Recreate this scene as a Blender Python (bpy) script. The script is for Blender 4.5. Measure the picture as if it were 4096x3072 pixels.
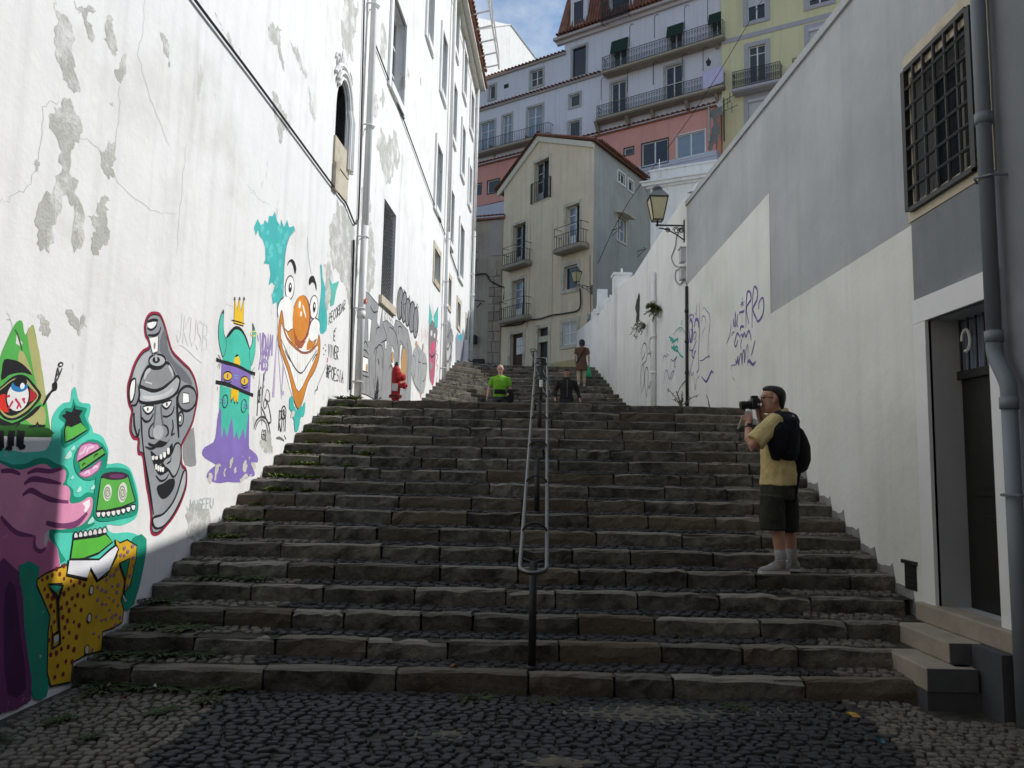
import bpy, bmesh, math, random
from mathutils import Vector, Matrix, geometry, noise
random.seed(7)
scene = bpy.context.scene
for o in list(bpy.data.objects): bpy.data.objects.remove(o)
COL = scene.collection

# ---------------------------------------------------------------- camera
F_PX, D_UP, ROLL = 3100.0, 28000.0, 0.0206        # photo is 4096 x 3072
CAM = Vector((0, 0, 1.6))
_up = Vector((ROLL*D_UP, D_UP, -F_PX)).normalized()
_fw = Vector((0, 0, -1)); _fh = (_fw - _up*_fw.dot(_up)).normalized(); _rt = _fh.cross(_up)
cam_d = bpy.data.cameras.new('camera'); cam = bpy.data.objects.new('camera', cam_d); COL.objects.link(cam)
cam_d.sensor_width = 36.0; cam_d.lens = F_PX/4096*36.0; cam_d.clip_start = 0.05; cam_d.clip_end = 3000
M = Matrix(((_rt.x, _rt.y, _rt.z, CAM.x), (_fh.x, _fh.y, _fh.z, CAM.y), (_up.x, _up.y, _up.z, CAM.z), (0, 0, 0, 1)))
cam.matrix_world = M
scene.camera = cam

# ---------------------------------------------------------------- sky, sun, exposure
SUN = Vector((1.0, 0.30, 0.90)).normalized()      # direction towards the sun
elev = math.asin(SUN.z); azim = math.atan2(SUN.x, SUN.y)
world = bpy.data.worlds.new('World'); scene.world = world; world.use_nodes = True
wn = world.node_tree.nodes; wl = world.node_tree.links; wn.clear()
w_out = wn.new('ShaderNodeOutputWorld'); w_bg = wn.new('ShaderNodeBackground'); sky = wn.new('ShaderNodeTexSky')
sky.sky_type = 'NISHITA'; sky.sun_disc = False; sky.sun_elevation = elev; sky.sun_rotation = azim
sky.air_density = 1.3; sky.dust_density = 0.6; sky.ozone_density = 2.0
tc = wn.new('ShaderNodeTexCoord'); mp = wn.new('ShaderNodeMapping'); mp.inputs['Scale'].default_value = (1, 1, 1.6)
n1 = wn.new('ShaderNodeTexNoise'); n1.inputs['Scale'].default_value = 7.0; n1.inputs['Detail'].default_value = 9; n1.inputs['Roughness'].default_value = 0.62
rmp = wn.new('ShaderNodeValToRGB'); rmp.color_ramp.elements[0].position = 0.43; rmp.color_ramp.elements[1].position = 0.70
rmp.color_ramp.elements[1].color = (0.75, 0.75, 0.75, 1)
mixc = wn.new('ShaderNodeMixRGB'); mixc.inputs['Color2'].default_value = (5.4, 5.7, 6.1, 1)
wl.new(tc.outputs['Generated'], mp.inputs['Vector']); wl.new(mp.outputs[0], n1.inputs['Vector']); wl.new(n1.outputs['Fac'], rmp.inputs[0])
wl.new(rmp.outputs[0], mixc.inputs['Fac']); wl.new(sky.outputs[0], mixc.inputs['Color1'])
wl.new(mixc.outputs[0], w_bg.inputs['Color']); w_bg.inputs['Strength'].default_value = 0.15
wl.new(w_bg.outputs[0], w_out.inputs['Surface'])
sd = bpy.data.lights.new('sun', 'SUN'); sd.energy = 3.7; sd.angle = math.radians(0.53); sd.color = (1.0, 0.97, 0.925)
so = bpy.data.objects.new('sun', sd); COL.objects.link(so); so.location = (30, 9, 26)
so.rotation_euler = SUN.to_track_quat('Z', 'Y').to_euler()
scene.view_settings.view_transform = 'Standard'; scene.view_settings.look = 'None'
scene.view_settings.gamma = 1.0; scene.view_settings.use_curve_mapping = False
scene.view_settings.exposure = -0.02
scene.render.engine = 'CYCLES'; scene.render.resolution_x = 1024; scene.render.resolution_y = 768
scene.cycles.max_bounces = 8; scene.cycles.diffuse_bounces = 5

# ---------------------------------------------------------------- pixel rays (4096 x 3072 photo pixels)
def ray(px, py):
    d = Vector((px-2048, 1536-py, -F_PX)); return Vector((d.dot(_rt), d.dot(_fh), d.dot(_up)))
def atY(px, py, Y):
    d = ray(px, py); return CAM + d*(Y/d.y)
def hit(px, py, P, n):
    d = ray(px, py); return CAM + d*((Vector(P)-CAM).dot(n)/d.dot(n))
Z = Vector((0, 0, 1))
def zoom(ox, oy, s): return lambda x, y: (ox+x/s, oy+y/s)

class Frame:
    """vertical plane: u along direction, v = height, o = outwards"""
    def __init__(s, P, U, flip=False):
        s.P = Vector((P[0], P[1], 0)); s.U = Vector((U[0], U[1], 0)).normalized(); s.N = s.U.cross(Z)
        if flip: s.N = -s.N
        s.flip = flip
    def pt(s, u, v, o=0.0): return s.P + s.U*u + Z*v + s.N*o
    def px(s, x, y, o=0.0):
        h = hit(x, y, s.P + s.N*o, s.N); return ((h-s.P).dot(s.U), h.z)
    def off(s, o): 
        f = Frame(s.P + s.N*o, s.U, s.flip); return f
def dirv(deg): return (math.sin(math.radians(deg)), math.cos(math.radians(deg)))

# ---------------------------------------------------------------- materials
MATS = {}
def s2l(c): return tuple(((x/255)/12.92 if x/255 <= .04045 else ((x/255+.055)/1.055)**2.4) for x in c)
def mat(name, col, rough=0.85, var=0.15, vs=3.0, bump=0.3, bs=25.0, metal=0.0, spec=0.35, col2=None, c2s=1.2, c2t=(0.5, 0.65), rnd=0.0, stretch=(1, 1, 1), bdist=0.02, streak=0.0, attr=None, worn_lit_top=None, tint=None, flake=None):
    if name in MATS: return MATS[name]
    m = bpy.data.materials.new(name); m.use_nodes = True; nt = m.node_tree; N = nt.nodes; L = nt.links
    b = N['Principled BSDF']; b.inputs['Roughness'].default_value = rough; b.inputs['Metallic'].default_value = metal
    b.inputs['Specular IOR Level'].default_value = spec
    t = N.new('ShaderNodeTexCoord'); mpn = N.new('ShaderNodeMapping'); mpn.inputs['Scale'].default_value = stretch
    L.new(t.outputs['Object'], mpn.inputs['Vector'])
    oi = N.new('ShaderNodeObjectInfo')
    if attr:
        a = N.new('ShaderNodeAttribute'); a.attribute_name = attr; cur = a.outputs['Color']
    else:
        r = N.new('ShaderNodeRGB'); r.outputs[0].default_value = (*col, 1); cur = r.outputs[0]
    def noise_tex(scale, detail=6, rough_=0.6):
        n = N.new('ShaderNodeTexNoise'); n.inputs['Scale'].default_value = scale; n.inputs['Detail'].default_value = detail
        n.inputs['Roughness'].default_value = rough_; L.new(mpn.outputs[0], n.inputs['Vector']); return n
    if col2 is not None:
        n = noise_tex(c2s, 8, 0.68); rp = N.new('ShaderNodeValToRGB'); rp.color_ramp.elements[0].position = c2t[0]; rp.color_ramp.elements[1].position = c2t[1]
        L.new(n.outputs['Fac'], rp.inputs[0]); mx = N.new('ShaderNodeMixRGB'); mx.inputs['Color2'].default_value = (*col2, 1)
        L.new(rp.outputs[0], mx.inputs['Fac']); L.new(cur, mx.inputs['Color1']); cur = mx.outputs[0]
    if streak:
        mp2 = N.new('ShaderNodeMapping'); mp2.inputs['Scale'].default_value = (3.5, 3.5, 0.16); L.new(t.outputs['Object'], mp2.inputs['Vector'])
        n = N.new('ShaderNodeTexNoise'); n.inputs['Scale'].default_value = 1.6; n.inputs['Detail'].default_value = 7; L.new(mp2.outputs[0], n.inputs['Vector'])
        rp = N.new('ShaderNodeMapRange'); rp.inputs['From Min'].default_value = 0.5; rp.inputs['From Max'].default_value = 0.75
        rp.inputs['To Min'].default_value = 1.0; rp.inputs['To Max'].default_value = 1.0-streak; L.new(n.outputs['Fac'], rp.inputs['Value'])
        mx = N.new('ShaderNodeMixRGB'); mx.blend_type = 'MULTIPLY'; mx.inputs['Fac'].default_value = 1
        L.new(cur, mx.inputs['Color1']); L.new(rp.outputs[0], mx.inputs['Color2']); cur = mx.outputs[0]
    if flake is not None:
        mp3 = N.new('ShaderNodeMapping'); mp3.inputs['Scale'].default_value = (1.6, 1.6, 0.55); L.new(t.outputs['Object'], mp3.inputs['Vector'])
        n = N.new('ShaderNodeTexNoise'); n.inputs['Scale'].default_value = flake[1]; n.inputs['Detail'].default_value = 11; n.inputs['Roughness'].default_value = 0.66; L.new(mp3.outputs[0], n.inputs['Vector'])
        rp = N.new('ShaderNodeValToRGB'); rp.color_ramp.elements[0].position = flake[2]; rp.color_ramp.elements[1].position = flake[2]+0.018; L.new(n.outputs['Fac'], rp.inputs[0])
        mx = N.new('ShaderNodeMixRGB'); mx.inputs['Color2'].default_value = (*flake[0], 1); L.new(rp.outputs[0], mx.inputs['Fac']); L.new(cur, mx.inputs['Color1']); cur = mx.outputs[0]
    if var:
        n = noise_tex(vs); rp = N.new('ShaderNodeMapRange'); rp.inputs['From Min'].default_value = 0.25; rp.inputs['From Max'].default_value = 0.75
        rp.inputs['To Min'].default_value = 1-var; rp.inputs['To Max'].default_value = 1+var; L.new(n.outputs['Fac'], rp.inputs['Value'])
        mx = N.new('ShaderNodeMixRGB'); mx.blend_type = 'MULTIPLY'; mx.inputs['Fac'].default_value = 1
        L.new(cur, mx.inputs['Color1']); L.new(rp.outputs[0], mx.inputs['Color2']); cur = mx.outputs[0]
    if worn_lit_top is not None:  # upward faces lightened: skylight on worn treads put into the colour
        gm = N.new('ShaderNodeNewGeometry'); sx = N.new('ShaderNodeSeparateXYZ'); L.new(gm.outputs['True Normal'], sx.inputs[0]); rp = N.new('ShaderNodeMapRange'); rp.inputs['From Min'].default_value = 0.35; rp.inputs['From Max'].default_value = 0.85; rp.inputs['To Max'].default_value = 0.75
        L.new(sx.outputs['Z'], rp.inputs['Value']); mx = N.new('ShaderNodeMixRGB'); mx.inputs['Color2'].default_value = (*worn_lit_top, 1); L.new(rp.outputs[0], mx.inputs['Fac']); L.new(cur, mx.inputs['Color1']); cur = mx.outputs[0]
    if tint is not None:
        mx = N.new('ShaderNodeMixRGB'); mx.inputs['Color2'].default_value = (*tint, 1); ml = N.new('ShaderNodeMath'); ml.operation = 'MULTIPLY'; ml.inputs[1].default_value = 7.31; fr = N.new('ShaderNodeMath'); fr.operation = 'FRACT'; pw = N.new('ShaderNodeMath'); pw.operation = 'POWER'; pw.inputs[1].default_value = 3.5
        L.new(oi.outputs['Random'], ml.inputs[0]); L.new(ml.outputs[0], fr.inputs[0]); L.new(fr.outputs[0], pw.inputs[0]); L.new(pw.outputs[0], mx.inputs['Fac']); L.new(cur, mx.inputs['Color1']); cur = mx.outputs[0]
    if rnd:
        rp = N.new('ShaderNodeMapRange'); rp.inputs['To Min'].default_value = 1-rnd; rp.inputs['To Max'].default_value = 1+rnd
        L.new(oi.outputs['Random'], rp.inputs['Value']); mx = N.new('ShaderNodeMixRGB'); mx.blend_type = 'MULTIPLY'; mx.inputs['Fac'].default_value = 1
        L.new(cur, mx.inputs['Color1']); L.new(rp.outputs[0], mx.inputs['Color2']); cur = mx.outputs[0]
    L.new(cur, b.inputs['Base Color'])
    if bump:
        n = noise_tex(bs, 8, 0.65); bp = N.new('ShaderNodeBump'); bp.inputs['Strength'].default_value = bump; bp.inputs['Distance'].default_value = bdist
        L.new(n.outputs['Fac'], bp.inputs['Height']); L.new(bp.outputs[0], b.inputs['Normal'])
    MATS[name] = m; return m

# ---------------------------------------------------------------- mesh builder
def orth(t):
    a = Vector((0, 0, 1)) if abs(t.z) < 0.9 else Vector((1, 0, 0))
    x = t.cross(a).normalized(); return x, t.cross(x).normalized()
def inside(p, poly):
    x, y = p; c = False; j = len(poly)-1
    for i in range(len(poly)):
        xi, yi = poly[i]; xj, yj = poly[j]
        if (yi > y) != (yj > y) and x < (xj-xi)*(y-yi)/(yj-yi)+xi: c = not c
        j = i
    return c
def fill(outline, holes=()):
    """constrained triangulation of an outline with holes, no overlapping faces"""
    vs = []; es = []
    for poly in [outline]+list(holes):
        b = len(vs); k = len(poly); vs += [Vector((q[0], q[1])) for q in poly]; es += [(b+i, b+(i+1) % k) for i in range(k)]
    r = geometry.delaunay_2d_cdt(vs, es, [], 0, 1e-6); ov = [(v.x, v.y) for v in r[0]]; out = []
    for t in r[2]:
        c = (sum(ov[i][0] for i in t)/len(t), sum(ov[i][1] for i in t)/len(t))
        if inside(c, outline) and not any(inside(c, h) for h in holes): out.append(tuple(t))
    return ov, out
class MB:
    def __init__(s): s.v = []; s.f = []; s.m = []; s.c = []
    def add(s, vs, fs, mi=0, col=None):
        b = len(s.v); s.v += [tuple(v) for v in vs]
        for f in fs: s.f.append(tuple(i+b for i in f)); s.m.append(mi); s.c.append(col)
        return s
    def hexa(s, p, mi=0, col=None):      # 8 points: bottom 4, top 4 in the same order
        return s.add(p, [(3, 2, 1, 0), (4, 5, 6, 7), (0, 1, 5, 4), (1, 2, 6, 5), (2, 3, 7, 6), (3, 0, 4, 7)], mi, col)
    def box(s, x0, x1, y0, y1, z0, z1, mi=0, col=None):
        return s.hexa([(x0, y0, z0), (x1, y0, z0), (x1, y1, z0), (x0, y1, z0), (x0, y0, z1), (x1, y0, z1), (x1, y1, z1), (x0, y1, z1)], mi, col)
    def fbox(s, F, u0, u1, v0, v1, o0, o1, mi=0, col=None):   # box in a frame
        P = lambda u, o, v: F.pt(u, v, o)
        return s.hexa([P(u0, o0, v0), P(u1, o0, v0), P(u1, o1, v0), P(u0, o1, v0), P(u0, o0, v1), P(u1, o0, v1), P(u1, o1, v1), P(u0, o1, v1)], mi, col)
    def tube(s, pts, r, n=8, mi=0, col=None, closed=False, caps=True):
        pts = [Vector(p) for p in pts]; k = len(pts); b = len(s.v); x = None
        rs = r if isinstance(r, (list, tuple)) else [r]*k
        for i, p in enumerate(pts):
            t = (pts[(i+1) % k]-pts[i-1]) if closed else (pts[min(i+1, k-1)]-pts[max(i-1, 0)])
            t = t.normalized() if t.length > 1e-9 else Vector((0, 0, 1))
            if x is None: x, y = orth(t)
            else:
                x = (x-t*x.dot(t)); x = x.normalized() if x.length > 1e-6 else orth(t)[0]; y = t.cross(x)
            rr = rs[i]; ra, rb = rr if isinstance(rr, tuple) else (rr, rr)
            for j in range(n):
                a = 2*math.pi*j/n; s.v.append(tuple(p+x*math.cos(a)*ra+y*math.sin(a)*rb))
        for i in range(k if closed else k-1):
            for j in range(n):
                a = b+i*n+j; a2 = b+i*n+(j+1) % n; c = b+((i+1) % k)*n+j; c2 = b+((i+1) % k)*n+(j+1) % n
                s.f.append((a, a2, c2, c)); s.m.append(mi); s.c.append(col)
        if caps and not closed:
            s.f.append(tuple(b+j for j in range(n-1, -1, -1))); s.f.append(tuple(b+(k-1)*n+j for j in range(n))); s.m += [mi, mi]; s.c += [col, col]
        return s
    def loft(s, rings, mi=0, col=None):   # rings: list of equal-length point lists, closed with caps
        n = len(rings[0]); b = len(s.v)
        for r in rings: s.v += [tuple(p) for p in r]
        for i in range(len(rings)-1):
            for j in range(n):
                s.f.append((b+i*n+j, b+i*n+(j+1) % n, b+(i+1)*n+(j+1) % n, b+(i+1)*n+j)); s.m.append(mi); s.c.append(col)
        s.f.append(tuple(b+j for j in range(n-1, -1, -1))); s.f.append(tuple(b+(len(rings)-1)*n+j for j in range(n))); s.m += [mi, mi]; s.c += [col, col]
        return s
    def ball(s, c, r, mi=0, n=10, k=7, rot=None, col=None):
        c = Vector(c); R = r if isinstance(r, (tuple, list)) else (r, r, r); rings = []
        for i in range(1, k):
            th = math.pi*i/k; rg = []
            for j in range(n):
                a = 2*math.pi*j/n; p = Vector((R[0]*math.sin(th)*math.cos(a), R[1]*math.sin(th)*math.sin(a), -R[2]*math.cos(th)))
                rg.append(c+(rot @ p if rot else p))
            rings.append(rg)
        b0 = c+(rot @ Vector((0, 0, -R[2])) if rot else Vector((0, 0, -R[2]))); b1 = c+(rot @ Vector((0, 0, R[2])) if rot else Vector((0, 0, R[2])))
        s.loft(rings, mi, col); return s
    def lathe(s, prof, c, n=12, mi=0, axis=None, col=None):
        c = Vector(c); ax = Vector(axis).normalized() if axis else Vector((0, 0, 1)); x, y = orth(ax)
        return s.loft([[c+ax*h+x*(r*math.cos(2*math.pi*j/n))+y*(r*math.sin(2*math.pi*j/n)) for j in range(n)] for r, h in prof], mi, col)
    def wall(s, F, outline, holes=(), depth=0.25, mi=0, mi_reveal=None, o=0.0):
        """flat wall with rectangular/polygonal holes, reveals going inwards"""
        vs, tris = fill(outline, holes)
        w = (lambda t: tuple(reversed(t))) if F.flip else tuple
        s.add([F.pt(u, v, o) for u, v in vs], [w(t) for t in tris], mi)
        for h in holes:
            k = len(h)
            for i in range(k):
                a, b2 = h[i], h[(i+1) % k]
                s.add([F.pt(*a, o), F.pt(*b2, o), F.pt(*b2, o-depth), F.pt(*a, o-depth)], [w((0, 1, 2, 3))], mi if mi_reveal is None else mi_reveal)
        return s
    def build(s, name, mats, parent=None, smooth=False, kind=None, label=None, bevel=0.0, fixn=True):
        me = bpy.data.meshes.new(name); me.from_pydata(s.v, [], s.f)
        for m in (mats if isinstance(mats, (list, tuple)) else [mats]): me.materials.append(m)
        if any(s.m): me.polygons.foreach_set('material_index', s.m)
        if any(c is not None for c in s.c):
            ca = me.color_attributes.new('Col', 'FLOAT_COLOR', 'CORNER'); data = []
            for f, c in zip(s.f, s.c): data += [*(c or (1, 1, 1)), 1.0]*len(f)
            ca.data.foreach_set('color', data)
        if smooth: me.polygons.foreach_set('use_smooth', [True]*len(me.polygons))
        me.update()
        if not any(c is not None for c in s.c) or True:
            bm = bmesh.new(); bm.from_mesh(me)
            if not any(e.is_boundary for e in bm.edges): bmesh.ops.recalc_face_normals(bm, faces=bm.faces[:]); bm.to_mesh(me)
            bm.free()
        o = bpy.data.objects.new(name, me); COL.objects.link(o)
        if parent is not None:
            o.parent = parent
            o.matrix_parent_inverse = WM[parent.name].inverted() if parent.name in WM else Matrix()
        if kind: o['kind'] = kind
        if label: o['label'] = label
        if bevel:
            bm = o.modifiers.new('bevel', 'BEVEL'); bm.width = bevel; bm.segments = 2; bm.limit_method = 'ANGLE'
        return o
WM = {}
def thing(name, label, cat, loc=(0, 0, 0), group=None):
    o = bpy.data.objects.new(name, None); COL.objects.link(o); o.location = loc; o.empty_display_size = 0.1
    o['label'] = label; o['category'] = cat
    if group: o['group'] = group
    WM[o.name] = Matrix.Translation(Vector(loc)); return o
def tag(o, label, cat, group=None):
    o['label'] = label; o['category'] = cat
    if group: o['group'] = group
    return o
def rectuv(u0, u1, v0, v1): return [(u0, v0), (u1, v0), (u1, v1), (u0, v1)]
def cr(pts, n=6, closed=False):         # Catmull-Rom smoothing of 2-D points
    k = len(pts); out = []
    if k < 3: return list(pts)
    g = lambda i: pts[i % k] if closed else pts[max(0, min(k-1, i))]
    for i in range(k if closed else k-1):
        p0, p1, p2, p3 = g(i-1), g(i), g(i+1), g(i+2)
        for j in range(n):
            t = j/n; t2 = t*t; t3 = t2*t
            out.append(tuple(0.5*((2*p1[q])+(-p0[q]+p2[q])*t+(2*p0[q]-5*p1[q]+4*p2[q]-p3[q])*t2+(-p0[q]+3*p1[q]-3*p2[q]+p3[q])*t3) for q in range(len(p1))))
    if not closed: out.append(pts[-1])
    return out
# ---------------------------------------------------------------- palette
WHITE = mat('white_plaster', (0.82, 0.82, 0.81), 0.9, 0.05, 2.0, 0.25, 14, col2=(0.66, 0.66, 0.62), c2s=0.9, c2t=(0.52, 0.78), streak=0.12, flake=((0.60, 0.60, 0.565), 1.15, 0.635))
CREAMPLASTER = mat('cream_plaster', (0.80, 0.80, 0.755), 0.9, 0.06, 1.5, 0.25, 14, col2=(0.64, 0.635, 0.58), c2s=0.55, c2t=(0.46, 0.8), streak=0.08, flake=((0.62, 0.61, 0.56), 1.6, 0.70))  # cream paint of the right-hand wall
GREY = mat('grey_plaster', (0.47, 0.485, 0.49), 0.9, 0.07, 1.6, 0.25, 14, col2=(0.35, 0.37, 0.39), c2s=0.45, c2t=(0.40, 0.72), streak=0.10)
OLDPLASTER = mat('bare_plaster', (0.50, 0.50, 0.465), 0.95, 0.14, 5, 0.5, 40, col2=(0.74, 0.74, 0.72), c2s=4.5, c2t=(0.48, 0.62))
STONE = mat('step_stone', (0.138, 0.128, 0.104), 0.85, 0.5, 11, 1.0, 16, col2=(0.028, 0.026, 0.020), c2s=3.4, c2t=(0.44, 0.64), rnd=0.32, bdist=0.035, worn_lit_top=(0.215, 0.20, 0.165), tint=(0.105, 0.083, 0.055))  # tread tops carry painted skylight on the footworn stone
LIME = mat('limestone', (0.34, 0.295, 0.235), 0.8, 0.16, 6, 0.4, 30, col2=(0.33, 0.28, 0.22), c2s=2.2, c2t=(0.5, 0.72))
COBD = mat('basalt_cobble', (0.028, 0.028, 0.030), 0.62, 0.25, 12, 0.5, 45, col2=(0.035, 0.035, 0.034), c2s=5, rnd=0.35, attr=None)
COBL = mat('limestone_cobble', (0.135, 0.12, 0.095), 0.7, 0.25, 12, 0.5, 45, col2=(0.13, 0.12, 0.095), c2s=4, rnd=0.30)
SOIL = mat('joint_soil', (0.062, 0.056, 0.045), 0.95, 0.35, 9, 0.8, 40, col2=(0.030, 0.035, 0.018), c2s=3, c2t=(0.5, 0.6))
IRON = mat('black_iron', (0.018, 0.018, 0.018), 0.5, 0.2, 20, 0.15, 60, metal=0.0, spec=0.45)
STEEL = mat('brushed_steel', (0.15, 0.15, 0.148), 0.38, 0.12, 12, 0.05, 60, metal=1.0)
GLASS = mat('window_glass', (0.022, 0.026, 0.034), 0.08, 0.1, 2, 0.03, 3, spec=0.6)
BLUEGLASS = mat('curtained_glass', (0.22, 0.26, 0.34), 0.12, 0.15, 3, 0.03, 3, spec=0.6)
PANEWHITE = mat('white_frame_paint', (0.72, 0.72, 0.70), 0.55, 0.05, 6, 0.05, 40)
FRAMESTONE = mat('grey_surround_stone', (0.42, 0.42, 0.42), 0.85, 0.10, 4, 0.25, 30, col2=(0.32, 0.32, 0.31), c2s=1.5)
CREAMSTONE = mat('cream_surround_stone', (0.55, 0.49, 0.38), 0.85, 0.14, 5, 0.3, 28, col2=(0.38, 0.32, 0.24), c2s=1.6)
DARKWOOD = mat('dark_door_wood', (0.016, 0.015, 0.014), 0.45, 0.25, 6, 0.2, 30, stretch=(6, 6, 0.6))
PIPEWHITE = mat('white_drainpipe', (0.72, 0.72, 0.70), 0.5, 0.08, 3, 0.05, 30, col2=(0.50, 0.47, 0.42), c2s=1.2, c2t=(0.55, 0.75))
PIPEGREY = mat('grey_drainpipe', (0.19, 0.22, 0.245), 0.5, 0.08, 3, 0.05, 30)
TILE = mat('roof_tile', (0.27, 0.115, 0.075), 0.85, 0.30, 5, 0.3, 30, col2=(0.13, 0.075, 0.055), c2s=2.5, c2t=(0.45, 0.65), rnd=0.25)
CABLE = mat('black_cable', (0.022, 0.022, 0.024), 0.6, 0.1, 10, 0)
GRASS = mat('weed_green', (0.13, 0.19, 0.035), 0.7, 0.35, 9, 0, rnd=0.2)
PAINT = mat('spray_paint', (1, 1, 1), 0.85, 0.16, 3.2, 0.15, 22, attr='Col', col2=(0.70, 0.70, 0.67), c2s=7.0, c2t=(0.66, 0.74))
PLAINP = mat('coloured_surface', (1, 1, 1), 0.8, 0.08, 4, 0.1, 30, attr='Col')

# ---------------------------------------------------------------- levels
H, T, Y1 = 0.144, 0.336, 5.76
NS = 18
def xl(Y): return -3.49+0.066*Y
XR = 3.48
LAND_Z = NS*H
Y_TOP = Y1+T*(NS-1)
def yr2(i): return 20.6+i*0.15/0.43
def yl2(i): return 17.1+i*0.15/0.31
N2 = 17
def line2(i, x):                        # plan line of step i of the upper flight, bowed forward along the left wall
    t = max(0.0, min(1.0, (x+0.5)/-1.9)); t = t*t*(3-2*t)
    return yr2(i)*(1-t)+yl2(i)*t
def xr2(Y): return XR if Y < 22 else max(2.75, XR-0.155*(Y-22))
TOP_Z = LAND_Z+0.15*N2

# ---------------------------------------------------------------- ground
g = MB(); g.add([(-900, -900, -0.35), (900, -900, -0.35), (900, 900, -0.35), (-900, 900, -0.35)], [(0, 1, 2, 3)])
ground = g.build('ground', SOIL); ground['kind'] = 'structure'
# lower street: bedding sheet plus cobbles
street = MB()
nx, ny = 60, 60
vs = []
def gz(x, y): return -0.012+0.02*noise.noise((x*0.7, y*0.7, 1.3))
for j in range(ny+1):
    for i in range(nx+1):
        x = -14+28*i/nx; y = -12+(Y1+0.1+12)*j/ny; vs.append((x, y, gz(x, y)))
street.add(vs, [(j*(nx+1)+i, j*(nx+1)+i+1, (j+1)*(nx+1)+i+1, (j+1)*(nx+1)+i) for j in range(ny) for i in range(nx)])
street_o = street.build('street', SOIL, smooth=True); street_o['kind'] = 'structure'
def cobble_pts(sx, sy, h, n=6):
    n = random.choice((4, 5, 5, 6)); a0 = random.uniform(0, 1.05); low = []; mid = []; top = []
    for j in range(n):
        a = a0+2*math.pi*j/n; k = random.uniform(0.86, 1.12)
        # squarish outline
        c, s_ = math.cos(a), math.sin(a); q = 1/max(abs(c), abs(s_))**0.55
        low.append((c*q*k*sx*0.5, s_*q*k*sy*0.5, -0.03)); mid.append((c*q*k*sx*0.485, s_*q*k*sy*0.485, h*0.55)); top.append((c*q*k*sx*0.41, s_*q*k*sy*0.41, h*random.uniform(.85, 1.1)))
    return low, mid, top
def add_cobble(mb, x, y, z, sx, sy, h, mi, col=None):
    lo, mi_, tp = cobble_pts(sx, sy, h); n = len(lo); tx, ty = random.gauss(0, 0.05), random.gauss(0, 0.05); yaw = random.gauss(0, 0.12); c, s_ = math.cos(yaw), math.sin(yaw)
    P = lambda p: (x+p[0]*c-p[1]*s_, y+p[0]*s_+p[1]*c, z+p[2]+(p[0]*tx+p[1]*ty if p[2] > 0 else 0))
    b = [P(p) for p in lo+mi_+tp]
    fs = [(j, (j+1) % n, n+(j+1) % n, n+j) for j in range(n)]+[(n+j, n+(j+1) % n, 2*n+(j+1) % n, 2*n+j) for j in range(n)]+[tuple(range(2*n, 3*n))]
    mb.add(b, fs, mi, col)
spots = []
y = 3.55; row = 0
while y < Y1-0.02:
    x = xl(y)+0.04+random.uniform(0, 0.05)
    while x < 3.9:
        light = x < -1.97 or x > 2.38-0.06*(5.7-y)
        w = random.uniform(0.052, 0.085) if light else random.uniform(0.058, 0.115)
        dpt = 0.062 if light else 0.066
        if not (x > 2.85 and y > 5.33): spots.append((x+w/2, y+random.gauss(0, 0.008), w*0.97, dpt, light))
        x += w+0.004
    y += 0.060; row += 1
near = sorted([s_ for s_ in spots if s_[1] > 4.05], key=lambda s_: s_[1]+abs(s_[0])*0.02)[:300]
nearset = set(id(s_) for s_ in near)
rest = MB()
for s_ in spots:
    x, y, w, d, light = s_
    zc = gz(x, y)+random.uniform(0, 0.006)
    if id(s_) in nearset:
        m1 = MB(); add_cobble(m1, 0, 0, 0, w, d, 0.017, 0)
        o = m1.build('cobble', COBL if light else COBD, street_o); o.location = (x, y, zc)
    elif random.random() > 0.03: add_cobble(rest, x, y, zc, w, d, 0.017, 0 if light else 1)
COBLv = mat('limestone_cobble_field', (0.145, 0.13, 0.105), 0.7, 0.45, 9, 0.5, 45, col2=(0.11, 0.10, 0.08), c2s=6)
COBDv = mat('basalt_cobble_field', (0.030, 0.030, 0.032), 0.62, 0.45, 9, 0.5, 45, col2=(0.035, 0.035, 0.033), c2s=6)
rest.build('cobbles', [COBLv, COBDv], street_o, kind='stuff')
for cx, cy, rx, ry in ((0.95, 5.42, 0.62, 0.20), (2.0, 5.5, 0.5, 0.12), (-0.4, 4.9, 0.25, 0.10), (0.3, 4.5, 0.2, 0.08)):
    sp = MB(); n = 26; vs = [(cx, cy, 0.004)]+[(cx+rx*math.cos(a)*(1+0.5*noise.noise((a*1.7, cx, 3))), cy+ry*math.sin(a)*(1+0.6*noise.noise((a*1.9, cy, 7))), -0.004) for a in [2*math.pi*k/n for k in range(n)]]
    sp.add(vs, [(0, 1+k, 1+(k+1) % n) for k in range(n)]); sp.build('sand_patch', mat('sand_in_joints', (0.135, 0.12, 0.09), 0.95, 0.3, 14, 0.6, 60), street_o)

# ---------------------------------------------------------------- stairs
bed = MB()
for i in range(1, NS+1):
    yb = Y1+T*i if i < NS else 22.0; ya = Y1+T*(i-1)+0.02; z = H*i
    z1 = z+0.012 if i < NS else z+0.03
    n = 24
    for k in range(n):
        xa = -3.6+7.2*k/n; xb = -3.6+7.2*(k+1)/n
        bed.add([(xa, ya, z-0.012), (xb, ya, z-0.012), (xb, yb+0.06, z1-0.008), (xa, yb+0.06, z1-0.008)], [(0, 1, 2, 3)])
for i in range(1, NS+1): ya = Y1+T*(i-1)+0.09; bed.add([(-3.6, ya, H*(i-1)-0.1), (3.6, ya, H*(i-1)-0.1), (3.6, ya, H*i-0.012), (-3.6, ya, H*i-0.012)], [(0, 1, 2, 3)])
bed.add([(-3.7, Y1+0.05, -0.3), (3.7, Y1+0.05, -0.3), (3.7, 12, -0.3), (-3.7, 12, -0.3)], [(0, 1, 2, 3)])
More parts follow.
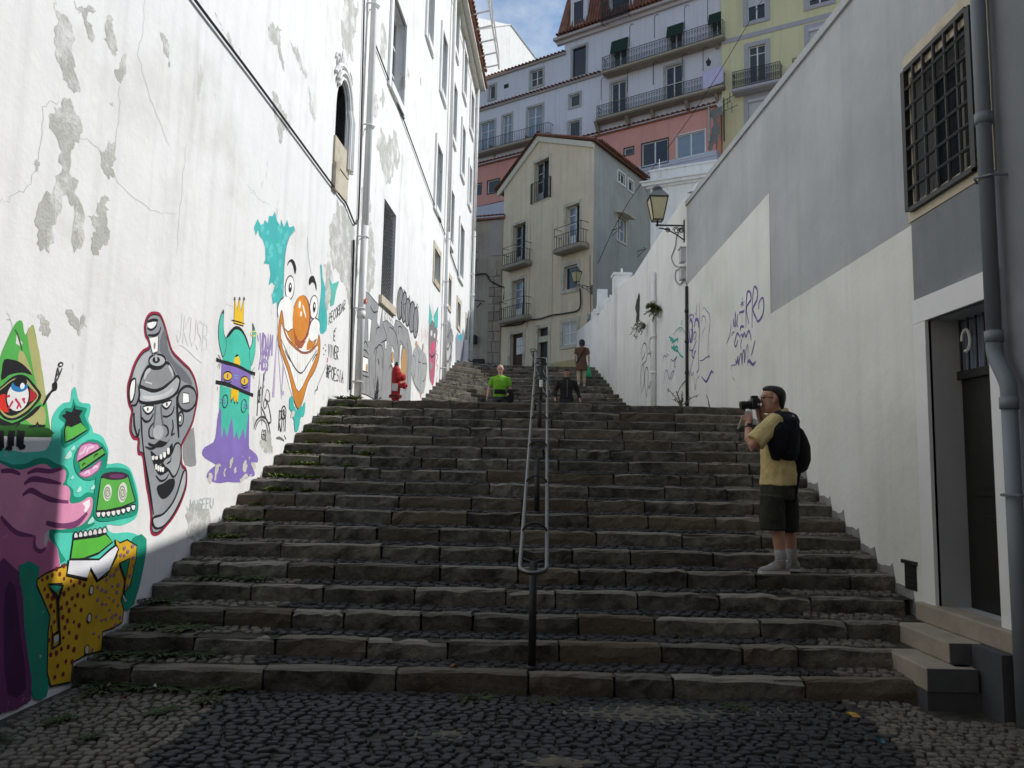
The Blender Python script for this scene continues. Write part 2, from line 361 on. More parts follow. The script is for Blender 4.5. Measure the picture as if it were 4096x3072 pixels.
for i in range(1, N2+1):
    z = LAND_Z+0.15*i; n = 20
    for k in range(n):
        xa = -3.0+6.6*k/n; xb = -3.0+6.6*(k+1)/n
        ya, yb2 = line2(i-1, xa)+0.03, line2(i-1, xb)+0.03; yc, yd = line2(i, xa), line2(i, xb)
        bed.add([(xa, ya, z-0.01), (xb, yb2, z-0.01), (xb, yd+0.08, z), (xa, yc+0.08, z)], [(0, 1, 2, 3)])
# upper street beyond the flights
yy = [yr2(N2)+0.0, 31, 36, 42, 60]; zz = [TOP_Z-0.004, TOP_Z+0.5, TOP_Z+0.95, TOP_Z+1.6, TOP_Z+3.5]
stairs = bed.build('stairs', SOIL); stairs['kind'] = 'structure'
us = MB()
for k in range(24):
    xa, xb = -4+8*k/24, -4+8*(k+1)/24; us.add([(xa, line2(N2-1, xa)+0.28, TOP_Z-0.006), (xb, line2(N2-1, xb)+0.28, TOP_Z-0.006), (xb, yy[0]+0.001, TOP_Z-0.004), (xa, yy[0]+0.001, TOP_Z-0.004)], [(0, 1, 2, 3)])
for a in range(4): us.add([(-9, yy[a], zz[a]), (12, yy[a], zz[a]), (12, yy[a+1], zz[a+1]), (-9, yy[a+1], zz[a+1])], [(0, 1, 2, 3)])
uso = us.build('upper_street', COBLv); uso['kind'] = 'structure'

def step_stone(xa, xb, yf, z0, z1, dep, parent):
    """one kerb stone: irregular chamfered block following yf(x)"""
    m = MB(); ns = 7; ch = random.uniform(0.012, 0.022); dz = random.gauss(0, 0.005); dy = random.gauss(0, 0.006); sl = random.gauss(0, 0.006); rings = []
    g0 = random.uniform(0.003, 0.008)
    for k in range(ns):
        t = k/(ns-1); x = xa+g0+(xb-xa-2*g0)*t; y = yf(x)+dy; j = lambda s_: random.gauss(0, s_)
        zt = z1+dz+sl*(t-0.5)
        if k in (0, ns-1): zt -= random.uniform(0, 0.008)
        e = -1 if k == 0 else (1 if k == ns-1 else 0)
        cq = ch*random.choice((.7, .9, 1, 1.1, 1.5)); zt += j(.003)
        rings.append([(x-e*0.012, y+j(.004), z0), (x, y-0.004+j(.006), (z0+zt)/2+j(.01)), (x-e*0.004, y+j(.005), zt-cq+j(.004)), (x-e*0.010, y+cq*1.2+j(.004), zt+j(.002)), (x, y+dep+j(.006), zt+j(.002)), (x, y+dep, z0)])
    m.loft(rings)
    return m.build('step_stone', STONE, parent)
tread = MB()
for i in range(1, NS+1):
    yf0 = Y1+T*(i-1); z1 = H*i; z0 = H*(i-1)-0.03
    xa = xl(yf0)+0.0; xe = {1: 2.98, 2: 2.99, 3: 3.2, 4: 3.40}.get(i, XR-0.0)
    bow = lambda x, p=random.uniform(0, 9), a=yf0: a+0.022*noise.noise((x*0.5, p, 0.3))
    x = xa; 
    while x < xe-0.01:
        w = random.choice((0.42, 0.55, 0.62, 0.70, 0.78, 0.85, 0.95)); 
        if xe-x-w < 0.35: w = xe-x
        if w > 1.25: w *= 0.5
        step_stone(x, x+w, bow, z0, z1, random.uniform(0.10, 0.135), stairs); x += w
    if i == NS: continue
    yb = yf0+T
    for rr in range(3):
        yc = yf0+0.155+rr*0.07; zc = z1-0.012+0.012*(yc-yf0)/T
        x = xa+0.02
        while x < xe:
            light = x < -1.95+0.05*i*0.3 or x > 2.42
            w = random.uniform(0.06, 0.10) if light else random.uniform(0.07, 0.125)
            if random.random() > 0.05: add_cobble(tread, x+w/2, yc+random.gauss(0, .006), zc+random.uniform(-.004, .006), w*0.97, 0.074, 0.018, 0 if light else 1)
            x += w+0.003
tread.build('tread_cobbles', [COBLv, COBDv], stairs, kind='stuff')
land = MB()
for rr in range(26):                     # visible strip of landing cobbles
    yc = Y_TOP+0.22+rr*0.085; x = xl(yc)
    while x < XR:
        w = random.uniform(0.07, 0.11); add_cobble(land, x+w/2, yc, LAND_Z-0.008, w*0.97, 0.085, 0.016, 0); x += w+0.003
land.build('landing_cobbles', [COBLv], stairs, kind='stuff')
for i in range(1, N2+1):
    z1 = LAND_Z+0.15*i; z0 = z1-0.17
    f2 = lambda x, k=i-1: line2(k, x)+0.02*noise.noise((x*0.6, k*3.1, 0.7))
    xa = xl(line2(i-1, -2.2)); xe = xr2(yr2(i-1)); x = xa
    while x < xe-0.01:
        w = random.choice((0.55, 0.7, 0.8, 0.9, 1.05))
        if xe-x-w < 0.4: w = xe-x
        step_stone(x, x+w, f2, z0, z1, 0.30, stairs); x += w
# ---------------------------------------------------------------- windows, railings
def window(F, r, parent, frame=None, glass=None, surround=None, sw=0.16, leaves=2, rows=2, dep=0.2, fw=0.055, proud=0.03, lintel=0.0, name='window', transom=None, label=None):
    u0, u1, v0, v1 = r; frame = frame or PANEWHITE; glass = glass or GLASS
    m = MB(); o0, o1 = -dep+0.01, -dep+0.06
    m.fbox(F, u0, u0+fw, v0, v1, o0, o1); m.fbox(F, u1-fw, u1, v0, v1, o0, o1)
    m.fbox(F, u0+fw, u1-fw, v0, v0+fw, o0, o1); m.fbox(F, u0+fw, u1-fw, v1-fw, v1, o0, o1)
    for k in range(1, leaves):
        uc = u0+(u1-u0)*k/leaves; m.fbox(F, uc-fw*0.7, uc+fw*0.7, v0+fw, v1-fw, o0, o1-0.004)
    ys = [transom] if transom else [v0+(v1-v0)*k/rows for k in range(1, rows)]
    for vc in ys:
        for k in range(leaves):
            ua = u0+(u1-u0)*k/leaves+fw*0.72; ub = u0+(u1-u0)*(k+1)/leaves-fw*0.72
            m.fbox(F, ua, ub, vc-fw*0.4, vc+fw*0.4, o0, o1-0.01)
    w = m.build(name, frame, parent, label=label)
    vv = [v0+fw]+ys+[v1-fw]
    for k in range(leaves):
        for q in range(len(vv)-1):
            p = MB(); ua = u0+(u1-u0)*k/leaves+0.01; ub = u0+(u1-u0)*(k+1)/leaves-0.01
            p.fbox(F, ua, ub, vv[q]+0.004, vv[q+1]-0.004, o0+0.004, o0+0.016); sub(p, 'pane', glass, w)
    if surround:
        s = MB(); s.fbox(F, u0-sw, u0, v0-sw*0.9, v1+sw+lintel, -0.02, proud); s.fbox(F, u1, u1+sw, v0-sw*0.9, v1+sw+lintel, -0.02, proud)
        s.fbox(F, u0, u1, v1, v1+sw+lintel, -0.02, proud-0.003); s.fbox(F, u0, u1, v0-sw*0.9, v0, -0.02, proud+0.02)
        sub(s, 'surround', surround, w)
    return w
def sub(mb, name, m, par, **k):
    o = mb.build(name, m, None, **k); o.parent = par; o.matrix_parent_inverse = Matrix()
    root = par.parent
    if root is not None and root.name in WM: o.matrix_parent_inverse = Matrix()
    return o
def prect(F, TL, BR, o=0.0):
    a, b = F.px(*TL, o), F.px(*BR, o); return (min(a[0], b[0]), max(a[0], b[0]), min(a[1], b[1]), max(a[1], b[1]))
def qrect(F, uL, uR, vB, vT):
    a, b = F.px(*uL)[0], F.px(*uR)[0]; return (min(a, b), max(a, b), F.px(*vB)[1], F.px(*vT)[1])
def railing(F, u0, u1, v0, v1, o1, parent, bars=9, r=0.011, mid=0.62, scroll=False, name='balcony_railing', o0=0.0):
    """iron balcony railing standing out to o1, with returns to the wall"""
    m = MB()
    for v in ((v0, v1) if mid is None else (v0, v0+(v1-v0)*mid, v1)):
        m.tube([F.pt(u0, v, o0), F.pt(u0, v, o1), F.pt(u1, v, o1), F.pt(u1, v, o0)], r*1.25, 5)
    top = v1 if mid is None else v0+(v1-v0)*mid
    for k in range(bars+1):
        u = u0+(u1-u0)*k/bars; m.tube([F.pt(u, v0, o1), F.pt(u, v1 if k in (0, bars) else top, o1)], r, 4, caps=False)
        if scroll and k < bars:
            uc = u0+(u1-u0)*(k+0.5)/bars; w = (u1-u0)/bars*0.42; h = (top-v0)
            for q in (0.28, 0.72):
                m.tube([F.pt(uc+w*0.75*math.cos(a)*(1-a/14), v0+h*q+h*0.2*math.sin(a), o1) for a in [j*0.75 for j in range(11)]], r*0.65, 3, caps=False)
    for k in range(1, 3): m.tube([F.pt(u0, v0, o1*k/3), F.pt(u0, top, o1*k/3)], r, 4, caps=False); m.tube([F.pt(u1, v0, o1*k/3), F.pt(u1, top, o1*k/3)], r, 4, caps=False)
    return m.build(name, IRON, parent)
def slab(F, u0, u1, v0, v1, o1, parent, m=None):
    s = MB(); s.fbox(F, u0, u1, v0, v1, -0.05, o1); s.fbox(F, u0+0.05, u1-0.05, v0-0.05, v0, -0.05, o1-0.07)
    return s.build('balcony_slab', m or LIME, parent)

# ---------------------------------------------------------------- painted shapes on walls
class Decal:
    def __init__(s, F, T=None, o=0.004): s.F = F; s.T = T or (lambda x, y: (x, y)); s.o = o; s.mb = MB()
    def uv(s, p): return s.F.px(*s.T(*p))
    def _o(s): s.o += 0.00006; return s.o
    def uvpoly(s, uv, col):
        if len(uv) < 3: return
        o = s._o(); vs, tr = fill(uv)
        s.mb.add([s.F.pt(u, v, o) for u, v in vs], [tuple(reversed(t)) for t in tr] if s.F.flip else tr, 0, col)
    def poly(s, pts, col, sm=0, inset=0.0):
        uv = [s.uv(p) for p in pts]
        if sm: uv = cr(uv, sm, True)
        if inset: uv = insetp(uv, inset)
        s.uvpoly(uv, s2l(col))
    def stroke(s, pts, w, col, sm=5, closed=False, taper=True):
        s.uvstroke([s.uv(p) for p in pts], w, col, sm, closed, taper)
    def uvstroke(s, uv, w, col, sm=5, closed=False, taper=True):
        if sm: uv = cr(uv, sm, closed)
        o = s._o(); k = len(uv); A = []; B = []
        for i, p in enumerate(uv):
            a = uv[i-1] if (i or closed) else p; b = uv[(i+1) % k] if (i < k-1 or closed) else p
            dx, dy = b[0]-a[0], b[1]-a[1]; l = math.hypot(dx, dy) or 1; f = w/2*(1+0.4*noise.noise((p[0]*7, p[1]*7, w*50)))
            if taper and not closed: f *= 0.55+0.45*min(1, 4*i/k, 4*(k-1-i)/k)
            A.append((p[0]-dy/l*f, p[1]+dx/l*f)); B.append((p[0]+dy/l*f, p[1]-dx/l*f))
        vs = [s.F.pt(*q, o+0.000004*((i % k)*7 % 11)) for i, q in enumerate(A+B)]; n = k if closed else k-1
        s.mb.add(vs, [(i, (i+1) % k, k+(i+1) % k, k+i) if s.F.flip else (k+i, k+(i+1) % k, (i+1) % k, i) for i in range(n)], 0, s2l(col))
    def ell(s, cx, cy, rx, ry, col, n=20, outline=None, ow=0.02):
        c = s.uv((cx, cy)); r1 = s.uv((cx+rx, cy)); r0 = s.uv((cx-rx, cy)); t = s.uv((cx, cy-ry)); b = s.uv((cx, cy+ry))
        ru = abs(r1[0]-r0[0])/2; rv = abs(t[1]-b[1])/2; sk = (r1[1]-r0[1])/2; cu = (r0[0]+r1[0])/2; cv = (t[1]+b[1])/2
        uv = [(cu+ru*math.cos(2*math.pi*k/n), cv+rv*math.sin(2*math.pi*k/n)+sk*math.cos(2*math.pi*k/n)*0.9) for k in range(n)]
        if col: s.uvpoly(uv, s2l(col))
        if outline: s.uvstroke(uv, ow, outline, 0, True)
    def lined(s, pts, col, line, w=0.02, sm=4):
        s.poly(pts, col, sm); s.stroke(pts, w, line, sm, True)
    def text(s, p0, p1, txt, hgt, w, col, slant=0.0, gap=0.25):
        """hand-lettered word from p0 to p1 (baseline, zoom pixels), letter height in metres"""
        a, b = s.uv(p0), s.uv(p1); n = len(txt); cw = 1.0/(n+(n-1)*gap)
        for i, ch in enumerate(txt):
            t0 = i*cw*(1+gap)
            for ln in FONT.get(ch, []):
                uv = []
                for x, y in ln:
                    t = t0+cw*x; uv.append((a[0]+(b[0]-a[0])*t+slant*y*hgt, a[1]+(b[1]-a[1])*t+y*hgt+random.gauss(0, 0.004)))
                s.uvstroke(uv, w, col, 0, taper=False)
    def build(s, name, parent, label=None, m=None): return s.mb.build(name, m or PAINT, parent, label=label)
def insetp(uv, d):
    k = len(uv); area = sum(uv[i][0]*uv[(i+1) % k][1]-uv[(i+1) % k][0]*uv[i][1] for i in range(k)); sg = 1 if area > 0 else -1; out = []
    for i, p in enumerate(uv):
        a, b = uv[i-1], uv[(i+1) % k]; dx, dy = b[0]-a[0], b[1]-a[1]; l = math.hypot(dx, dy) or 1
        out.append((p[0]-sg*dy/l*d, p[1]+sg*dx/l*d))
    return out
def jag(uv, amp, it=3):
    for q in range(it):
        out = []; k = len(uv)
        for i, p in enumerate(uv):
            b = uv[(i+1) % k]; dx, dy = b[0]-p[0], b[1]-p[1]; out.append(p); r = random.gauss(0, amp)
            out.append(((p[0]+b[0])/2-dy*r, (p[1]+b[1])/2+dx*r))
        uv = out
    return uv
FONT = {'A': [[(0, 0), (.5, 1), (1, 0)], [(.2, .4), (.8, .4)]], 'B': [[(0, 0), (0, 1), (.8, .9), (.8, .6), (0, .5), (.9, .4), (.9, .1), (0, 0)]], 'C': [[(1, .85), (.5, 1), (0, .6), (0, .3), (.5, 0), (1, .15)]],
 'D': [[(0, 0), (0, 1), (.7, .85), (1, .5), (.7, .1), (0, 0)]], 'E': [[(.9, 1), (0, 1), (0, 0), (.9, 0)], [(0, .5), (.7, .5)]], 'F': [[(0, 0), (0, 1), (.9, 1)], [(0, .55), (.7, .55)]],
 'G': [[(1, .85), (.5, 1), (0, .6), (0, .3), (.5, 0), (1, .2), (1, .5), (.6, .5)]], 'I': [[(.5, 0), (.5, 1)]], 'K': [[(0, 0), (0, 1)], [(1, 1), (0, .45), (1, 0)]], 'M': [[(0, 0), (.1, 1), (.5, .3), (.9, 1), (1, 0)]],
 'N': [[(0, 0), (.05, 1), (.9, 0), (1, 1)]], 'O': [[(.5, 1), (0, .7), (0, .3), (.5, 0), (1, .3), (1, .7), (.5, 1)]], 'P': [[(0, 0), (0, 1), (.8, .95), (.9, .65), (0, .5)]], 'R': [[(0, 0), (0, 1), (.8, .95), (.9, .65), (0, .5), (1, 0)]],
 'S': [[(1, .9), (.5, 1), (.05, .8), (.3, .55), (.9, .4), (.8, .08), (.3, 0), (0, .15)]], 'T': [[(0, 1), (1, 1)], [(.5, 1), (.5, 0)]], 'V': [[(0, 1), (.5, 0), (1, 1)]], 'Y': [[(0, 1), (.5, .5), (1, 1)], [(.5, .5), (.5, 0)]], 'W': [[(0, 1), (.25, 0), (.5, .7), (.75, 0), (1, 1)]],
 '#': [[(.3, 0), (.4, 1)], [(.7, 0), (.8, 1)], [(0, .35), (1, .35)], [(0, .7), (1, .7)]], '?': [[(0, .8), (.5, 1), (1, .8), (.5, .45), (.5, .25)], [(.5, .08), (.5, 0)]], '!': [[(.5, 1), (.5, .3)], [(.5, .1), (.5, 0)]], 'U': [[(0, 1), (0, .3), (.5, 0), (1, .3), (1, 1)]], 'J': [[(.8, 1), (.8, .2), (.4, 0), (0, .2)]], 'L': [[(0, 1), (0, 0), (.8, 0)]]}

# ---------------------------------------------------------------- the white building on the left
FL = Frame((-3.49, 0), (0.066, 1))
YE = 28.4; YS = 3.3; LTOP = 16.15
lb = thing('white_building', 'tall white plastered building with murals, peeling paint and drainpipes along the stairs', 'building', (-6, 10, 0))
big = [  # left, right, bottom, top picks
 ((1557, 315), (1607, 435), (1607, 435), (1619, 102)), ((1761, 321), (1778, 407), (1778, 407), (1784, 176)), ((1815, 154), (1829, 235), (1829, 235), (1832, 43)),
 ((1804, 512), (1818.5, 580), (1818.5, 580), (1824, 364)), ((1850.6, 346), (1861, 404), (1861, 404), (1864, 228)), ((1879, 488), (1889, 546), (1889, 546), (1889.5, 383)),
 ((1842.6, 660), (1852.5, 717), (1852.5, 717), (1858, 531)), ((1738, 790), (1758, 861), (1758, 861), (1767, 623)), ((1796, 926), (1807, 988), (1807, 988), (1813.6, 787)),
 ((1872, 784), (1880, 830), (1880, 830), (1883, 679)), ((1833, 1079), (1847.5, 1125), (1847.5, 1125), (1853.7, 926)), ((1705.6, 93), (1726, 200), (1726, 200), (1735, -40))]
small = [((1734.6, 1091), (1756, 1144), (1756, 1144), (1736, 986)), ((1786, 1184), (1800, 1232), (1800, 1232), (1787, 1097)), ((1826.7, 1289), (1838, 1312), (1838, 1312), (1829, 1203)), ((1863, 1327), (1866.5, 1343), (1866.5, 1343), (1864, 1269))]
bigr = [qrect(FL, *p) for p in big]; smallr = [qrect(FL, *p) for p in small]
r_door = qrect(FL, (1530, 1000), (1576, 1100), (1523, 1184), (1545, 802))
# blocked arched window
au0, av1 = FL.px(1351, 300); au1, av0 = FL.px(1380, 600)
arch = [(au0, av0), (au1, av0), (au1, av1-0.45)]+[(au0+(au1-au0)*(0.5+0.5*math.cos(a)), av1-0.45+0.45*math.sin(a)) for a in [math.pi*k/8 for k in range(1, 8)]]+[(au0, av1-0.45)]
lw = MB(); holes = [rectuv(*r) for r in bigr+smallr+[r_door]]+[arch]
lw.wall(FL, [(YS, -0.4), (YE, -0.4), (YE, LTOP), (YS, LTOP)], holes[:-1]+[arch], 0.32)
lw.add([FL.pt(YS, -0.4), FL.pt(YS, LTOP), FL.pt(YS, LTOP, -9), FL.pt(YS, -0.4, -9)], [(0, 1, 2, 3)])
wall_l = lw.build('wall', WHITE, lb)
core = MB(); core.fbox(FL, YS+0.01, YE, -0.4, LTOP, -9, -0.62); core.fbox(FL, YE-0.3, YE, -0.4, LTOP, -0.62, -0.001); core.build('inner_wall', mat('dark_interior', (0.03, 0.03, 0.03), 0.9, 0.1), lb)
for r in bigr: window(FL, r, lb, surround=WHITE, sw=0.17, rows=3, dep=0.22, proud=0.05)
for r in smallr: window(FL, r, lb, frame=IRON, surround=CREAMSTONE, sw=0.16, leaves=1, rows=1, dep=0.3, proud=0.02)
# grated tall opening with wire mesh
md = MB(); u0, u1, v0, v1 = r_door; md.fbox(FL, u0, u1, v0, v1, -0.30, -0.27); gd = md.build('grated_opening', mat('mesh_back', (0.05, 0.05, 0.05), 0.9, 0.3, 8), lb)
mm = MB()
for k in range(1, 26):
    c = v0+(v1-v0)*k/26
    mm.tube([FL.pt(u0, c-0.12, -0.06), FL.pt(u1, c+0.12, -0.06)], 0.006, 3, caps=False); mm.tube([FL.pt(u0, c+0.12, -0.07), FL.pt(u1, c-0.12, -0.07)], 0.006, 3, caps=False)
sub(mm, 'wire_mesh', mat('mesh_wire', (0.13, 0.13, 0.13), 0.6, 0.1), gd)
ms = MB(); ms.fbox(FL, u0-0.14, u1+0.10, v0-0.16, v0, -0.1, 0.06); sub(ms, 'sill', CREAMSTONE, gd)
# arch window infill: rough masonry courses, moulded surround, stone apron
am = MB(); am.fbox(FL, au0, au1, av0, av1, -0.42, -0.40); aw = am.build('blocked_window', mat('dark_recess_rubble', (0.05, 0.048, 0.045), 0.95, 0.4, 6, 0.8, 20), lb, label='dark bricked-up window with a scrolled plaster head')
nrow = 9
for k in range(nrow):
    b = MB(); va = av0+(av1-0.5-av0)*k/nrow; vb = av0+(av1-0.5-av0)*(k+1)/nrow-0.02
    b.fbox(FL, au0+0.35+random.uniform(-.05, .05), au1-0.01, va, vb, -0.39, -0.27+random.uniform(-.04, .04)); sub(b, 'stone_block', mat('rubble_block', (0.20, 0.19, 0.17), 0.95, 0.3, 6, 0.8, 20, rnd=0.3), aw)
su = MB()
for w_, o_ in ((0.06, 0.05), (0.15, 0.08), (0.26, 0.045)):
    pts = [FL.pt(au1+w_, av0-0.3, o_), FL.pt(au1+w_, av1-0.45, o_)]+[FL.pt((au0+au1)/2+((au1-au0)/2+w_)*math.cos(a), av1-0.45+(0.45+w_)*math.sin(a), o_*0.5) for a in [math.pi*k/10 for k in range(1, 9)]]
    su.tube(pts, 0.036, 6)
for sgn in (-1, 1):      # scrolls at the head
    cu = (au0+au1)/2+sgn*0.28
    su.tube([FL.pt(cu+0.15*math.cos(a)*(1-a/13)*sgn, av1+0.20+0.16*math.sin(a)*(1-a/13), 0.015) for a in [j*0.55 for j in range(18)]], 0.022, 6)
su.ball(FL.pt((au0+au1)/2, av1+0.42, 0.0), (0.035, 0.12, 0.14))
sub(su, 'moulded_surround', WHITE, aw)
rv = MB(); pin = insetp(arch, 0.012)
for i in range(len(pin)): a_, b_ = pin[i], pin[(i+1) % len(pin)]; rv.add([FL.pt(*a_, -0.015), FL.pt(*b_, -0.015), FL.pt(*b_, -0.41), FL.pt(*a_, -0.41)], [(0, 1, 2, 3)])
sub(rv, 'reveal', mat('dark_recess_rubble', (0.05,)*3), aw)  # reveal coloured dark so the sunlit recess reads as shaded
pu0 = au0-0.05; pu1 = au1+0.2
for k, (a, b, c, d, o_) in enumerate(((pu0, pu1, av0-0.42, av0-0.02, 0.03), (pu0, pu1-0.6, av0-0.85, av0-0.44, 0.06), (pu1-0.6, pu1, av0-0.80, av0-0.44, 0.02))):
    s = MB(); s.fbox(FL, a, b-0.01, c, d, -0.02, o_); s.build('apron_stone', CREAMSTONE, lb)
# eaves with tiles
ev = MB(); ev.fbox(FL, YS-.2, YE+0.3, LTOP, LTOP+0.16, -1.0, 0.34); ev.fbox(FL, YS-.2, YE+0.2, LTOP-0.14, LTOP, -1.0, 0.16)
ev.build('eaves_cornice', mat('eaves_plaster', (0.66, 0.63, 0.56), 0.9, 0.08, 3), lb)
rf = MB(); rf.add([FL.pt(YS-.2, LTOP+0.20, 0.42), FL.pt(YE+0.4, LTOP+0.20, 0.42), FL.pt(YE+0.4, LTOP+2.4, -4.5), FL.pt(YS-.2, LTOP+2.4, -4.5)], [(0, 1, 2, 3)]); rf.fbox(FL, YS-.2, YE+0.4, LTOP+0.165, LTOP+0.19, -4.5, 0.42)
roof_l = rf.build('roof', TILE, lb)
def halftile(L=0.45, r=0.085, n=5):
    m = MB(); rings = []
    for t, rr in ((0, r), (1, r*0.85)):
        rings.append([(rr*math.cos(math.pi*k/n), t*L, rr*math.sin(math.pi*k/n)) for k in range(n+1)]+[(rr*0.8*math.cos(math.pi*k/n), t*L, rr*0.8*math.sin(math.pi*k/n)) for k in range(n, -1, -1)])
    m.loft(rings); me = m.build('roof_tile_source', TILE); d = me.data; bpy.data.objects.remove(me); return d
TILEMESH = halftile()
def put_tile(p, ydir, up, parent, name='roof_tile', sc=1.0):
    """half-round tile, axis along ydir (running up the slope), crown towards up"""
    y = Vector(ydir).normalized(); x = y.cross(Vector(up)).normalized(); z = x.cross(y)
    o = bpy.data.objects.new(name, TILEMESH); COL.objects.link(o)
    o.parent = parent
    mw = Matrix(((x.x, y.x, z.x, p[0]), (x.y, y.y, z.y, p[1]), (x.z, y.z, z.z, p[2]), (0, 0, 0, 1))) @ Matrix.Scale(sc, 4)
    o.matrix_basis = mw; o.matrix_parent_inverse = Matrix() ; TILES.append((o, mw, parent)); return o
TILES = []
for k in range(46):
    u = 17.0+k*0.235
    put_tile(FL.pt(u, LTOP+0.21, 0.48), FL.N*-1+Z*0.42, Z, roof_l)
# drainpipes with clips
def pipe(F, ptop, pbot, r, parent, m, clips=8, o=0.11, name='drainpipe', bottom=None):
    a = F.px(*ptop); b = F.px(*pbot); u = (a[0]+b[0])/2; v0 = b[1] if bottom is None else bottom; v1 = max(a[1], v0+1)
    p = MB(); p.tube([F.pt(u, v0, o), F.pt(u, v1, o)], r, 10); nseg = max(2, int((v1-v0)/2.0))
    for k in range(1, nseg): p.tube([F.pt(u, v0+(v1-v0)*k/nseg-0.06, o), F.pt(u, v0+(v1-v0)*k/nseg+0.06, o)], r*1.16, 10)
    po = p.build(name, m, parent, smooth=True)
    for k in range(clips):
        c = MB(); v = v0+0.4+(v1-v0-0.6)*k/max(1, clips-1); c.tube([F.pt(u-r*1.25, v, 0.0), F.pt(u-r*1.2, v, o), F.pt(u-r*0.7, v, o+r*0.95), F.pt(u+r*0.7, v, o+r*0.95), F.pt(u+r*1.2, v, o), F.pt(u+r*1.25, v, 0.0)], 0.014, 5)
        sub(c, 'pipe_clip', m, po)
    return u, v0, v1
pu, pv0, pv1 = pipe(FL, (1431, 900), (1409, 1573), 0.062, lb, PIPEWHITE, 3, bottom=LAND_Z)
p = MB(); p.tube([FL.pt(pu, 3.0, 0.11), FL.pt(pu, LTOP, 0.11)], 0.058, 10); p.build('drainpipe', PIPEWHITE, lb, smooth=True)
for yv in (7.4, 9.6, 11.5, 13.4): 
    c = MB(); c.tube([FL.pt(pu-0.1, yv, 0.0), FL.pt(pu-0.09, yv, 0.15), FL.pt(pu, yv, 0.20), FL.pt(pu+0.09, yv, 0.15), FL.pt(pu+0.1, yv, 0.0)], 0.016, 5); c.build('pipe_clip', PIPEWHITE, lb)
for a, b, bt in (((1776, 926), (1761, 1530), None), ((1886, 926), (1872, 1443), None)):
    q = pipe(FL, a, b, 0.06, lb, PIPEWHITE, 4, bottom=bt)
    p = MB(); p.tube([FL.pt(q[0], q[2]-0.5, 0.11), FL.pt(q[0], LTOP, 0.11)], 0.057, 10); p.build('drainpipe', PIPEWHITE, lb, smooth=True)
# sticker and rust hole on the first drainpipe
st = MB(); st.fbox(FL, pu-0.05, pu+0.05, *sorted((FL.px(1431, 1203)[1], FL.px(1431, 1221)[1])), 0.178, 0.186, col=s2l((200, 70, 40))); st.fbox(FL, pu-0.022, pu+0.022, FL.px(1431, 1215)[1], FL.px(1431, 1207)[1], 0.187, 0.189, col=s2l((235, 200, 130))); st.build('sticker', PLAINP, lb)
# cables
def cable(F, pts, r, parent, o=0.03, m=None, name='cable'):
    uv = cr([F.px(*q) for q in pts], 4); c = MB(); c.tube([F.pt(u, v, o) for u, v in uv], r, 6); return c.build(name, m or CABLE, parent)
cable(FL, [(640, -180), (768, 0), (900, 174), (1024, 338), (1180, 548), (1338, 762), (1360, 792), (1378, 815), (1400, 868), (1413, 895), (1424, 880), (1430, 800), (1446, 185), (1452, -100)], 0.015, lb)
cable(FL, [(1486, 154), (1582, 407), (1690, 700), (1776, 938)], 0.014, lb)
cable(FL, [(1408, 960), (1400, 1250), (1392, 1560)], 0.02, lb, name='conduit')
cable(FL, [(1780, 960), (1810, 1045), (1834, 1115)], 0.018, lb)
# white steel ladder hung on the eaves
la = MB()
for k in range(9): u = 20.5+k*0.85; la.tube([FL.pt(u, LTOP+0.15, 0.2), FL.pt(u, LTOP+0.32, 0.95)], 0.03, 5)
la.tube([FL.pt(18, LTOP+0.32, 0.95), FL.pt(27.6, LTOP+0.32, 0.95)], 0.03, 5); la.tube([FL.pt(18, LTOP+0.9, 0.95), FL.pt(27.2, LTOP+0.75, 0.95), FL.pt(27.6, LTOP+0.32, 0.95)], 0.025, 5)
for k in range(7): la.tube([FL.pt(20.5+k*1.1, LTOP+0.32, 0.95), FL.pt(20.5+k*1.1, LTOP+0.85, 0.95)], 0.022, 5)
la.build('eaves_guard_rail', PANEWHITE, lb)
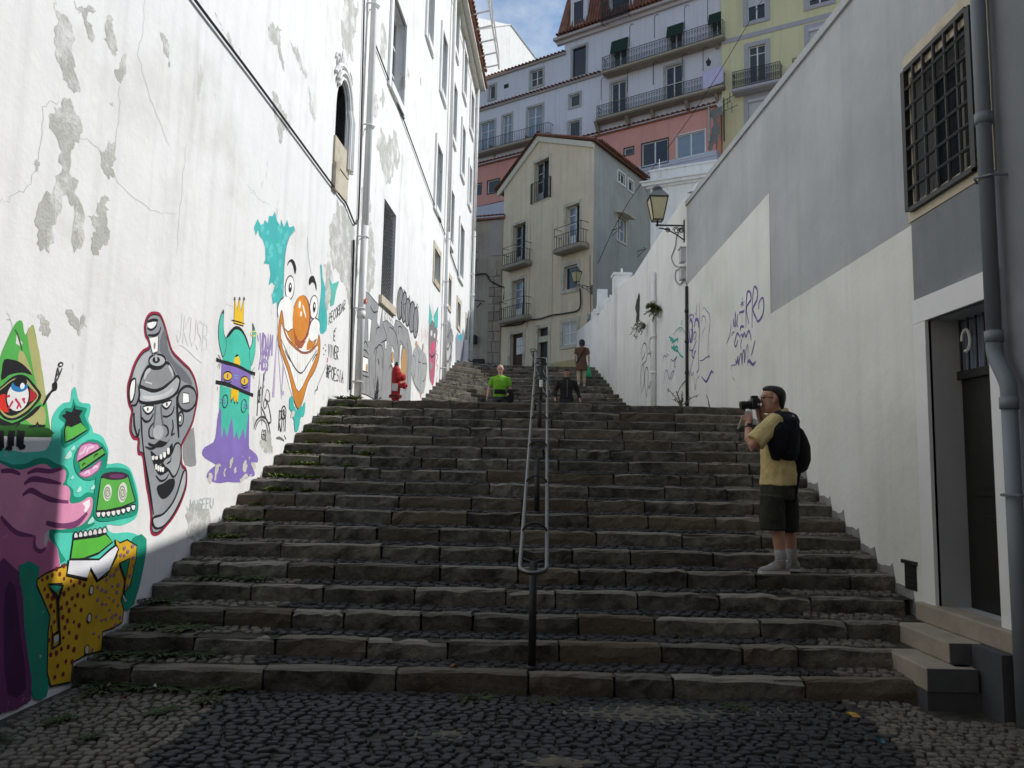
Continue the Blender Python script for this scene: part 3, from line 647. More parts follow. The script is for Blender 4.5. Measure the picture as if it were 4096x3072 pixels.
# bare plaster where paint has peeled, cracks
z1 = zoom(0, 0, 1.62); z4 = zoom(900, 0, 1.62); z5 = zoom(900, 900, 1.62); z2 = zoom(0, 1200, 1.62)
peels = [(z1, [(360, 60), (435, 110), (485, 240), (465, 330), (480, 460), (515, 600), (440, 560), (400, 450), (365, 380), (350, 280)]), (z1, [(480, 0), (540, 55), (590, 40), (620, 75), (560, 110), (615, 240), (605, 270), (560, 180), (510, 90)]),
 (z1, [(690, 100), (735, 130), (735, 200), (765, 330), (750, 360), (700, 290), (680, 200)]), (z1, [(810, 345), (815, 400), (800, 480), (790, 525), (750, 500), (775, 440)]),
 (z1, [(405, 640), (450, 630), (475, 690), (520, 760), (520, 870), (480, 950), (455, 1010), (465, 1150), (510, 1170), (530, 1330), (530, 1600), (480, 1640), (470, 1500), (480, 1330), (430, 1260), (370, 1400), (335, 1490), (320, 1640), (260, 1630), (240, 1520), (235, 1400), (270, 1300), (350, 1210), (380, 1130), (385, 1000), (370, 900), (320, 830), (315, 750), (350, 690), (400, 700)]),
 (z1, [(700, 910), (745, 920), (735, 1050), (710, 1160), (660, 1090), (650, 1000), (690, 970)]), (z1, [(680, 1260), (715, 1300), (690, 1400), (700, 1480), (660, 1600), (640, 1659), (600, 1640), (590, 1540), (600, 1430), (570, 1400), (640, 1390), (650, 1310)]),
 (z1, [(235, 1030), (258, 1050), (250, 1120), (230, 1110)]), (z1, [(1040, 200), (1070, 230), (1100, 300), (1095, 440), (1070, 350)]), (z1, [(710, 660), (740, 670), (730, 690)]), (z1, [(1390, 80), (1420, 140), (1500, 250), (1520, 330), (1490, 310), (1440, 200)]),
 (z4, [(770, 0), (860, 0), (850, 200), (830, 360), (800, 430), (775, 380), (765, 250), (750, 120)]), (z4, [(930, 400), (970, 480), (985, 640), (1000, 720), (980, 770), (950, 700), (940, 560)]), (z4, [(1010, 820), (1090, 830), (1130, 980), (1120, 1100), (1080, 1150), (1050, 1190), (1000, 1060), (980, 950)]),
 (z4, [(700, 1400), (720, 1240), (770, 1310), (830, 1450), (845, 1600), (828, 1860), (815, 2000), (790, 1890), (750, 1820), (725, 1750), (690, 1700), (672, 1659), (680, 1540)]), (z4, [(895, 1150), (935, 1250), (955, 1500), (965, 1659), (968, 1800), (950, 1870), (905, 1850), (890, 1500)]),
 (z4, [(280, 170), (340, 160), (370, 200), (360, 290), (390, 400), (385, 470), (365, 400), (340, 290), (290, 270)]), (z4, [(420, 250), (470, 290), (520, 440), (525, 510), (490, 460), (440, 330)]), (z4, [(305, 600), (345, 640), (400, 740), (420, 820), (380, 790), (370, 920), (355, 930), (350, 800), (310, 680)]),
 (z4, [(1010, 170), (1035, 180), (1040, 330), (1020, 400), (1005, 300)]), (z4, [(545, 560), (560, 640), (590, 760), (575, 770), (550, 690)]), (z4, [(1000, 640), (1020, 560), (1035, 640), (1020, 700)]), (z4, [(1180, 430), (1195, 470), (1190, 540), (1180, 500)]), (z4, [(1260, 440), (1275, 500), (1270, 560), (1262, 520)]),
 (z5, [(640, 250), (675, 230), (700, 350), (690, 480), (660, 560), (635, 500), (650, 400)]), (z2, [(250, 90), (300, 130), (330, 210), (290, 230), (255, 180)]), (z2, [(430, 60), (540, 90), (560, 180), (520, 230), (450, 150)]), (z2, [(1240, 1320), (1330, 1350), (1360, 1480), (1290, 1540), (1220, 1470), (1200, 1390)]), (z5, [(240, 1380), (300, 1390), (310, 1460), (270, 1480), (235, 1440)]), (z5, [(170, 1240), (205, 1270), (200, 1300)])]
for k, (Tf, pl) in enumerate(peels):
    d = Decal(FL, Tf, o=0.0016); d.uvpoly(jag([d.uv(q) for q in pl], 0.22, 3 if len(pl) < 20 else 2), (1, 1, 1)); d.build('peeled_patch', lb, m=OLDPLASTER)
cracks = [(z1, [(360, 0), (355, 60)]), (z1, [(940, 0), (925, 200), (895, 360), (940, 540), (1000, 700), (1060, 860), (1095, 940)]), (z1, [(1210, 920), (1180, 1180), (1155, 1390), (1140, 1659)]), (z1, [(0, 1320), (60, 1290), (150, 1220), (210, 1190), (245, 1040), (280, 800), (295, 680), (380, 655)]), (z1, [(520, 890), (610, 930), (680, 1030), (760, 1180), (880, 1290), (1010, 1380), (1140, 1385)]), (z1, [(770, 560), (770, 700), (750, 880), (740, 1000)]), (z1, [(1600, 1200), (1659, 1260)]), (z5, [(0, 510), (60, 545)]), (z4, [(170, 1240), (230, 1290), (290, 1330)]), (z2, [(50, 80), (60, 130), (110, 300), (200, 420)])]
for Tf, pl in cracks:
    cd = Decal(FL, Tf, 0.0012); uv = [cd.uv(q) for q in pl]; uv2 = []
    for a, b in zip(uv[:-1], uv[1:]):
        for t in (0, .25, .5, .75): uv2.append((a[0]+(b[0]-a[0])*t+random.gauss(0, .012), a[1]+(b[1]-a[1])*t+random.gauss(0, .012)))
    cd.uvstroke(uv2+[uv[-1]], 0.006, (198, 198, 192), 0); cd.build('crack', lb, m=PLAINP)
# ---------------------------------------------------------------- murals on the white building
BK = (28, 28, 32); WT = (244, 244, 240); RED = (158, 34, 66)
# grey cartoon face with a spray-can hat
d = Decal(FL, zoom(480, 1220, 3.3175), 0.0022)
out = [(430, 85), (520, 100), (570, 180), (610, 300), (650, 450), (700, 600), (800, 710), (860, 770), (930, 840), (1000, 980), (1035, 1150), (1030, 1270), (990, 1480), (960, 1590), (900, 1720), (825, 1870), (820, 2010), (830, 2110), (870, 2150), (890, 2230), (885, 2400), (850, 2530), (790, 2680), (700, 2840), (600, 2960), (540, 3030), (480, 3065), (420, 3050), (395, 2960), (400, 2790), (370, 2560), (340, 2400), (310, 2150), (290, 2010), (240, 1990), (225, 1900), (230, 1800), (180, 1790), (140, 1730), (120, 1640), (130, 1500), (145, 1410), (110, 1330), (90, 1200), (95, 1050), (130, 930), (170, 800), (230, 680), (300, 590), (375, 545), (365, 480), (330, 420), (315, 300), (330, 200), (370, 120)]
d.poly([(880, 1750), (975, 1620), (1000, 2000), (1000, 2130), (860, 2120), (830, 1900)], (150, 151, 152), 2)
d.poly(out, RED, 3); d.poly(out, BK, 3, 0.022); d.poly(out, (150, 154, 157), 3, 0.034)
LG = (180, 184, 186); DG = (112, 114, 120)
d.poly([(540, 420), (600, 330), (640, 600), (720, 740), (880, 900), (960, 1060), (830, 1010), (760, 930), (690, 800), (610, 720), (520, 600)], DG, 3)
d.poly([(170, 960), (240, 740), (340, 640), (390, 620), (410, 690), (330, 820), (270, 940), (250, 1050)], LG, 3)
d.poly([(360, 210), (430, 178), (497, 188), (490, 225), (380, 240)], BK, 2); d.poly([(358, 270), (380, 235), (480, 222), (450, 290), (400, 312)], WT, 2); d.stroke([(355, 305), (410, 330), (470, 290), (490, 225)], 0.02, BK)
d.stroke([(540, 290), (510, 370), (450, 405), (365, 400)], 0.022, BK); d.poly([(380, 445), (505, 415), (500, 620), (425, 645)], WT); d.ell(455, 540, 14, 48, (140, 140, 140)); d.stroke([(380, 445), (425, 645), (500, 620), (505, 415)], 0.018, BK, 0)
d.ell(490, 740, 112, 88, LG, outline=BK, ow=0.022); d.ell(475, 728, 50, 46, BK); d.poly([(455, 660), (490, 655), (490, 745), (465, 745)], LG)
d.lined([(375, 815), (300, 930), (262, 1040), (270, 1075), (380, 1120), (480, 1135), (600, 1085), (722, 960), (690, 860), (620, 765), (540, 830), (440, 840)], (146, 149, 151), BK, 0.026)
d.stroke([(320, 980), (345, 900), (400, 850)], 0.03, (200, 203, 204)); d.stroke([(420, 1045), (330, 1020)], 0.025, (205, 207, 208)); d.stroke([(640, 800), (690, 900), (690, 950)], 0.03, (196, 198, 199))
d.lined([(262, 1090), (420, 1140), (560, 1105), (690, 1000), (750, 945), (790, 995), (770, 1110), (720, 1190), (600, 1260), (440, 1300), (262, 1285), (255, 1180)], LG, BK, 0.028)
d.stroke([(300, 1220), (430, 1235), (580, 1200), (700, 1110)], 0.035, (205, 207, 207))
d.lined([(150, 1000), (200, 985), (192, 1150), (165, 1260), (130, 1285), (115, 1180), (125, 1080)], WT, BK, 0.018)
d.stroke([(240, 1070), (250, 1190), (210, 1320), (150, 1330)], 0.022, BK)
d.ell(885, 1240, 125, 168, (138, 141, 144), outline=BK, ow=0.026); d.lined([(830, 1160), (905, 1175), (915, 1295), (825, 1310)], WT, BK, 0.012, 0)
d.ell(800, 1510, 38, 95, (150, 152, 154), outline=BK, ow=0.02); d.ell(792, 1510, 18, 45, WT, outline=BK, ow=0.012)
for a in ([(305, 1345), (435, 1335), (425, 1400), (370, 1445), (320, 1410)], [(555, 1305), (670, 1265), (665, 1320), (615, 1375), (570, 1350)]): d.lined(a, WT, BK, 0.016, 3)
d.ell(362, 1382, 12, 24, (90, 90, 95)); d.ell(615, 1318, 12, 24, (60, 60, 65))
for a in ([(285, 1490), (330, 1545), (390, 1530), (440, 1440)], [(555, 1470), (620, 1480), (690, 1430), (715, 1340)], [(440, 1560), (385, 1640), (380, 1720), (400, 1760), (450, 1770)], [(560, 1580), (620, 1620), (635, 1700), (600, 1750)], [(690, 1520), (700, 1620), (680, 1720), (720, 1700)], [(330, 1880), (400, 1905), (470, 1890)], [(270, 1330), (275, 1500), (285, 1700), (310, 1950), (350, 2200), (400, 2500), (440, 2780)]): d.stroke(a, 0.018, BK)
d.stroke([(750, 1210), (755, 1400), (765, 1600), (775, 1760)], 0.03, BK); d.ell(500, 1690, 72, 98, LG); d.stroke([(470, 1330), (455, 1500), (440, 1620)], 0.02, (110, 112, 118)); d.stroke([(540, 1330), (550, 1480), (570, 1600)], 0.02, (110, 112, 118))
d.poly([(370, 1820), (450, 1850), (520, 1790), (620, 1820), (690, 1720), (600, 1860), (500, 1890), (390, 1870)], BK, 2)
d.poly([(400, 1930), (480, 2000), (560, 1980), (640, 1900), (690, 1830), (690, 1970), (660, 2050), (600, 2150), (640, 2190), (600, 2230), (530, 2260), (480, 2210), (440, 2110)], BK, 2)
for x, y, w, h in ((430, 2010, 34, 42), (475, 2012, 38, 36), (535, 1990, 34, 52), (582, 1960, 36, 62), (632, 1905, 34, 70), (470, 2120, 26, 62), (500, 2140, 26, 60), (530, 2150, 26, 58), (560, 2160, 30, 50)): d.poly([(x-w/2, y), (x+w/2, y-8), (x+w/2-3, y+h), (x-w/2+5, y+h)], WT, 2)
d.lined([(560, 2090), (600, 2030), (650, 2010), (690, 1950), (720, 1860), (760, 1830), (798, 1880), (800, 2050), (760, 2200), (720, 2270), (690, 2270), (640, 2190), (590, 2150)], (160, 163, 165), BK, 0.018)
d.stroke([(610, 2110), (660, 2070), (670, 2010)], 0.02, BK)
d.poly([(500, 2390), (560, 2370), (640, 2310), (715, 2310), (715, 2400), (680, 2480), (620, 2550), (560, 2570), (510, 2520), (485, 2440)], BK, 2)
d.lined([(440, 2820), (560, 2775), (680, 2640), (760, 2470), (830, 2230), (865, 2200), (868, 2330), (840, 2470), (770, 2640), (660, 2830), (560, 2940), (470, 2960), (430, 2900)], LG, BK, 0.02)
d.stroke([(470, 2260), (530, 2330), (600, 2310), (640, 2240)], 0.016, BK); d.stroke([(180, 1430), (185, 1600), (230, 1740), (250, 1640)], 0.02, BK)
d.build('mural', lb, 'mural of a grey grinning cartoon face outlined in dark red')
# green eye pyramid, pink snout, green heads and yellow dotted jacket
GRN = (88, 176, 84); KH = (178, 178, 116); TL = (84, 208, 184); TD = (22, 150, 122); PK = (230, 152, 186); PU = (126, 62, 110)
D0 = zoom(0, 1740, 3.318); E0 = zoom(0, 2180, 2.44); C0 = zoom(0, 1260, 3.3175)
d = Decal(FL, D0, 0.0022)
d.poly([(690, 60), (830, 160), (870, 90), (1000, 40), (1150, -40), (1330, 0), (1400, 100), (1440, 230), (1420, 380), (1560, 370), (1680, 410), (1750, 500), (1830, 780), (1830, 1000), (1780, 1120), (1600, 1200), (1420, 1190), (1480, 1300), (1700, 1290), (1840, 1340), (1890, 1450), (1860, 1659), (1850, 1800), (1500, 1800), (700, 1700), (-200, 1500), (-200, 260), (300, 230), (600, 200)], TL, 3)
d.T = C0; d.poly([(950, 1000), (1000, 960), (1050, 1150), (1190, 1180), (1190, 1300), (1170, 1400), (1230, 1530), (1180, 1680), (1000, 1760), (830, 1800), (700, 1760), (680, 1500), (690, 1360), (740, 1260), (830, 1170), (930, 1140)], TL, 3)
d.poly([(970, 1110), (1010, 1200), (1150, 1240), (1120, 1340), (1190, 1520), (1090, 1620), (940, 1720), (830, 1760), (800, 1540), (850, 1440), (770, 1360), (850, 1240), (940, 1230)], TD, 3)
d.poly([(985, 1190), (1000, 1250), (1095, 1265), (1050, 1340), (1090, 1440), (1000, 1480), (930, 1470), (850, 1480), (870, 1390), (810, 1335), (870, 1310), (865, 1270), (950, 1290)], BK)
d.lined([(880, 1455), (940, 1475), (1070, 1420), (1155, 1525), (960, 1650), (860, 1690), (850, 1520)], (94, 186, 78), BK, 0.014, 0)
d.poly([(-220, 1640), (-60, 900), (0, 560), (60, 400), (150, 200), (220, 90), (270, 70), (300, 110), (330, 270), (420, 130), (455, 190), (500, 420), (570, 830), (610, 1130), (670, 1560), (650, 1620), (0, 1600)], GRN, 2)
d.poly([(355, 240), (415, 145), (440, 160), (470, 300), (520, 500), (560, 800), (600, 1100), (540, 1180), (470, 900), (410, 600)], KH, 2); d.poly([(250, 480), (310, 500), (370, 640), (430, 800), (330, 760), (240, 640)], KH, 2); d.poly([(330, 1380), (480, 1240), (580, 1230), (600, 1430), (480, 1470)], KH, 2)
d.poly([(215, 260), (260, 330), (295, 370), (265, 415), (205, 380)], (222, 220, 214)); d.stroke([(190, 190), (230, 260), (280, 440), (285, 480)], 0.012, (70, 90, 60), 2)
d.poly([(-200, 1500), (200, 1440), (640, 1500), (665, 1620), (0, 1600), (-200, 1620)], (42, 92, 34), 2)
d.poly([(50, 590), (150, 590), (250, 620), (340, 690), (430, 800), (330, 770), (220, 770), (110, 800), (10, 870), (20, 720)], BK, 2)
eye = [(-90, 1060), (30, 930), (140, 830), (250, 790), (350, 815), (440, 910), (545, 1065), (460, 1200), (330, 1330), (150, 1400), (0, 1330)]
d.poly(eye, BK, 3); d.poly([(-60, 1060), (60, 930), (150, 860), (250, 825), (340, 850), (420, 940), (505, 1065), (430, 1190), (310, 1300), (150, 1370), (10, 1290)], KH, 3); d.poly([(-50, 1065), (70, 940), (160, 870), (250, 845), (320, 880), (400, 970), (490, 1070), (410, 1170), (300, 1270), (150, 1340), (20, 1270)], BK, 3)
d.poly([(-30, 1090), (70, 1050), (80, 1200), (110, 1290), (0, 1260)], (226, 52, 38), 2); d.poly([(385, 980), (485, 1070), (380, 1160)], (190, 42, 52), 2); d.ell(230, 1080, 155, 208, (238, 238, 236), outline=BK, ow=0.014)
d.ell(250, 945, 112, 78, (42, 128, 188)); d.ell(262, 888, 92, 68, BK); d.ell(290, 942, 30, 42, (246, 246, 250))
for a in ([(80, 1085), (125, 1070)], [(195, 1110), (240, 1170), (275, 1232)], [(215, 1245), (255, 1160)], [(165, 1140), (125, 1210), (105, 1245)], [(290, 1105), (325, 1170)], [(320, 1100), (310, 1130)]): d.stroke(a, 0.016, (206, 58, 92), 2, taper=False)
d.poly([(-40, 1350), (150, 1435), (330, 1340), (470, 1220), (545, 1200), (430, 1330), (300, 1405), (150, 1465), (-40, 1450)], BK, 2)
d.poly([(560, 1185), (620, 1060), (690, 980), (690, 910), (740, 880), (755, 940), (740, 1000), (680, 1030), (585, 1190)], BK, 2)
for a in ([(722, 890), (745, 780), (762, 690)], [(745, 885), (785, 790), (820, 700)], [(762, 690), (775, 770), (735, 820), (745, 880)]): d.stroke(a, 0.010, (70, 70, 72), 2)
d.ell(800, 655, 34, 36, (60, 60, 62)); d.ell(800, 660, 17, 12, WT); d.stroke([(375, 1485), (470, 1470), (490, 1430), (505, 1470), (595, 1470)], 0.02, BK, 0); d.stroke([(200, 1480), (260, 1430)], 0.02, BK, 0)
d.T = D0
for a, f in (([(150, -60), (140, 60), (135, 150)], (110, 180)), ([(275, -60), (262, 60), (258, 150)], (285, 155)), ([(0, -60), (0, 180)], (-20, 180))): d.stroke(a, 0.055, BK, 2, taper=False); d.ell(f[0], f[1], 46, 38, BK)
d.poly([(-200, 400), (150, 390), (330, 380), (480, 310), (620, 310), (740, 380), (860, 420), (910, 520), (880, 640), (960, 720), (975, 810), (1060, 820), (1150, 760), (1260, 800), (1270, 980), (1230, 1130), (1250, 1180), (1120, 1250), (960, 1290), (720, 1300), (730, 1420), (800, 1560), (800, 1700), (-200, 1700)], TD, 3)
d.poly([(-200, 440), (130, 440), (280, 460), (500, 392), (600, 388), (700, 450), (830, 455), (865, 490), (855, 600), (820, 660), (890, 680), (925, 760), (915, 880), (960, 910), (1080, 880), (1160, 825), (1215, 840), (1222, 930), (1180, 1080), (1080, 1190), (960, 1230), (800, 1255), (640, 1260), (660, 1400), (740, 1480), (770, 1600), (770, 1800), (500, 1900), (-200, 1950)], PK, 3)
d.poly([(-200, 1150), (100, 1160), (260, 1330), (440, 1340), (470, 1500), (540, 1540), (610, 1500), (640, 1400), (740, 1480), (770, 1650), (770, 1800), (500, 1900), (-200, 1950)], (196, 110, 152), 2)
for a, w in (([(350, 510), (480, 465), (660, 480), (820, 440)], .03), ([(310, 650), (420, 585), (600, 605), (800, 645)], .035), ([(290, 800), (400, 735), (550, 810), (700, 865), (900, 890)], .035), ([(600, 1165), (800, 1205), (1000, 1180), (1150, 1030)], .045), ([(0, 480), (140, 475), (260, 520)], .03), ([(0, 1080), (80, 1180), (220, 1300), (430, 1340)], .03), ([(450, 1330), (450, 1480), (520, 1545), (600, 1500)], .03)): d.stroke(a, w, PU)
d.poly([(1080, 910), (1180, 850), (1190, 930), (1130, 1030), (1105, 1010), (1120, 950)], (250, 240, 246)); d.poly([(580, 1330), (640, 1260), (630, 1380), (580, 1470)], (214, 206, 214), 2)
for x, y, w in ((900, 260, 60), (960, 170, 34), (1040, 720, 40), (1225, 690, 34), (950, 560, 24), (1200, 1130, 50)): d.poly([(x-w, y+w), (x+w*.4, y-w), (x+w*.7, y+w*.5)], (196, 240, 230), 2)
d.ell(1195, 330, 225, 275, TD); d.lined([(1010, 330), (1020, 240), (1060, 150), (1110, 118), (1180, 100), (1230, 112), (1290, 120), (1300, 190), (1150, 270), (1030, 345)], (222, 156, 196), (150, 80, 130), 0.01); d.lined([(1050, 500), (1200, 430), (1320, 340), (1322, 400), (1290, 470), (1250, 500), (1180, 550), (1110, 560), (1060, 540)], (222, 156, 196), (150, 80, 130), 0.01)
for a in ([(1040, 260), (1100, 220), (1130, 150)], [(1140, 250), (1160, 180), (1240, 150)], [(1100, 520), (1160, 480), (1180, 520)], [(1220, 450), (1250, 420), (1290, 420)]): d.stroke(a, 0.02, (240, 208, 226))
d.lined([(1030, 350), (1350, 165), (1385, 250), (1060, 475)], (96, 178, 76), BK, 0.016, 0); d.stroke([(1235, 300), (1255, 265), (1295, 250)], 0.014, (40, 90, 30)); d.stroke([(1075, 410), (1100, 380), (1125, 378)], 0.014, (40, 90, 30))
d.poly([(1270, 520), (1350, 450), (1520, 430), (1700, 470), (1760, 620), (1820, 880), (1800, 1050), (1600, 1110), (1360, 1150), (1250, 1100), (1230, 950)], TD, 3)
d.lined([(1330, 560), (1690, 540), (1785, 880), (1600, 965), (1400, 1005), (1265, 1010), (1300, 760)], (96, 182, 78), BK, 0.018, 0); d.ell(1515, 542, 178, 56, (62, 40, 58)); d.ell(1540, 545, 100, 30, (112, 58, 104))
for cx, cy, rx, ry in ((1415, 765, 56, 112), (1615, 762, 60, 134)):
    d.ell(cx, cy, rx, ry, (226, 226, 214))
    d.stroke([(cx+rx*.85*(1-t/16)*math.cos(t*1.05), cy+ry*.85*(1-t/16)*math.sin(t*1.05)) for t in range(15)], 0.012, (140, 150, 132), 3)
for k in range(8):
    x = 1265+k*66; y = 1025-k*k*1.9; d.lined([(x, y), (x+58, y-8), (x+52, y+52), (x+30, y+72), (x+8, y+54)], (240, 238, 236), BK, 0.012, 2)
d.lined([(960, 1385), (1300, 1345), (1390, 1310), (1482, 1420), (1300, 1565), (1100, 1640), (920, 1660)], (92, 190, 66), BK, 0.016, 0)
for k in range(7):
    x = 965+k*64; y = 1370-k*11; d.lined([(x, y), (x+4, y-60), (x+28, y-85), (x+50, y-62), (x+54, y-8)], (228, 226, 224), BK, 0.012, 2)
d.T = E0
d.poly([(175, 200), (370, 210), (360, 330), (450, 640), (480, 780), (460, 1300), (440, 1480), (320, 1500), (280, 1300), (225, 900)], TD, 2); d.poly([(200, 280), (310, 270), (330, 480), (430, 760), (410, 1200), (395, 1400), (330, 1430), (300, 1250), (250, 900)], (40, 146, 118), 2)
d.poly([(-120, 240), (170, 260), (225, 800), (265, 1100), (290, 1515), (0, 1640), (-120, 1690)], (112, 54, 102), 2); d.poly([(40, 420), (130, 400), (190, 900), (240, 1400), (60, 1460), (20, 900)], (78, 34, 76), 2)
YL = (214, 170, 36)
d.poly([(1300, -80), (1420, -60), (1395, 200), (1300, 570), (1180, 620), (1150, 300)], TD, 2)
jk = [(345, 330), (430, 270), (640, 180), (650, 290), (835, 340), (870, 230), (935, 350), (1030, 290), (1130, 100), (1110, -60), (1160, -30), (1230, -60), (1330, 0), (1320, 150), (1262, 400), (1200, 480), (1170, 520), (1200, 620), (1185, 760), (1090, 820), (992, 850), (982, 1040), (830, 1080), (705, 1150), (680, 1345), (480, 1390), (440, 1250), (450, 850), (470, 700), (400, 540), (340, 400)]
d.poly(jk, BK); d.poly(jk, YL, 0, 0.014)
rr = random.Random(3)
for k in range(46):
    x, y = [(400, 340), (448, 318), (498, 295), (540, 235), (570, 285), (612, 330), (680, 350), (766, 362), (708, 395), (655, 430), (610, 475), (690, 520), (745, 490), (800, 500), (640, 570), (720, 590), (585, 615), (660, 640), (778, 635), (600, 705), (645, 740), (708, 750), (758, 785), (618, 805), (662, 855), (604, 905), (730, 900), (585, 1015), (652, 995), (708, 1020), (480, 1070), (535, 1055), (628, 1135), (690, 1140), (548, 1180), (450, 495), (480, 595), (512, 645), (515, 750), (420, 430), (500, 515), (462, 930), (610, 200), (520, 1290), (600, 1260), (808, 390)][k]
    s_ = rr.uniform(0.8, 1.25); d.ell(x, y, 15*s_, 24*s_, (122, 38, 42), 8)
for x, y in [(1065, 300), (1100, 290), (1025, 340), (1140, 390), (1080, 405), (980, 440), (1022, 452), (940, 410), (1128, 462), (1050, 515), (940, 535), (1095, 545), (1140, 585), (985, 578), (1022, 578), (1055, 635), (1118, 680), (1080, 705), (1155, 712), (1020, 725), (980, 735), (925, 700), (903, 862), (955, 895), (885, 1025), (1110, 780), (1165, 98), (1235, 62), (1200, 30), (1282, 10), (1125, 240), (1200, 100), (1285, 125), (1290, 200), (1250, 300), (1228, 400)]: d.ell(x, y, 14*rr.uniform(.7, 1.2), 20*rr.uniform(.7, 1.2), (150, 112, 140), 8)
for x, y in ((875, 440), (855, 712), (830, 1020)): d.ell(x, y, 20, 44, (216, 208, 196), outline=BK, ow=0.008)
d.lined([(660, 140), (950, 140), (1060, 40), (1115, 0), (1140, 40), (1050, 250), (935, 345), (865, 225), (835, 330), (635, 290)], (236, 236, 240), BK, 0.016, 0)
d.poly([(450, 385), (590, 390), (535, 475)], TD); d.stroke([(590, 385), (445, 382), (520, 480), (545, 520), (560, 840), (570, 960), (490, 1010), (495, 880), (560, 840)], 0.022, BK, 0, taper=False); d.stroke([(595, 385), (550, 540)], 0.024, BK, 0, taper=False); d.poly([(505, 900), (552, 868), (552, 930), (508, 960)], (206, 204, 200)); d.stroke([(480, 780), (495, 900)], 0.02, BK, 0)
d.poly([(1160, 185), (1245, 140), (1208, 320)], TD); d.stroke([(1150, 182), (1250, 130), (1205, 350), (1195, 480), (1220, 560), (1180, 500), (1205, 340), (1150, 182)], 0.018, BK, 0, taper=False); d.poly([(1185, 480), (1220, 545), (1205, 560), (1180, 510)], (200, 200, 204))
d.build('mural', lb, 'mural of a green eye pyramid, pink snout, green heads and yellow dotted jacket')
# teal horned monster with crown
d = Decal(FL, zoom(780, 1160, 4.147), 0.0022); G0 = zoom(780, 1540, 3.95); F0 = d.T; TE = (74, 196, 172); VI = (134, 114, 186)
d.T = G0; d.poly([(395, 0), (860, 150), (850, 480), (835, 960), (700, 960), (410, 930), (375, 420)], TE)
d.poly([(380, 400), (410, 400), (415, 850), (455, 640), (500, 820), (580, 500), (610, 850), (650, 720), (690, 870), (760, 680), (790, 860), (835, 480), (855, 480), (850, 950), (880, 1020), (960, 1090), (995, 1170), (980, 1225), (920, 1220), (900, 1250), (940, 1380), (930, 1440), (850, 1450), (700, 1540), (520, 1530), (400, 1550), (280, 1530), (180, 1450), (230, 1340), (320, 1270), (300, 1240), (150, 1150), (110, 1070), (150, 980), (290, 900), (330, 750), (350, 550)], VI, 2)
for a in ([(330, 1250), (380, 1240), (410, 1290), (360, 1370), (330, 1500), (300, 1510), (310, 1380)], [(550, 1180), (600, 1140), (595, 1220), (560, 1320), (540, 1300)], [(460, 1340), (490, 1320), (480, 1430), (455, 1450)], [(760, 1240), (800, 1180), (830, 1280), (800, 1370), (750, 1320)], [(880, 1210), (930, 1230), (960, 1320), (900, 1290)], [(210, 1400), (250, 1380), (275, 1460), (260, 1545), (200, 1470)], [(610, 1330), (650, 1300), (660, 1390), (620, 1400)], [(740, 1110), (758, 1120), (748, 1145)], [(840, 1150), (868, 1140), (860, 1180)], [(700, 1480), (790, 1400), (900, 1410), (880, 1450), (720, 1545)]): d.uvpoly(jag([d.uv(q) for q in a], .15, 2), s2l((205, 203, 192)))
d.T = F0
d.poly([(455, 1180), (505, 820), (560, 730), (640, 650), (700, 630), (780, 690), (850, 820), (900, 980), (925, 1345), (700, 1290)], TE, 2)
d.lined([(475, 325), (440, 380), (400, 520), (385, 700), (400, 900), (440, 1060), (460, 1110), (500, 1020), (515, 840), (480, 740), (465, 600), (470, 450)], TE, (70, 80, 80), 0.010, 2); d.lined([(950, 550), (985, 640), (1000, 800), (990, 1050), (960, 1180), (930, 1260), (905, 1150), (900, 1000), (940, 900), (955, 760)], TE, (70, 80, 80), 0.010, 2)
d.poly([(475, 325), (440, 385), (470, 400)], (60, 60, 62)); d.poly([(950, 550), (985, 650), (962, 690)], (70, 72, 74))
d.poly([(510, 800), (560, 700), (640, 610), (700, 598), (770, 640), (840, 760), (890, 910), (910, 1000), (880, 940), (820, 780), (760, 690), (700, 655), (640, 670), (570, 760)], BK, 2)
d.lined([(655, 115), (695, 330), (735, 110), (755, 360), (810, 130), (800, 590), (640, 545)], (238, 196, 46), (150, 120, 90), 0.008, 0); d.stroke([(605, 500), (700, 525), (820, 560)], 0.014, BK); d.stroke([(640, 550), (800, 600)], 0.016, BK, 0)
for x in (655, 735, 810): d.poly([(x-8, 115), (x+8, 115), (x+18, 170), (x-16, 170)], (100, 96, 90))
d.poly([(640, 1240), (650, 1140), (690, 1075), (730, 1130), (742, 1255)], (238, 196, 46), 2); d.poly([(655, 1110), (690, 1062), (720, 1090), (690, 1105)], BK, 2)
d.poly([(440, 1200), (700, 1270), (922, 1365), (910, 1700), (620, 1610), (430, 1550)], VI)
d.stroke([(350, 1150), (450, 1190), (700, 1262), (900, 1362), (992, 1392)], 0.036, BK, 4, taper=False); d.stroke([(340, 1525), (560, 1575), (800, 1685), (960, 1745)], 0.036, BK, 4, taper=False)
for cx, cy, rx in ((535, 1428, 74), (815, 1508, 64)): d.ell(cx, cy, rx, 76, (238, 196, 46), outline=BK, ow=0.014); d.ell(cx, cy, 12, 46, (140, 96, 150)); d.stroke([(cx-60, cy+80), (cx, cy+118), (cx+62, cy+92)], 0.014, BK)
d.stroke([(640, 1412), (712, 1425)], 0.014, (80, 196, 200), 0); d.stroke([(640, 1452), (708, 1468)], 0.014, (80, 196, 200), 0); d.stroke([(920+50*math.cos(a)+50, 725+40*math.sin(a)) for a in [k*.5 for k in range(14)]], 0.012, (226, 214, 110), 0)
for a in ((380, 1070, 430, 1150), (395, 1080, 420, 1140), (370, 1280, 400, 1210), (400, 1300, 420, 1210), (985, 1280, 950, 1340), (975, 1470, 950, 1400), (370, 1600, 370, 1659)): d.stroke([a[:2], a[2:]], 0.02, (178, 180, 182), 0)
d.T = G0
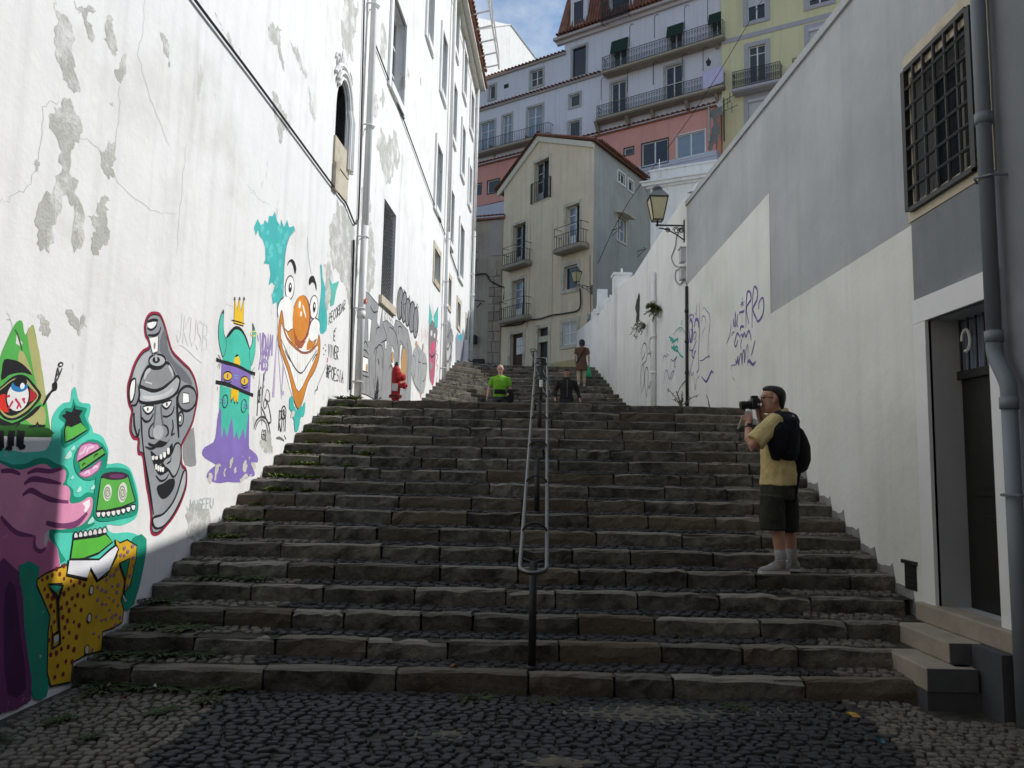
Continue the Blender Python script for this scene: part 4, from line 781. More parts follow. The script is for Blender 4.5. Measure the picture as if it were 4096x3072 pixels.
d.poly([(565, 50), (685, 90), (665, 300), (640, 225), (615, 300), (600, 180), (565, 275), (555, 240)], (238, 190, 30)); d.poly([(560, 235), (590, 200), (566, 285)], BK); d.poly([(608, 262), (630, 262), (614, 305)], BK); d.poly([(652, 268), (674, 268), (660, 308)], BK)
for cx, cy in ((470, 255), (765, 330)): d.ell(cx, cy, 42, 104, None, outline=(40, 70, 66), ow=0.010)
for a in ((395, 225, 470, 235), (390, 270, 480, 275), (775, 312, 835, 325), (760, 355, 838, 362)): d.stroke([a[:2], a[2:]], 0.016, (130, 124, 186), 0)
d.build('mural', lb, 'mural of a teal horned monster with yellow crown and purple drips')
# clown with orange nose
H0 = zoom(1000, 840, 3.3175); I0 = zoom(1080, 1150, 2.634); d = Decal(FL, H0, 0.0022); HT = (72, 182, 180)
hair = [(50, 230), (100, 120), (140, 200), (175, 195), (195, 130), (235, 180), (250, 80), (300, 80), (330, 20), (355, 140), (400, 210), (410, 120), (450, 230), (490, 130), (520, 230), (580, 210), (595, 260), (530, 340), (490, 450), (465, 600), (450, 800), (440, 1000), (440, 1140), (400, 1200), (360, 1330), (350, 1220), (300, 1250), (290, 1130), (330, 1000), (290, 960), (245, 1000), (270, 850), (250, 720), (180, 710), (205, 650), (200, 500), (170, 400), (120, 340), (110, 260), (75, 340)]
d.poly(hair, HT)
for k in range(34):
    x = rr.uniform(150, 520); y = rr.uniform(180, 1180)
    if (y < 420 or 215 < x < 440) and x < 560-(y-200)*0.16: d.ell(x, y, rr.uniform(16, 28), rr.uniform(30, 62), (96, 198, 194), 9)
d.poly([(930, 740), (952, 740), (962, 900), (1000, 1050), (990, 1200), (1022, 1400), (1010, 1600), (930, 1640), (900, 1500), (930, 1200), (945, 1000)], HT, 2); d.poly([(1040, 880), (1090, 980), (1180, 940), (1140, 1080), (1110, 1260), (1060, 1280), (1075, 1080)], (96, 190, 176))
d.stroke([(600, 270), (530, 345), (485, 470), (460, 640), (445, 900), (442, 1140)], 0.014, (150, 160, 162)); d.stroke([(770, 350), (790, 600), (820, 840)], 0.10, (228, 228, 229)); 
d.poly([(490, 745), (510, 680), (550, 650), (590, 690), (612, 780), (595, 855), (575, 760), (545, 690), (515, 700)], BK, 2); d.poly([(785, 1002), (780, 920), (815, 870), (850, 890), (880, 1000), (877, 1075), (855, 980), (820, 960)], BK, 2)
for cx, cy, rx, ry, px_, py_ in ((525, 1030, 60, 165, 22, 68), (845, 1290, 55, 162, 19, 74)): d.ell(cx, cy, rx, ry, WT, outline=(84, 84, 88), ow=0.020); d.ell(cx+4, cy, px_, py_, BK); d.ell(cx+8, cy-20, px_*.4, py_*.35, WT)
d.ell(465, 1335, 105, 192, WT, outline=(74, 74, 78), ow=0.020); d.ell(860, 1545, 66, 112, WT, outline=(74, 74, 78), ow=0.020); d.poly([(500, 1210), (530, 1250), (500, 1450)], (60, 60, 62)); d.poly([(850, 1490), (835, 1560), (842, 1620)], (60, 60, 62))
d.T = I0; OR = (206, 134, 50)
d.poly([(95, 240), (150, 90), (230, 150), (260, 330), (320, 420), (420, 400), (470, 320), (515, 420), (530, 560), (520, 740), (430, 950), (330, 1250), (250, 1200), (150, 850), (78, 560), (78, 400)], WT, 2)
m_out = [(110, 250), (130, 262), (150, 420), (180, 520), (260, 610), (330, 670), (400, 670), (450, 630), (490, 580), (510, 490), (527, 560), (520, 720), (470, 880), (400, 1000), (350, 1180), (310, 1280), (285, 1280), (250, 1200), (220, 1050), (180, 880), (120, 720), (80, 560), (82, 420)]
d.poly(m_out, (96, 60, 62), 3); d.poly(m_out, OR, 3, 0.016)
d.poly([(150, 430), (190, 465), (235, 430), (300, 600), (240, 600)], OR, 2); d.poly([(405, 540), (440, 575), (490, 545), (455, 630), (380, 660)], OR, 2); d.stroke([(150, 430), (192, 466), (235, 432)], .014, (84, 70, 60), 2); d.stroke([(405, 535), (440, 575), (490, 540)], .014, (84, 70, 60), 2)
d.poly([(116, 370), (150, 480), (200, 580), (330, 690), (430, 675), (497, 600), (497, 690), (445, 820), (380, 960), (300, 1105), (250, 1000), (200, 830), (130, 650), (106, 500)], (128, 70, 84), 2); d.poly([(116, 370), (150, 480), (200, 580), (330, 690), (430, 675), (497, 600), (497, 690), (445, 820), (380, 960), (300, 1105), (250, 1000), (200, 830), (130, 650), (106, 500)], WT, 2, 0.012)
for k in range(13):
    x = 150+k*27; yt = 480+abs(0)+ (200 if 300 < x < 440 else 90+(x-150)*0.75 if x <= 300 else 150); yb = min(1080, 560+(x-150)*3.6) if x < 300 else max(690, 1090-(x-300)*2.1); d.stroke([(x, yt), (x, yb)], 0.008, (132, 132, 134), 0)
d.stroke([(112, 545), (165, 660), (210, 760), (260, 850), (310, 900), (350, 880), (400, 800), (492, 660)], 0.022, (70, 70, 72)); d.stroke([(150, 660), (190, 740), (235, 800)], 0.02, (70, 70, 72)); d.stroke([(440, 780), (475, 715), (495, 700)], 0.02, (70, 70, 72))
d.ell(330, 330, 96, 262, (140, 62, 66)); d.ell(322, 322, 88, 252, (214, 138, 52)); d.poly([(240, 330), (260, 480), (330, 585), (400, 500), (416, 330), (400, 480), (330, 640), (260, 590)], (172, 92, 58), 2); d.ell(312, 210, 44, 96, (226, 146, 54))
d.ell(308, 180, 13, 42, WT); d.ell(322, 278, 9, 30, WT); d.poly([(335, 185), (355, 210), (378, 330), (355, 270)], WT, 2)
d.uvpoly(jag([d.uv(q) for q in [(225, 1130), (250, 1250), (290, 1290), (340, 1260), (365, 1200), (355, 1350), (310, 1400), (300, 1470), (260, 1520), (250, 1400), (210, 1290), (200, 1180)]], .14, 2), s2l((70, 186, 176))); d.poly([(225, 1310), (255, 1300), (250, 1350), (215, 1370)], (214, 212, 206), 2)
d.build('mural', lb, 'mural of a grinning clown face with orange nose and turquoise hair')
# lettering
d = Decal(FL, I0, 0.0022); TX = (62, 62, 64)
d.text((618, 395), (790, 235), 'RECORDAR', 0.17, 0.022, TX); d.text((668, 560), (684, 562), 'E', 0.15, 0.026, TX); d.stroke([(678, 445), (698, 425)], 0.022, TX, 0)
d.text((608, 735), (716, 762), 'VIVER', 0.20, 0.026, TX); d.text((588, 945), (768, 1010), '#POESIA', 0.19, 0.025, TX)
for x, y in ((560, 640), (580, 605), (585, 665), (565, 705)): d.ell(x, y, 5, 9, TX, 8)
d.stroke([(605, 740), (600, 790)], 0.05, (206, 60, 84), 0); d.stroke([(598, 800), (540, 940), (495, 1050), (465, 1130)], 0.010, (120, 120, 118)); d.stroke([(495, 1035), (500, 1070), (470, 1090)], 0.02, (120, 120, 118))
d.build('graffiti_lettering', lb, 'black hand-painted lettering RECORDAR É VIVER #POESIA')
d = Decal(FL, zoom(1000, 1300, 2.765), 0.0022); LV = (158, 136, 190)
d.stroke([(80, 110), (92, 180)], .035, LV, 0)
d.text((98, 330), (240, 345), 'VDAM', 0.26, 0.036, LV); d.text((95, 500), (205, 500), 'ABY', 0.22, 0.032, LV); d.text((110, 690), (185, 690), '?', 0.34, 0.034, LV); d.text((255, 800), (355, 790), 'N', 0.80, 0.07, (196, 176, 210)); d.ell(366, 752, 9, 30, (196, 176, 210))
d.stroke([(40, 1150), (70, 1060), (130, 1015), (190, 1060), (225, 1210)], .026, TX); d.stroke([(52, 1165), (85, 1080), (130, 1045), (175, 1090), (200, 1200)], .022, (120, 120, 122)); d.stroke([(185, 710), (165, 800), (175, 830), (215, 840), (210, 740), (185, 710)], .016, (110, 110, 112)); d.ell(165, 870, 16, 52, None, outline=(100, 100, 102), ow=.018)
d.stroke([(165, 820), (205, 900), (230, 1060), (195, 1075), (150, 960), (120, 900)], .026, (72, 72, 74)); d.text((80, 880), (115, 840), 'RE', .16, .02, TX); d.text((75, 1010), (125, 1010), 'N', .5, .026, (96, 96, 98)); d.stroke([(130, 690), (128, 1100)], .018, (120, 120, 122), 0)
d.ell(370, 968, 26, 72, None, outline=TX, ow=.022); d.stroke([(352, 960), (375, 935), (368, 985), (385, 1000)], .02, TX); d.text((312, 1180), (395, 1180), 'RNI', .26, .024, TX); d.stroke([(288, 1250), (330, 1250), (375, 1280)], .03, (110, 110, 110)); d.text((125, 1265), (182, 1275), 'GSL', .12, .016, TX); d.stroke([(375, 1220), (398, 1265)], .02, TX, 0)
d.build('graffiti_tags', lb, 'purple and black scribbled tags between monster and clown')
d = Decal(FL, zoom(480, 1220, 3.3175), 0.0022); FT = (224, 224, 226)
d.text((740, 480), (1150, 620), 'JKUSB', .27, .014, FT); d.stroke([(720, 560), (800, 530), (900, 600), (1000, 700), (1090, 770)], .012, FT); d.build('graffiti_tags', lb, 'faint grey pencil-like tag above the teal monster arm'); d = Decal(FL, zoom(480, 1220, 3.3175), 0.0022); d.text((920, 2740), (1230, 2700), 'MNGEEU', .11, .014, (176, 188, 182)); d.build('graffiti_tags', lb, 'small faded tag low on the wall between grey face and steps')
# silver lettering beyond the drainpipe
d = Decal(FL, zoom(1400, 1120, 3.19), 0.0022); SV = (150, 151, 152); TN = (190, 150, 100)
sil = [(155, 110), (240, 170), (370, 320), (350, 420), (345, 540), (375, 600), (415, 330), (415, 530), (470, 510), (560, 600), (580, 505), (640, 530), (740, 640), (790, 880), (785, 1100), (770, 1540), (640, 1560), (500, 1560), (330, 1540), (200, 1470), (75, 1440), (80, 1150), (110, 700), (155, 720)]
d.poly(sil, (48, 48, 50)); d.poly(sil, SV, 0, 0.02)
for a in ([(230, 480), (275, 510), (250, 780), (230, 790)], [(140, 960), (230, 1000), (225, 1180), (130, 1150)], [(530, 830), (560, 900), (565, 1180), (525, 1060)], [(445, 780), (468, 770), (460, 890), (448, 880)], [(640, 830), (665, 820), (645, 1000), (650, 1200), (625, 1100)]): d.lined(a, WT, BK, .026, 0)
for a in ([(255, 330), (300, 410), (355, 400)], [(150, 870), (195, 785), (230, 860)], [(140, 880), (200, 900), (235, 960)], [(330, 700), (340, 620), (380, 600)], [(300, 960), (320, 880), (355, 850)], [(330, 1400), (320, 1100), (345, 860), (400, 840), (425, 1000), (400, 1420)], [(320, 1410), (345, 1440), (370, 1400)], [(415, 560), (465, 740), (390, 800)], [(490, 1140), (520, 1090), (560, 1180)], [(500, 600), (560, 640), (600, 760), (615, 1000), (560, 1450)], [(580, 500), (590, 700), (610, 800)], [(640, 770), (700, 900), (720, 1100), (690, 1330)], [(620, 700), (615, 600), (660, 610), (665, 700)], [(80, 1150), (110, 1200), (240, 1240)], [(720, 800), (740, 900), (730, 1300), (700, 1420)], [(120, 1200), (110, 1420)], [(160, 1190), (155, 1430)], [(205, 1210), (200, 1440)], [(240, 1000), (255, 1470)], [(350, 1000), (370, 1080), (360, 1010)], [(410, 980), (415, 1130)], [(100, 710), (156, 740)], [(300, 1250), (330, 1540), (390, 1500), (400, 1560)]): d.stroke(a, .026, (40, 40, 42))
d.ell(686, 1090, 36, 236, TN, outline=(90, 80, 70), ow=.014); d.ell(540, 985, 15, 72, TN, outline=(60, 56, 52), ow=.014); d.ell(210, 1120, 12, 55, TN)
d.text((440, 520), (540, 590), 'KISS', .22, .022, (150, 150, 150))
d.build('mural', lb, 'large silver graffiti letters with black outlines behind the red hydrant')
d = Decal(FL, zoom(1400, 1120, 3.19), 0.0022)
for cx, cy, rx, ry in ((638, 300, 36, 200), (690, 345, 30, 190), (735, 410, 28, 170), (790, 470, 34, 190), (838, 540, 28, 190)): d.ell(cx, cy, rx+9, ry+26, (52, 52, 54)); d.ell(cx, cy, rx, ry, (140, 141, 143))
d.text((615, 470), (860, 690), 'GRONS', .70, .03, (36, 36, 38), gap=.35)
d.poly([(790, 960), (830, 860), (865, 820), (900, 880), (950, 930), (980, 1050), (970, 1250), (940, 1440), (880, 1440), (820, 1340), (780, 1200)], (168, 169, 170), 2)
for a in ([(800, 960), (830, 1000), (825, 1200), (800, 1260)], [(850, 850), (880, 1000), (860, 1300)], [(900, 900), (870, 1040), (905, 1080), (895, 1400)], [(950, 940), (920, 1060), (980, 1080), (960, 1250), (920, 1300)], [(780, 1180), (830, 1340), (900, 1430)]): d.stroke(a, .03, (90, 90, 92))
d.ell(845, 815, 14, 40, TN); d.ell(928, 860, 9, 55, (160, 130, 100)); d.poly([(885, 1440), (915, 1430), (902, 1520)], (180, 150, 120)); d.text((905, 800), (985, 850), 'MY', .4, .02, (206, 70, 96)); d.stroke([(950, 850), (975, 1030)], .02, (206, 70, 96), 0); d.stroke([(760, 600), (790, 800)], .02, (230, 150, 160), 0)
d.build('mural', lb, 'grey bubble letters GRONS and small silver tag by the grated opening')
d = Decal(FL, zoom(1690, 1150, 3.95), 0.0022)
d.poly([(100, 600), (160, 520), (215, 620), (238, 700), (215, 900), (190, 1400), (150, 1500), (110, 1450), (95, 1100)], (126, 122, 124), 2); d.lined([(110, 260), (148, 470), (130, 600), (98, 560)], (80, 188, 182), (90, 96, 96), .04, 0); d.lined([(248, 300), (175, 470), (200, 650), (238, 620)], (80, 188, 182), (90, 96, 96), .04, 0)
d.poly([(120, 920), (160, 850), (200, 900), (192, 1100), (180, 1500), (140, 1530), (108, 1150)], (186, 96, 122), 2); d.ell(160, 930, 16, 80, (222, 74, 120)); d.ell(140, 720, 14, 50, (220, 220, 218)); d.ell(190, 760, 13, 45, (220, 220, 218)); d.stroke([(110, 1050), (150, 1100), (200, 1040)], .06, (80, 50, 60)); d.ell(142, 1240, 12, 60, (100, 180, 160))
for y in (740, 960, 1130, 1400): d.stroke([(235, y), (215, y+80), (240, y+120), (215, y+200)], .03, (206, 62, 96))
d.build('mural', lb, 'narrow mural of a grey and pink creature with turquoise ears')
d = Decal(FL, zoom(1690, 1150, 3.95), 0.0022)
d.uvpoly(jag([d.uv(q) for q in [(340, 450), (400, 510), (430, 460), (450, 660), (490, 760), (470, 900), (450, 1150), (430, 1400), (380, 1430), (350, 1100), (345, 700)]], .2, 2), s2l((140, 140, 142))); d.poly([(380, 950), (440, 900), (420, 1200), (395, 1350)], (190, 190, 190), 2)
for y in (700, 900, 1100, 1300): d.stroke([(360, y), (400, y+80), (440, y-20), (460, y+60)], .08, (96, 96, 98))
d.poly([(520, 800), (550, 705), (600, 800), (640, 640), (662, 720), (662, 900), (640, 1150), (600, 1220), (520, 1190)], (150, 151, 156)); d.uvpoly(jag([d.uv(q) for q in [(545, 740), (600, 720), (640, 660), (630, 730), (595, 830), (560, 800)]], .15, 1), s2l((60, 170, 186))); d.poly([(520, 1150), (590, 1170), (585, 1240), (525, 1220)], (70, 170, 176))
d.build('mural', lb, 'weathered grey and turquoise graffiti on the far end by the upper flight')
# ---------------------------------------------------------------- grey building on the right
FR = Frame((XR, 0), (0, 1), flip=True)
rb = thing('grey_building', 'grey and cream plastered building with barred window and black door beside the stairs', 'building', (7, 4, 0))
dl = FR.px(3713, 1291); dr = FR.px(3960, 1184); door = (dr[0], dl[0], 0.572, (dl[1]+dr[1])/2)
gw = (5.62, 6.52, 3.98, 5.12)
TOPN, TOPF0, TOPF1, YJ, YC = 7.74, 6.60, 7.05, 7.44, 15.25
wr = MB(); wr.wall(FR, [(-9, -0.4), (YC, -0.4), (YC, TOPF1), (YJ, TOPF0), (YJ, TOPN), (-9, TOPN)], [rectuv(*door), rectuv(*gw)], 0.30, 0)
wr.build('wall', GREY, rb)
bd = MB(); bd.box(XR+0.45, 13, -9, YC, -0.4, TOPF0-0.1); bd.box(XR+0.001, 13, -9, YJ-0.001, TOPF0, TOPN-0.01)
bd.add([(XR, YJ, TOPF0), (13, YJ, TOPF0), (13, YC, TOPF1), (XR, YC, TOPF1)], [(0, 1, 2, 3)]); bd.add([(XR, YC, -0.4), (13, YC, -0.4), (13, YC, TOPF1), (XR, YC, TOPF1)], [(0, 1, 2, 3)]); bd.box(XR-0.02, XR+0.3, -9, -8.9, -0.4, TOPN)
bd.build('body', GREY, rb)
cp = MB(); cp.hexa([(XR-0.035, YJ, TOPF0-0.05), (XR+0.4, YJ, TOPF0-0.05), (XR+0.4, YC+0.02, TOPF1-0.05), (XR-0.035, YC+0.02, TOPF1-0.05), (XR-0.035, YJ, TOPF0+0.05), (XR+0.4, YJ, TOPF0+0.05), (XR+0.4, YC+0.02, TOPF1+0.05), (XR-0.035, YC+0.02, TOPF1+0.05)]); cp.build('coping', GREY, rb)
# cream paint field
P_ = lambda x, y: FR.px(x, y)
pk_, pv_, gb_ = P_(3078, 770), P_(3084, 1255), P_(3648, 900)
pa = MB(); vA = P_(2757, 1132)[1]; vP = (pk_[1]+vA)/2
field = [(YC-0.002, -0.3), (YC-0.002, vA), (pk_[0], pk_[1]), (pv_[0], pv_[1]), (gb_[0], gb_[1]), (6.585, 3.09), (6.585, -0.3)]
pa.wall(FR, field, [], o=0.004); pa.build('paint_field', CREAMPLASTER, rb, label='cream painted lower wall')
pd = MB(); pd.wall(FR, [(6.60, 3.125), (6.60, 3.825), (5.398, 3.825), (5.398, TOPN-0.01), (-8.9, TOPN-0.01), (-8.9, -0.3), (5.428, -0.3), (5.428, 3.125)], [], o=0.005); pd.build('paint_field', mat('dark_grey_plaster', (0.22, 0.235, 0.25), 0.9, 0.1, 1.6, 0.25, 14, col2=(0.28, 0.295, 0.31), c2s=0.6, streak=0.12), rb, label='darker grey painted wall round the drainpipe')
# unpainted mortar skirt along the stairs
dk = Decal(FR, None, 0.006); up_ = []; lo_ = []
for i in range(4, NS+1):
    y0 = Y1+T*(i-1); z = H*i
    for q in range(7):
        t_ = q/7; hh = 0.035+0.05*(0.5+0.5*noise.noise((y0*3.1+t_*2.3, 4.4, 0.2)))+0.06*max(0, 1-abs(t_-0.08)*6)+0.035*t_; up_.append((y0-0.015+T*t_, z+hh+random.gauss(0, .006) if q else z-0.06))
dk.uvpoly(up_+[(Y_TOP+0.3, LAND_Z-0.4), (6.6, 0.0)], (1, 1, 1)); dk.build('mortar_skirt', rb, m=mat('mortar', (0.27, 0.27, 0.26), 0.95, 0.25, 8, 0.6, 30))
# door: white surround, recessed leaf, transom
u0, u1, v0, v1 = door; s = MB()
s.fbox(FR, u1, 6.585, v0, v1, -0.02, 0.03); s.fbox(FR, 5.43, u0, v0, v1, -0.02, 0.03); s.fbox(FR, 5.43, 6.585, v1, 3.12, -0.02, 0.033)
s.build('door_surround', mat('white_surround', (0.80, 0.80, 0.795), 0.8, 0.05, 3, 0.15, 30), rb)
dm = MB(); dm.fbox(FR, u0, u1, v0, v1-0.50, -0.30, -0.26); dm.fbox(FR, u0, u1, v1-0.50, v1-0.43, -0.30, -0.22)
for (a, b, c, e) in ((u0+0.10, u1-0.10, v0+0.15, v0+0.75), (u0+0.10, u1-0.10, v0+0.9, v1-0.62)):
    dm.fbox(FR, a, b, c, e, -0.262, -0.245); dm.fbox(FR, a+0.06, b-0.06, c+0.06, e-0.06, -0.246, -0.235)
do = dm.build('door', DARKWOOD, rb)
hd = MB(); hv = v0+1.0; hd.tube([FR.pt(u0+0.07, hv+0.16*math.cos(a), -0.25+0.05*math.sin(a)) for a in [math.pi*k/8 for k in range(9)]], 0.012, 6); sub(hd, 'handle', STEEL, do)
tr = MB(); tr.fbox(FR, u0, u1, v1-0.43, v1, -0.30, -0.285)
for k in range(8): uu = u0+0.04+(u1-u0-0.08)*k/7; tr.tube([FR.pt(uu, v1-0.43, -0.24), FR.pt(uu, v1, -0.24)], 0.011, 5)
to = tr.build('transom_grille', IRON, rb); gp = MB(); gp.fbox(FR, u0+0.01, u1-0.01, v1-0.42, v1-0.01, -0.284, -0.275); sub(gp, 'pane', BLUEGLASS, to)
rg = MB(); rg.tube([FR.pt(u1-0.16+0.055*math.cos(a), v1-0.19+0.09*math.sin(a), -0.215) for a in [k*0.42 for k in range(13)]], 0.013, 5); sub(rg, 'lamp_ring', PANEWHITE, to)
# barred window
u0, u1, v0, v1 = gw; s = MB()
for a, b, c, e in ((u1, 6.63, 3.83, 5.36), (5.40, u0, 3.83, 5.36), (u0, u1, v1, 5.36), (u0, u1, 3.83, v0)): s.fbox(FR, a, b, c, e, -0.02, 0.014)
s.build('window_surround', CREAMSTONE, rb)
window(FR, gw, rb, rows=1, dep=0.22, frame=mat('grey_frame', (0.16, 0.16, 0.155), 0.6, 0.1), name='barred_window')
gr = MB(); a, b, c, e = 5.585, 6.565, 3.92, 5.2
for q in (a, b): gr.fbox(FR, q-0.03, q+0.03, c, e, 0.015, 0.06)
for q in (c, e): gr.fbox(FR, a+0.025, b-0.025, q-0.02, q+0.02, 0.017, 0.058)
for k in range(1, 6): uu = a+(b-a)*k/6; gr.tube([FR.pt(uu, c, 0.045), FR.pt(uu, e, 0.045)], 0.0155, 6)
for k in range(1, 7): vv = c+(e-c)*k/7; gr.tube([FR.pt(a, vv, 0.045), FR.pt(b, vv, 0.045)], 0.0155, 6)
for i in range(1, 6):
    for k in range(1, 7): gr.ball(FR.pt(a+(b-a)*i/6, c+(e-c)*k/7, 0.045), 0.023, n=6, k=4)
gr.build('window_grille', IRON, rb)
# vent opening by the steps
vt = MB(); a1, b1 = FR.px(3621, 2251), FR.px(3672, 2367); vt.fbox(FR, b1[0], a1[0], b1[1], a1[1], -0.05, 0.008); vt.fbox(FR, b1[0]-0.02, a1[0]+0.02, a1[1], a1[1]+0.03, -0.05, 0.03)
for k in range(5): vt.fbox(FR, b1[0]+0.01, a1[0]-0.01, b1[1]+0.03+k*0.04, b1[1]+0.045+k*0.04, 0.009, 0.014)
vt.build('vent_grille', IRON, rb)
# drainpipe with offset bend
yp, ypb = 5.37, 5.24
dp = MB(); dp.tube([FR.pt(yp, TOPN, 0.10), FR.pt(yp, 2.58, 0.10)], 0.050, 12); dp.tube(cr([tuple(FR.pt(yp, 2.6, 0.10)), tuple(FR.pt(yp, 2.48, 0.10)), tuple(FR.pt((yp+ypb)/2, 2.36, 0.10)), tuple(FR.pt(ypb, 2.24, 0.10)), tuple(FR.pt(ypb, 2.1, 0.10))], 4), 0.053, 12); dp.tube([FR.pt(ypb, 2.15, 0.10), FR.pt(ypb, -0.05, 0.10)], 0.050, 12)
for yq, vq in ((yp, 2.6), (yp, 4.2), (ypb, 2.12), (yp, 5.9)): dp.tube([FR.pt(yq, vq-0.04, 0.10), FR.pt(yq, vq+0.04, 0.10)], 0.060, 12)
dpo = dp.build('drainpipe', PIPEGREY, rb, smooth=True)
for vq in (3.75, 5.2, 1.5):
    c_ = MB(); yq = yp if vq > 2.5 else ypb; c_.tube([FR.pt(yq-0.09, vq, 0.0), FR.pt(yq-0.085, vq, 0.12), FR.pt(yq, vq, 0.185), FR.pt(yq+0.085, vq, 0.12), FR.pt(yq+0.09, vq, 0.0)], 0.010, 5); sub(c_, 'pipe_clip', PIPEGREY, dpo)
# stone steps up to the door
ds = thing('door_steps', 'pale limestone steps up to the black door with grey painted ends', 'steps', (3.2, 6, 0))
for nm, (x0, x1, ya, yb, za, zb) in (('threshold', (3.40, 3.60, 5.30, 6.62, 0.43, 0.58)), ('step', (3.17, 3.50, 5.72, 6.50, 0.28, 0.43)), ('step', (2.94, 3.30, 5.60, 6.42, 0.12, 0.28))):
    m_ = MB(); m_.box(x0, x1, ya, yb, za, zb); m_.build(nm, LIME, ds, bevel=0.012)
for x0, x1, ya, za, zb in ((2.94, 3.30, 5.60, 0.12, 0.28), (3.17, 3.50, 5.72, 0.28, 0.43)):
    m_ = MB(); m_.box(x0+.003, x1-.003, ya-.006, ya+.01, za+.003, zb-.003); m_.build('painted_end', mat('dark_end_paint', (0.085, 0.09, 0.095), 0.85, 0.25, 5, 0.3, 25), ds)
m_ = MB(); m_.box(2.945, 3.55, 5.61, 5.78, -0.2, 0.119); m_.box(2.96, 3.55, 5.605, 5.66, -0.2, 0.12); m_.box(3.18, 3.55, 5.66, 5.9, 0.119, 0.28); m_.box(3.32, 3.55, 5.36, 5.70, -0.2, 0.43)
m_.box(3.0, 3.5, 5.78, 6.4, -0.2, 0.119); m_.build('plinth', mat('dark_plinth', (0.07, 0.073, 0.08), 0.85, 0.15, 4, 0.3, 25), ds)

# ---------------------------------------------------------------- white garden wall along the landing
gwl = thing('garden_wall', 'white plastered stair wall with small crenellated top, pipes, plants and tags', 'wall', (XR, 20, LAND_Z))
g2 = MB(); pts = [(XR, YC+0.02, 7.28), (XR, 18.5, 7.3), (XR, 22, 7.3), (xr2(23.7), 23.7, 7.3)]
for (x0, y0, t0), (x1, y1, t1) in zip(pts[:-1], pts[1:]): g2.hexa([(x0, y0, 2.2), (x0+0.4, y0, 2.2), (x1+0.4, y1, 2.2), (x1, y1, 2.2), (x0, y0, t0), (x0+0.4, y0, t0), (x1+0.4, y1, t1), (x1, y1, t1)])
GWM = mat('garden_wall_white', (0.78, 0.785, 0.77), 0.9, 0.05, 1.5, 0.2, 18, col2=(0.62, 0.63, 0.61), c2s=0.8, c2t=(0.52, 0.8), streak=0.14)
pts2 = [(xr2(24.15), 24.15, 7.02), (xr2(25.3), 25.3, 6.95), (2.75, 26.7, 6.9), (2.75, 33, 7.6)]
for (x0, y0, t0), (x1, y1, t1) in zip(pts2[:-1], pts2[1:]): g2.hexa([(x0, y0, 2.2), (x0+0.35, y0, 2.2), (x1+0.35, y1, 2.2), (x1, y1, 2.2), (x0, y0, t0), (x0+0.35, y0, t0), (x1+0.35, y1, t1), (x1, y1, t1)])
g2.build('wall', GWM, gwl)
pl = MB(); pl.box(xr2(23.9)-0.06, xr2(23.9)+0.45, 23.68, 24.17, 2.2, 7.72); pl.box(xr2(23.9)-0.1, xr2(23.9)+0.5, 23.64, 24.21, 7.72, 7.80); pl.tube([(xr2(23.9)+0.2, 23.9, 7.8), (xr2(23.9)+0.2, 23.9, 7.98)], 0.03, 6); pl.build('pillar', GWM, gwl)
for k in range(14):
    y = 24.3+k*0.2; x = xr2(y); t = 7.02-0.1*(y-24.15)/2.5; m_ = MB(); m_.box(x-0.002, x+0.28, y, y+0.12, t-0.02, t+0.12+0.14*(k % 2)+random.uniform(0, .05)); m_.build('merlon', GWM, gwl)
m_ = MB(); x = xr2(25.9); m_.hexa([(x-0.05, 25.7, 6.9), (x+0.3, 25.7, 6.9), (x+0.3, 26.0, 6.9), (x-0.05, 26.0, 6.9), (x-0.05, 25.75, 7.75), (x+0.3, 25.75, 7.75), (x+0.3, 25.8, 7.75), (x-0.05, 25.8, 7.75)]); m_.build('merlon', GWM, gwl)
# conduits, boxes and cables on that wall
def conduit(px_, y0_, y1_, r, m, name):
    a = FR.px(px_, (y0_+y1_)/2); vt_, vb_ = FR.px(px_, y0_)[1], LAND_Z; c = MB(); c.tube([FR.pt(a[0], vb_, r+0.01), FR.pt(a[0], vt_, r+0.01)], r, 8)
    for k in range(4): vv = vb_+(vt_-vb_)*(k+0.6)/4.4; c.tube([FR.pt(a[0], vv-0.03, r+0.01), FR.pt(a[0], vv+0.03, r+0.01)], r*1.35, 8)
    c.build(name, m, gwl, smooth=True)
conduit(2625, 1090, 1635, 0.055, GWM, 'conduit'); conduit(2755, 1145, 1635, 0.03, IRON, 'dark_conduit')
for a, b in (((2722, 1018), (2748, 1058)), ((2728, 1088), (2748, 1125))):
    r_ = prect(FR, a, b); r_ = (YC+0.10, YC+0.32, r_[2]+(r_[3]-r_[2])*.25, r_[3]); m_ = MB(); m_.fbox(FR, *r_, 0, 0.10); m_.fbox(FR, r_[0]-0.02, r_[1]+0.02, r_[3], r_[3]+0.02, 0, 0.12); m_.build('junction_box', mat('grey_box', (0.5, 0.5, 0.5), 0.6, 0.1), gwl)
cable(FR, [(2735, 905), (2712, 940), (2705, 985), (2690, 1030), (2702, 1062), (2735, 1072), (2708, 1082), (2706, 1120), (2722, 1138), (2742, 1120), (2752, 1150)], 0.012, gwl, 0.02, mat('grey_cable', (0.25, 0.25, 0.25), 0.6))
d = Decal(FR, zoom(2380, 1100, 3.072), 0.004)
d.uvpoly(jag([d.uv(q) for q in [(530, 250), (555, 260), (552, 380), (548, 500), (530, 560), (515, 600), (505, 560), (512, 480), (495, 400), (510, 320)]], .12, 2), (0.035, 0.032, 0.028)); d.build('weathered_slot', gwl, m=PLAINP)
d = Decal(FR, zoom(2380, 1100, 3.072), 0.004)
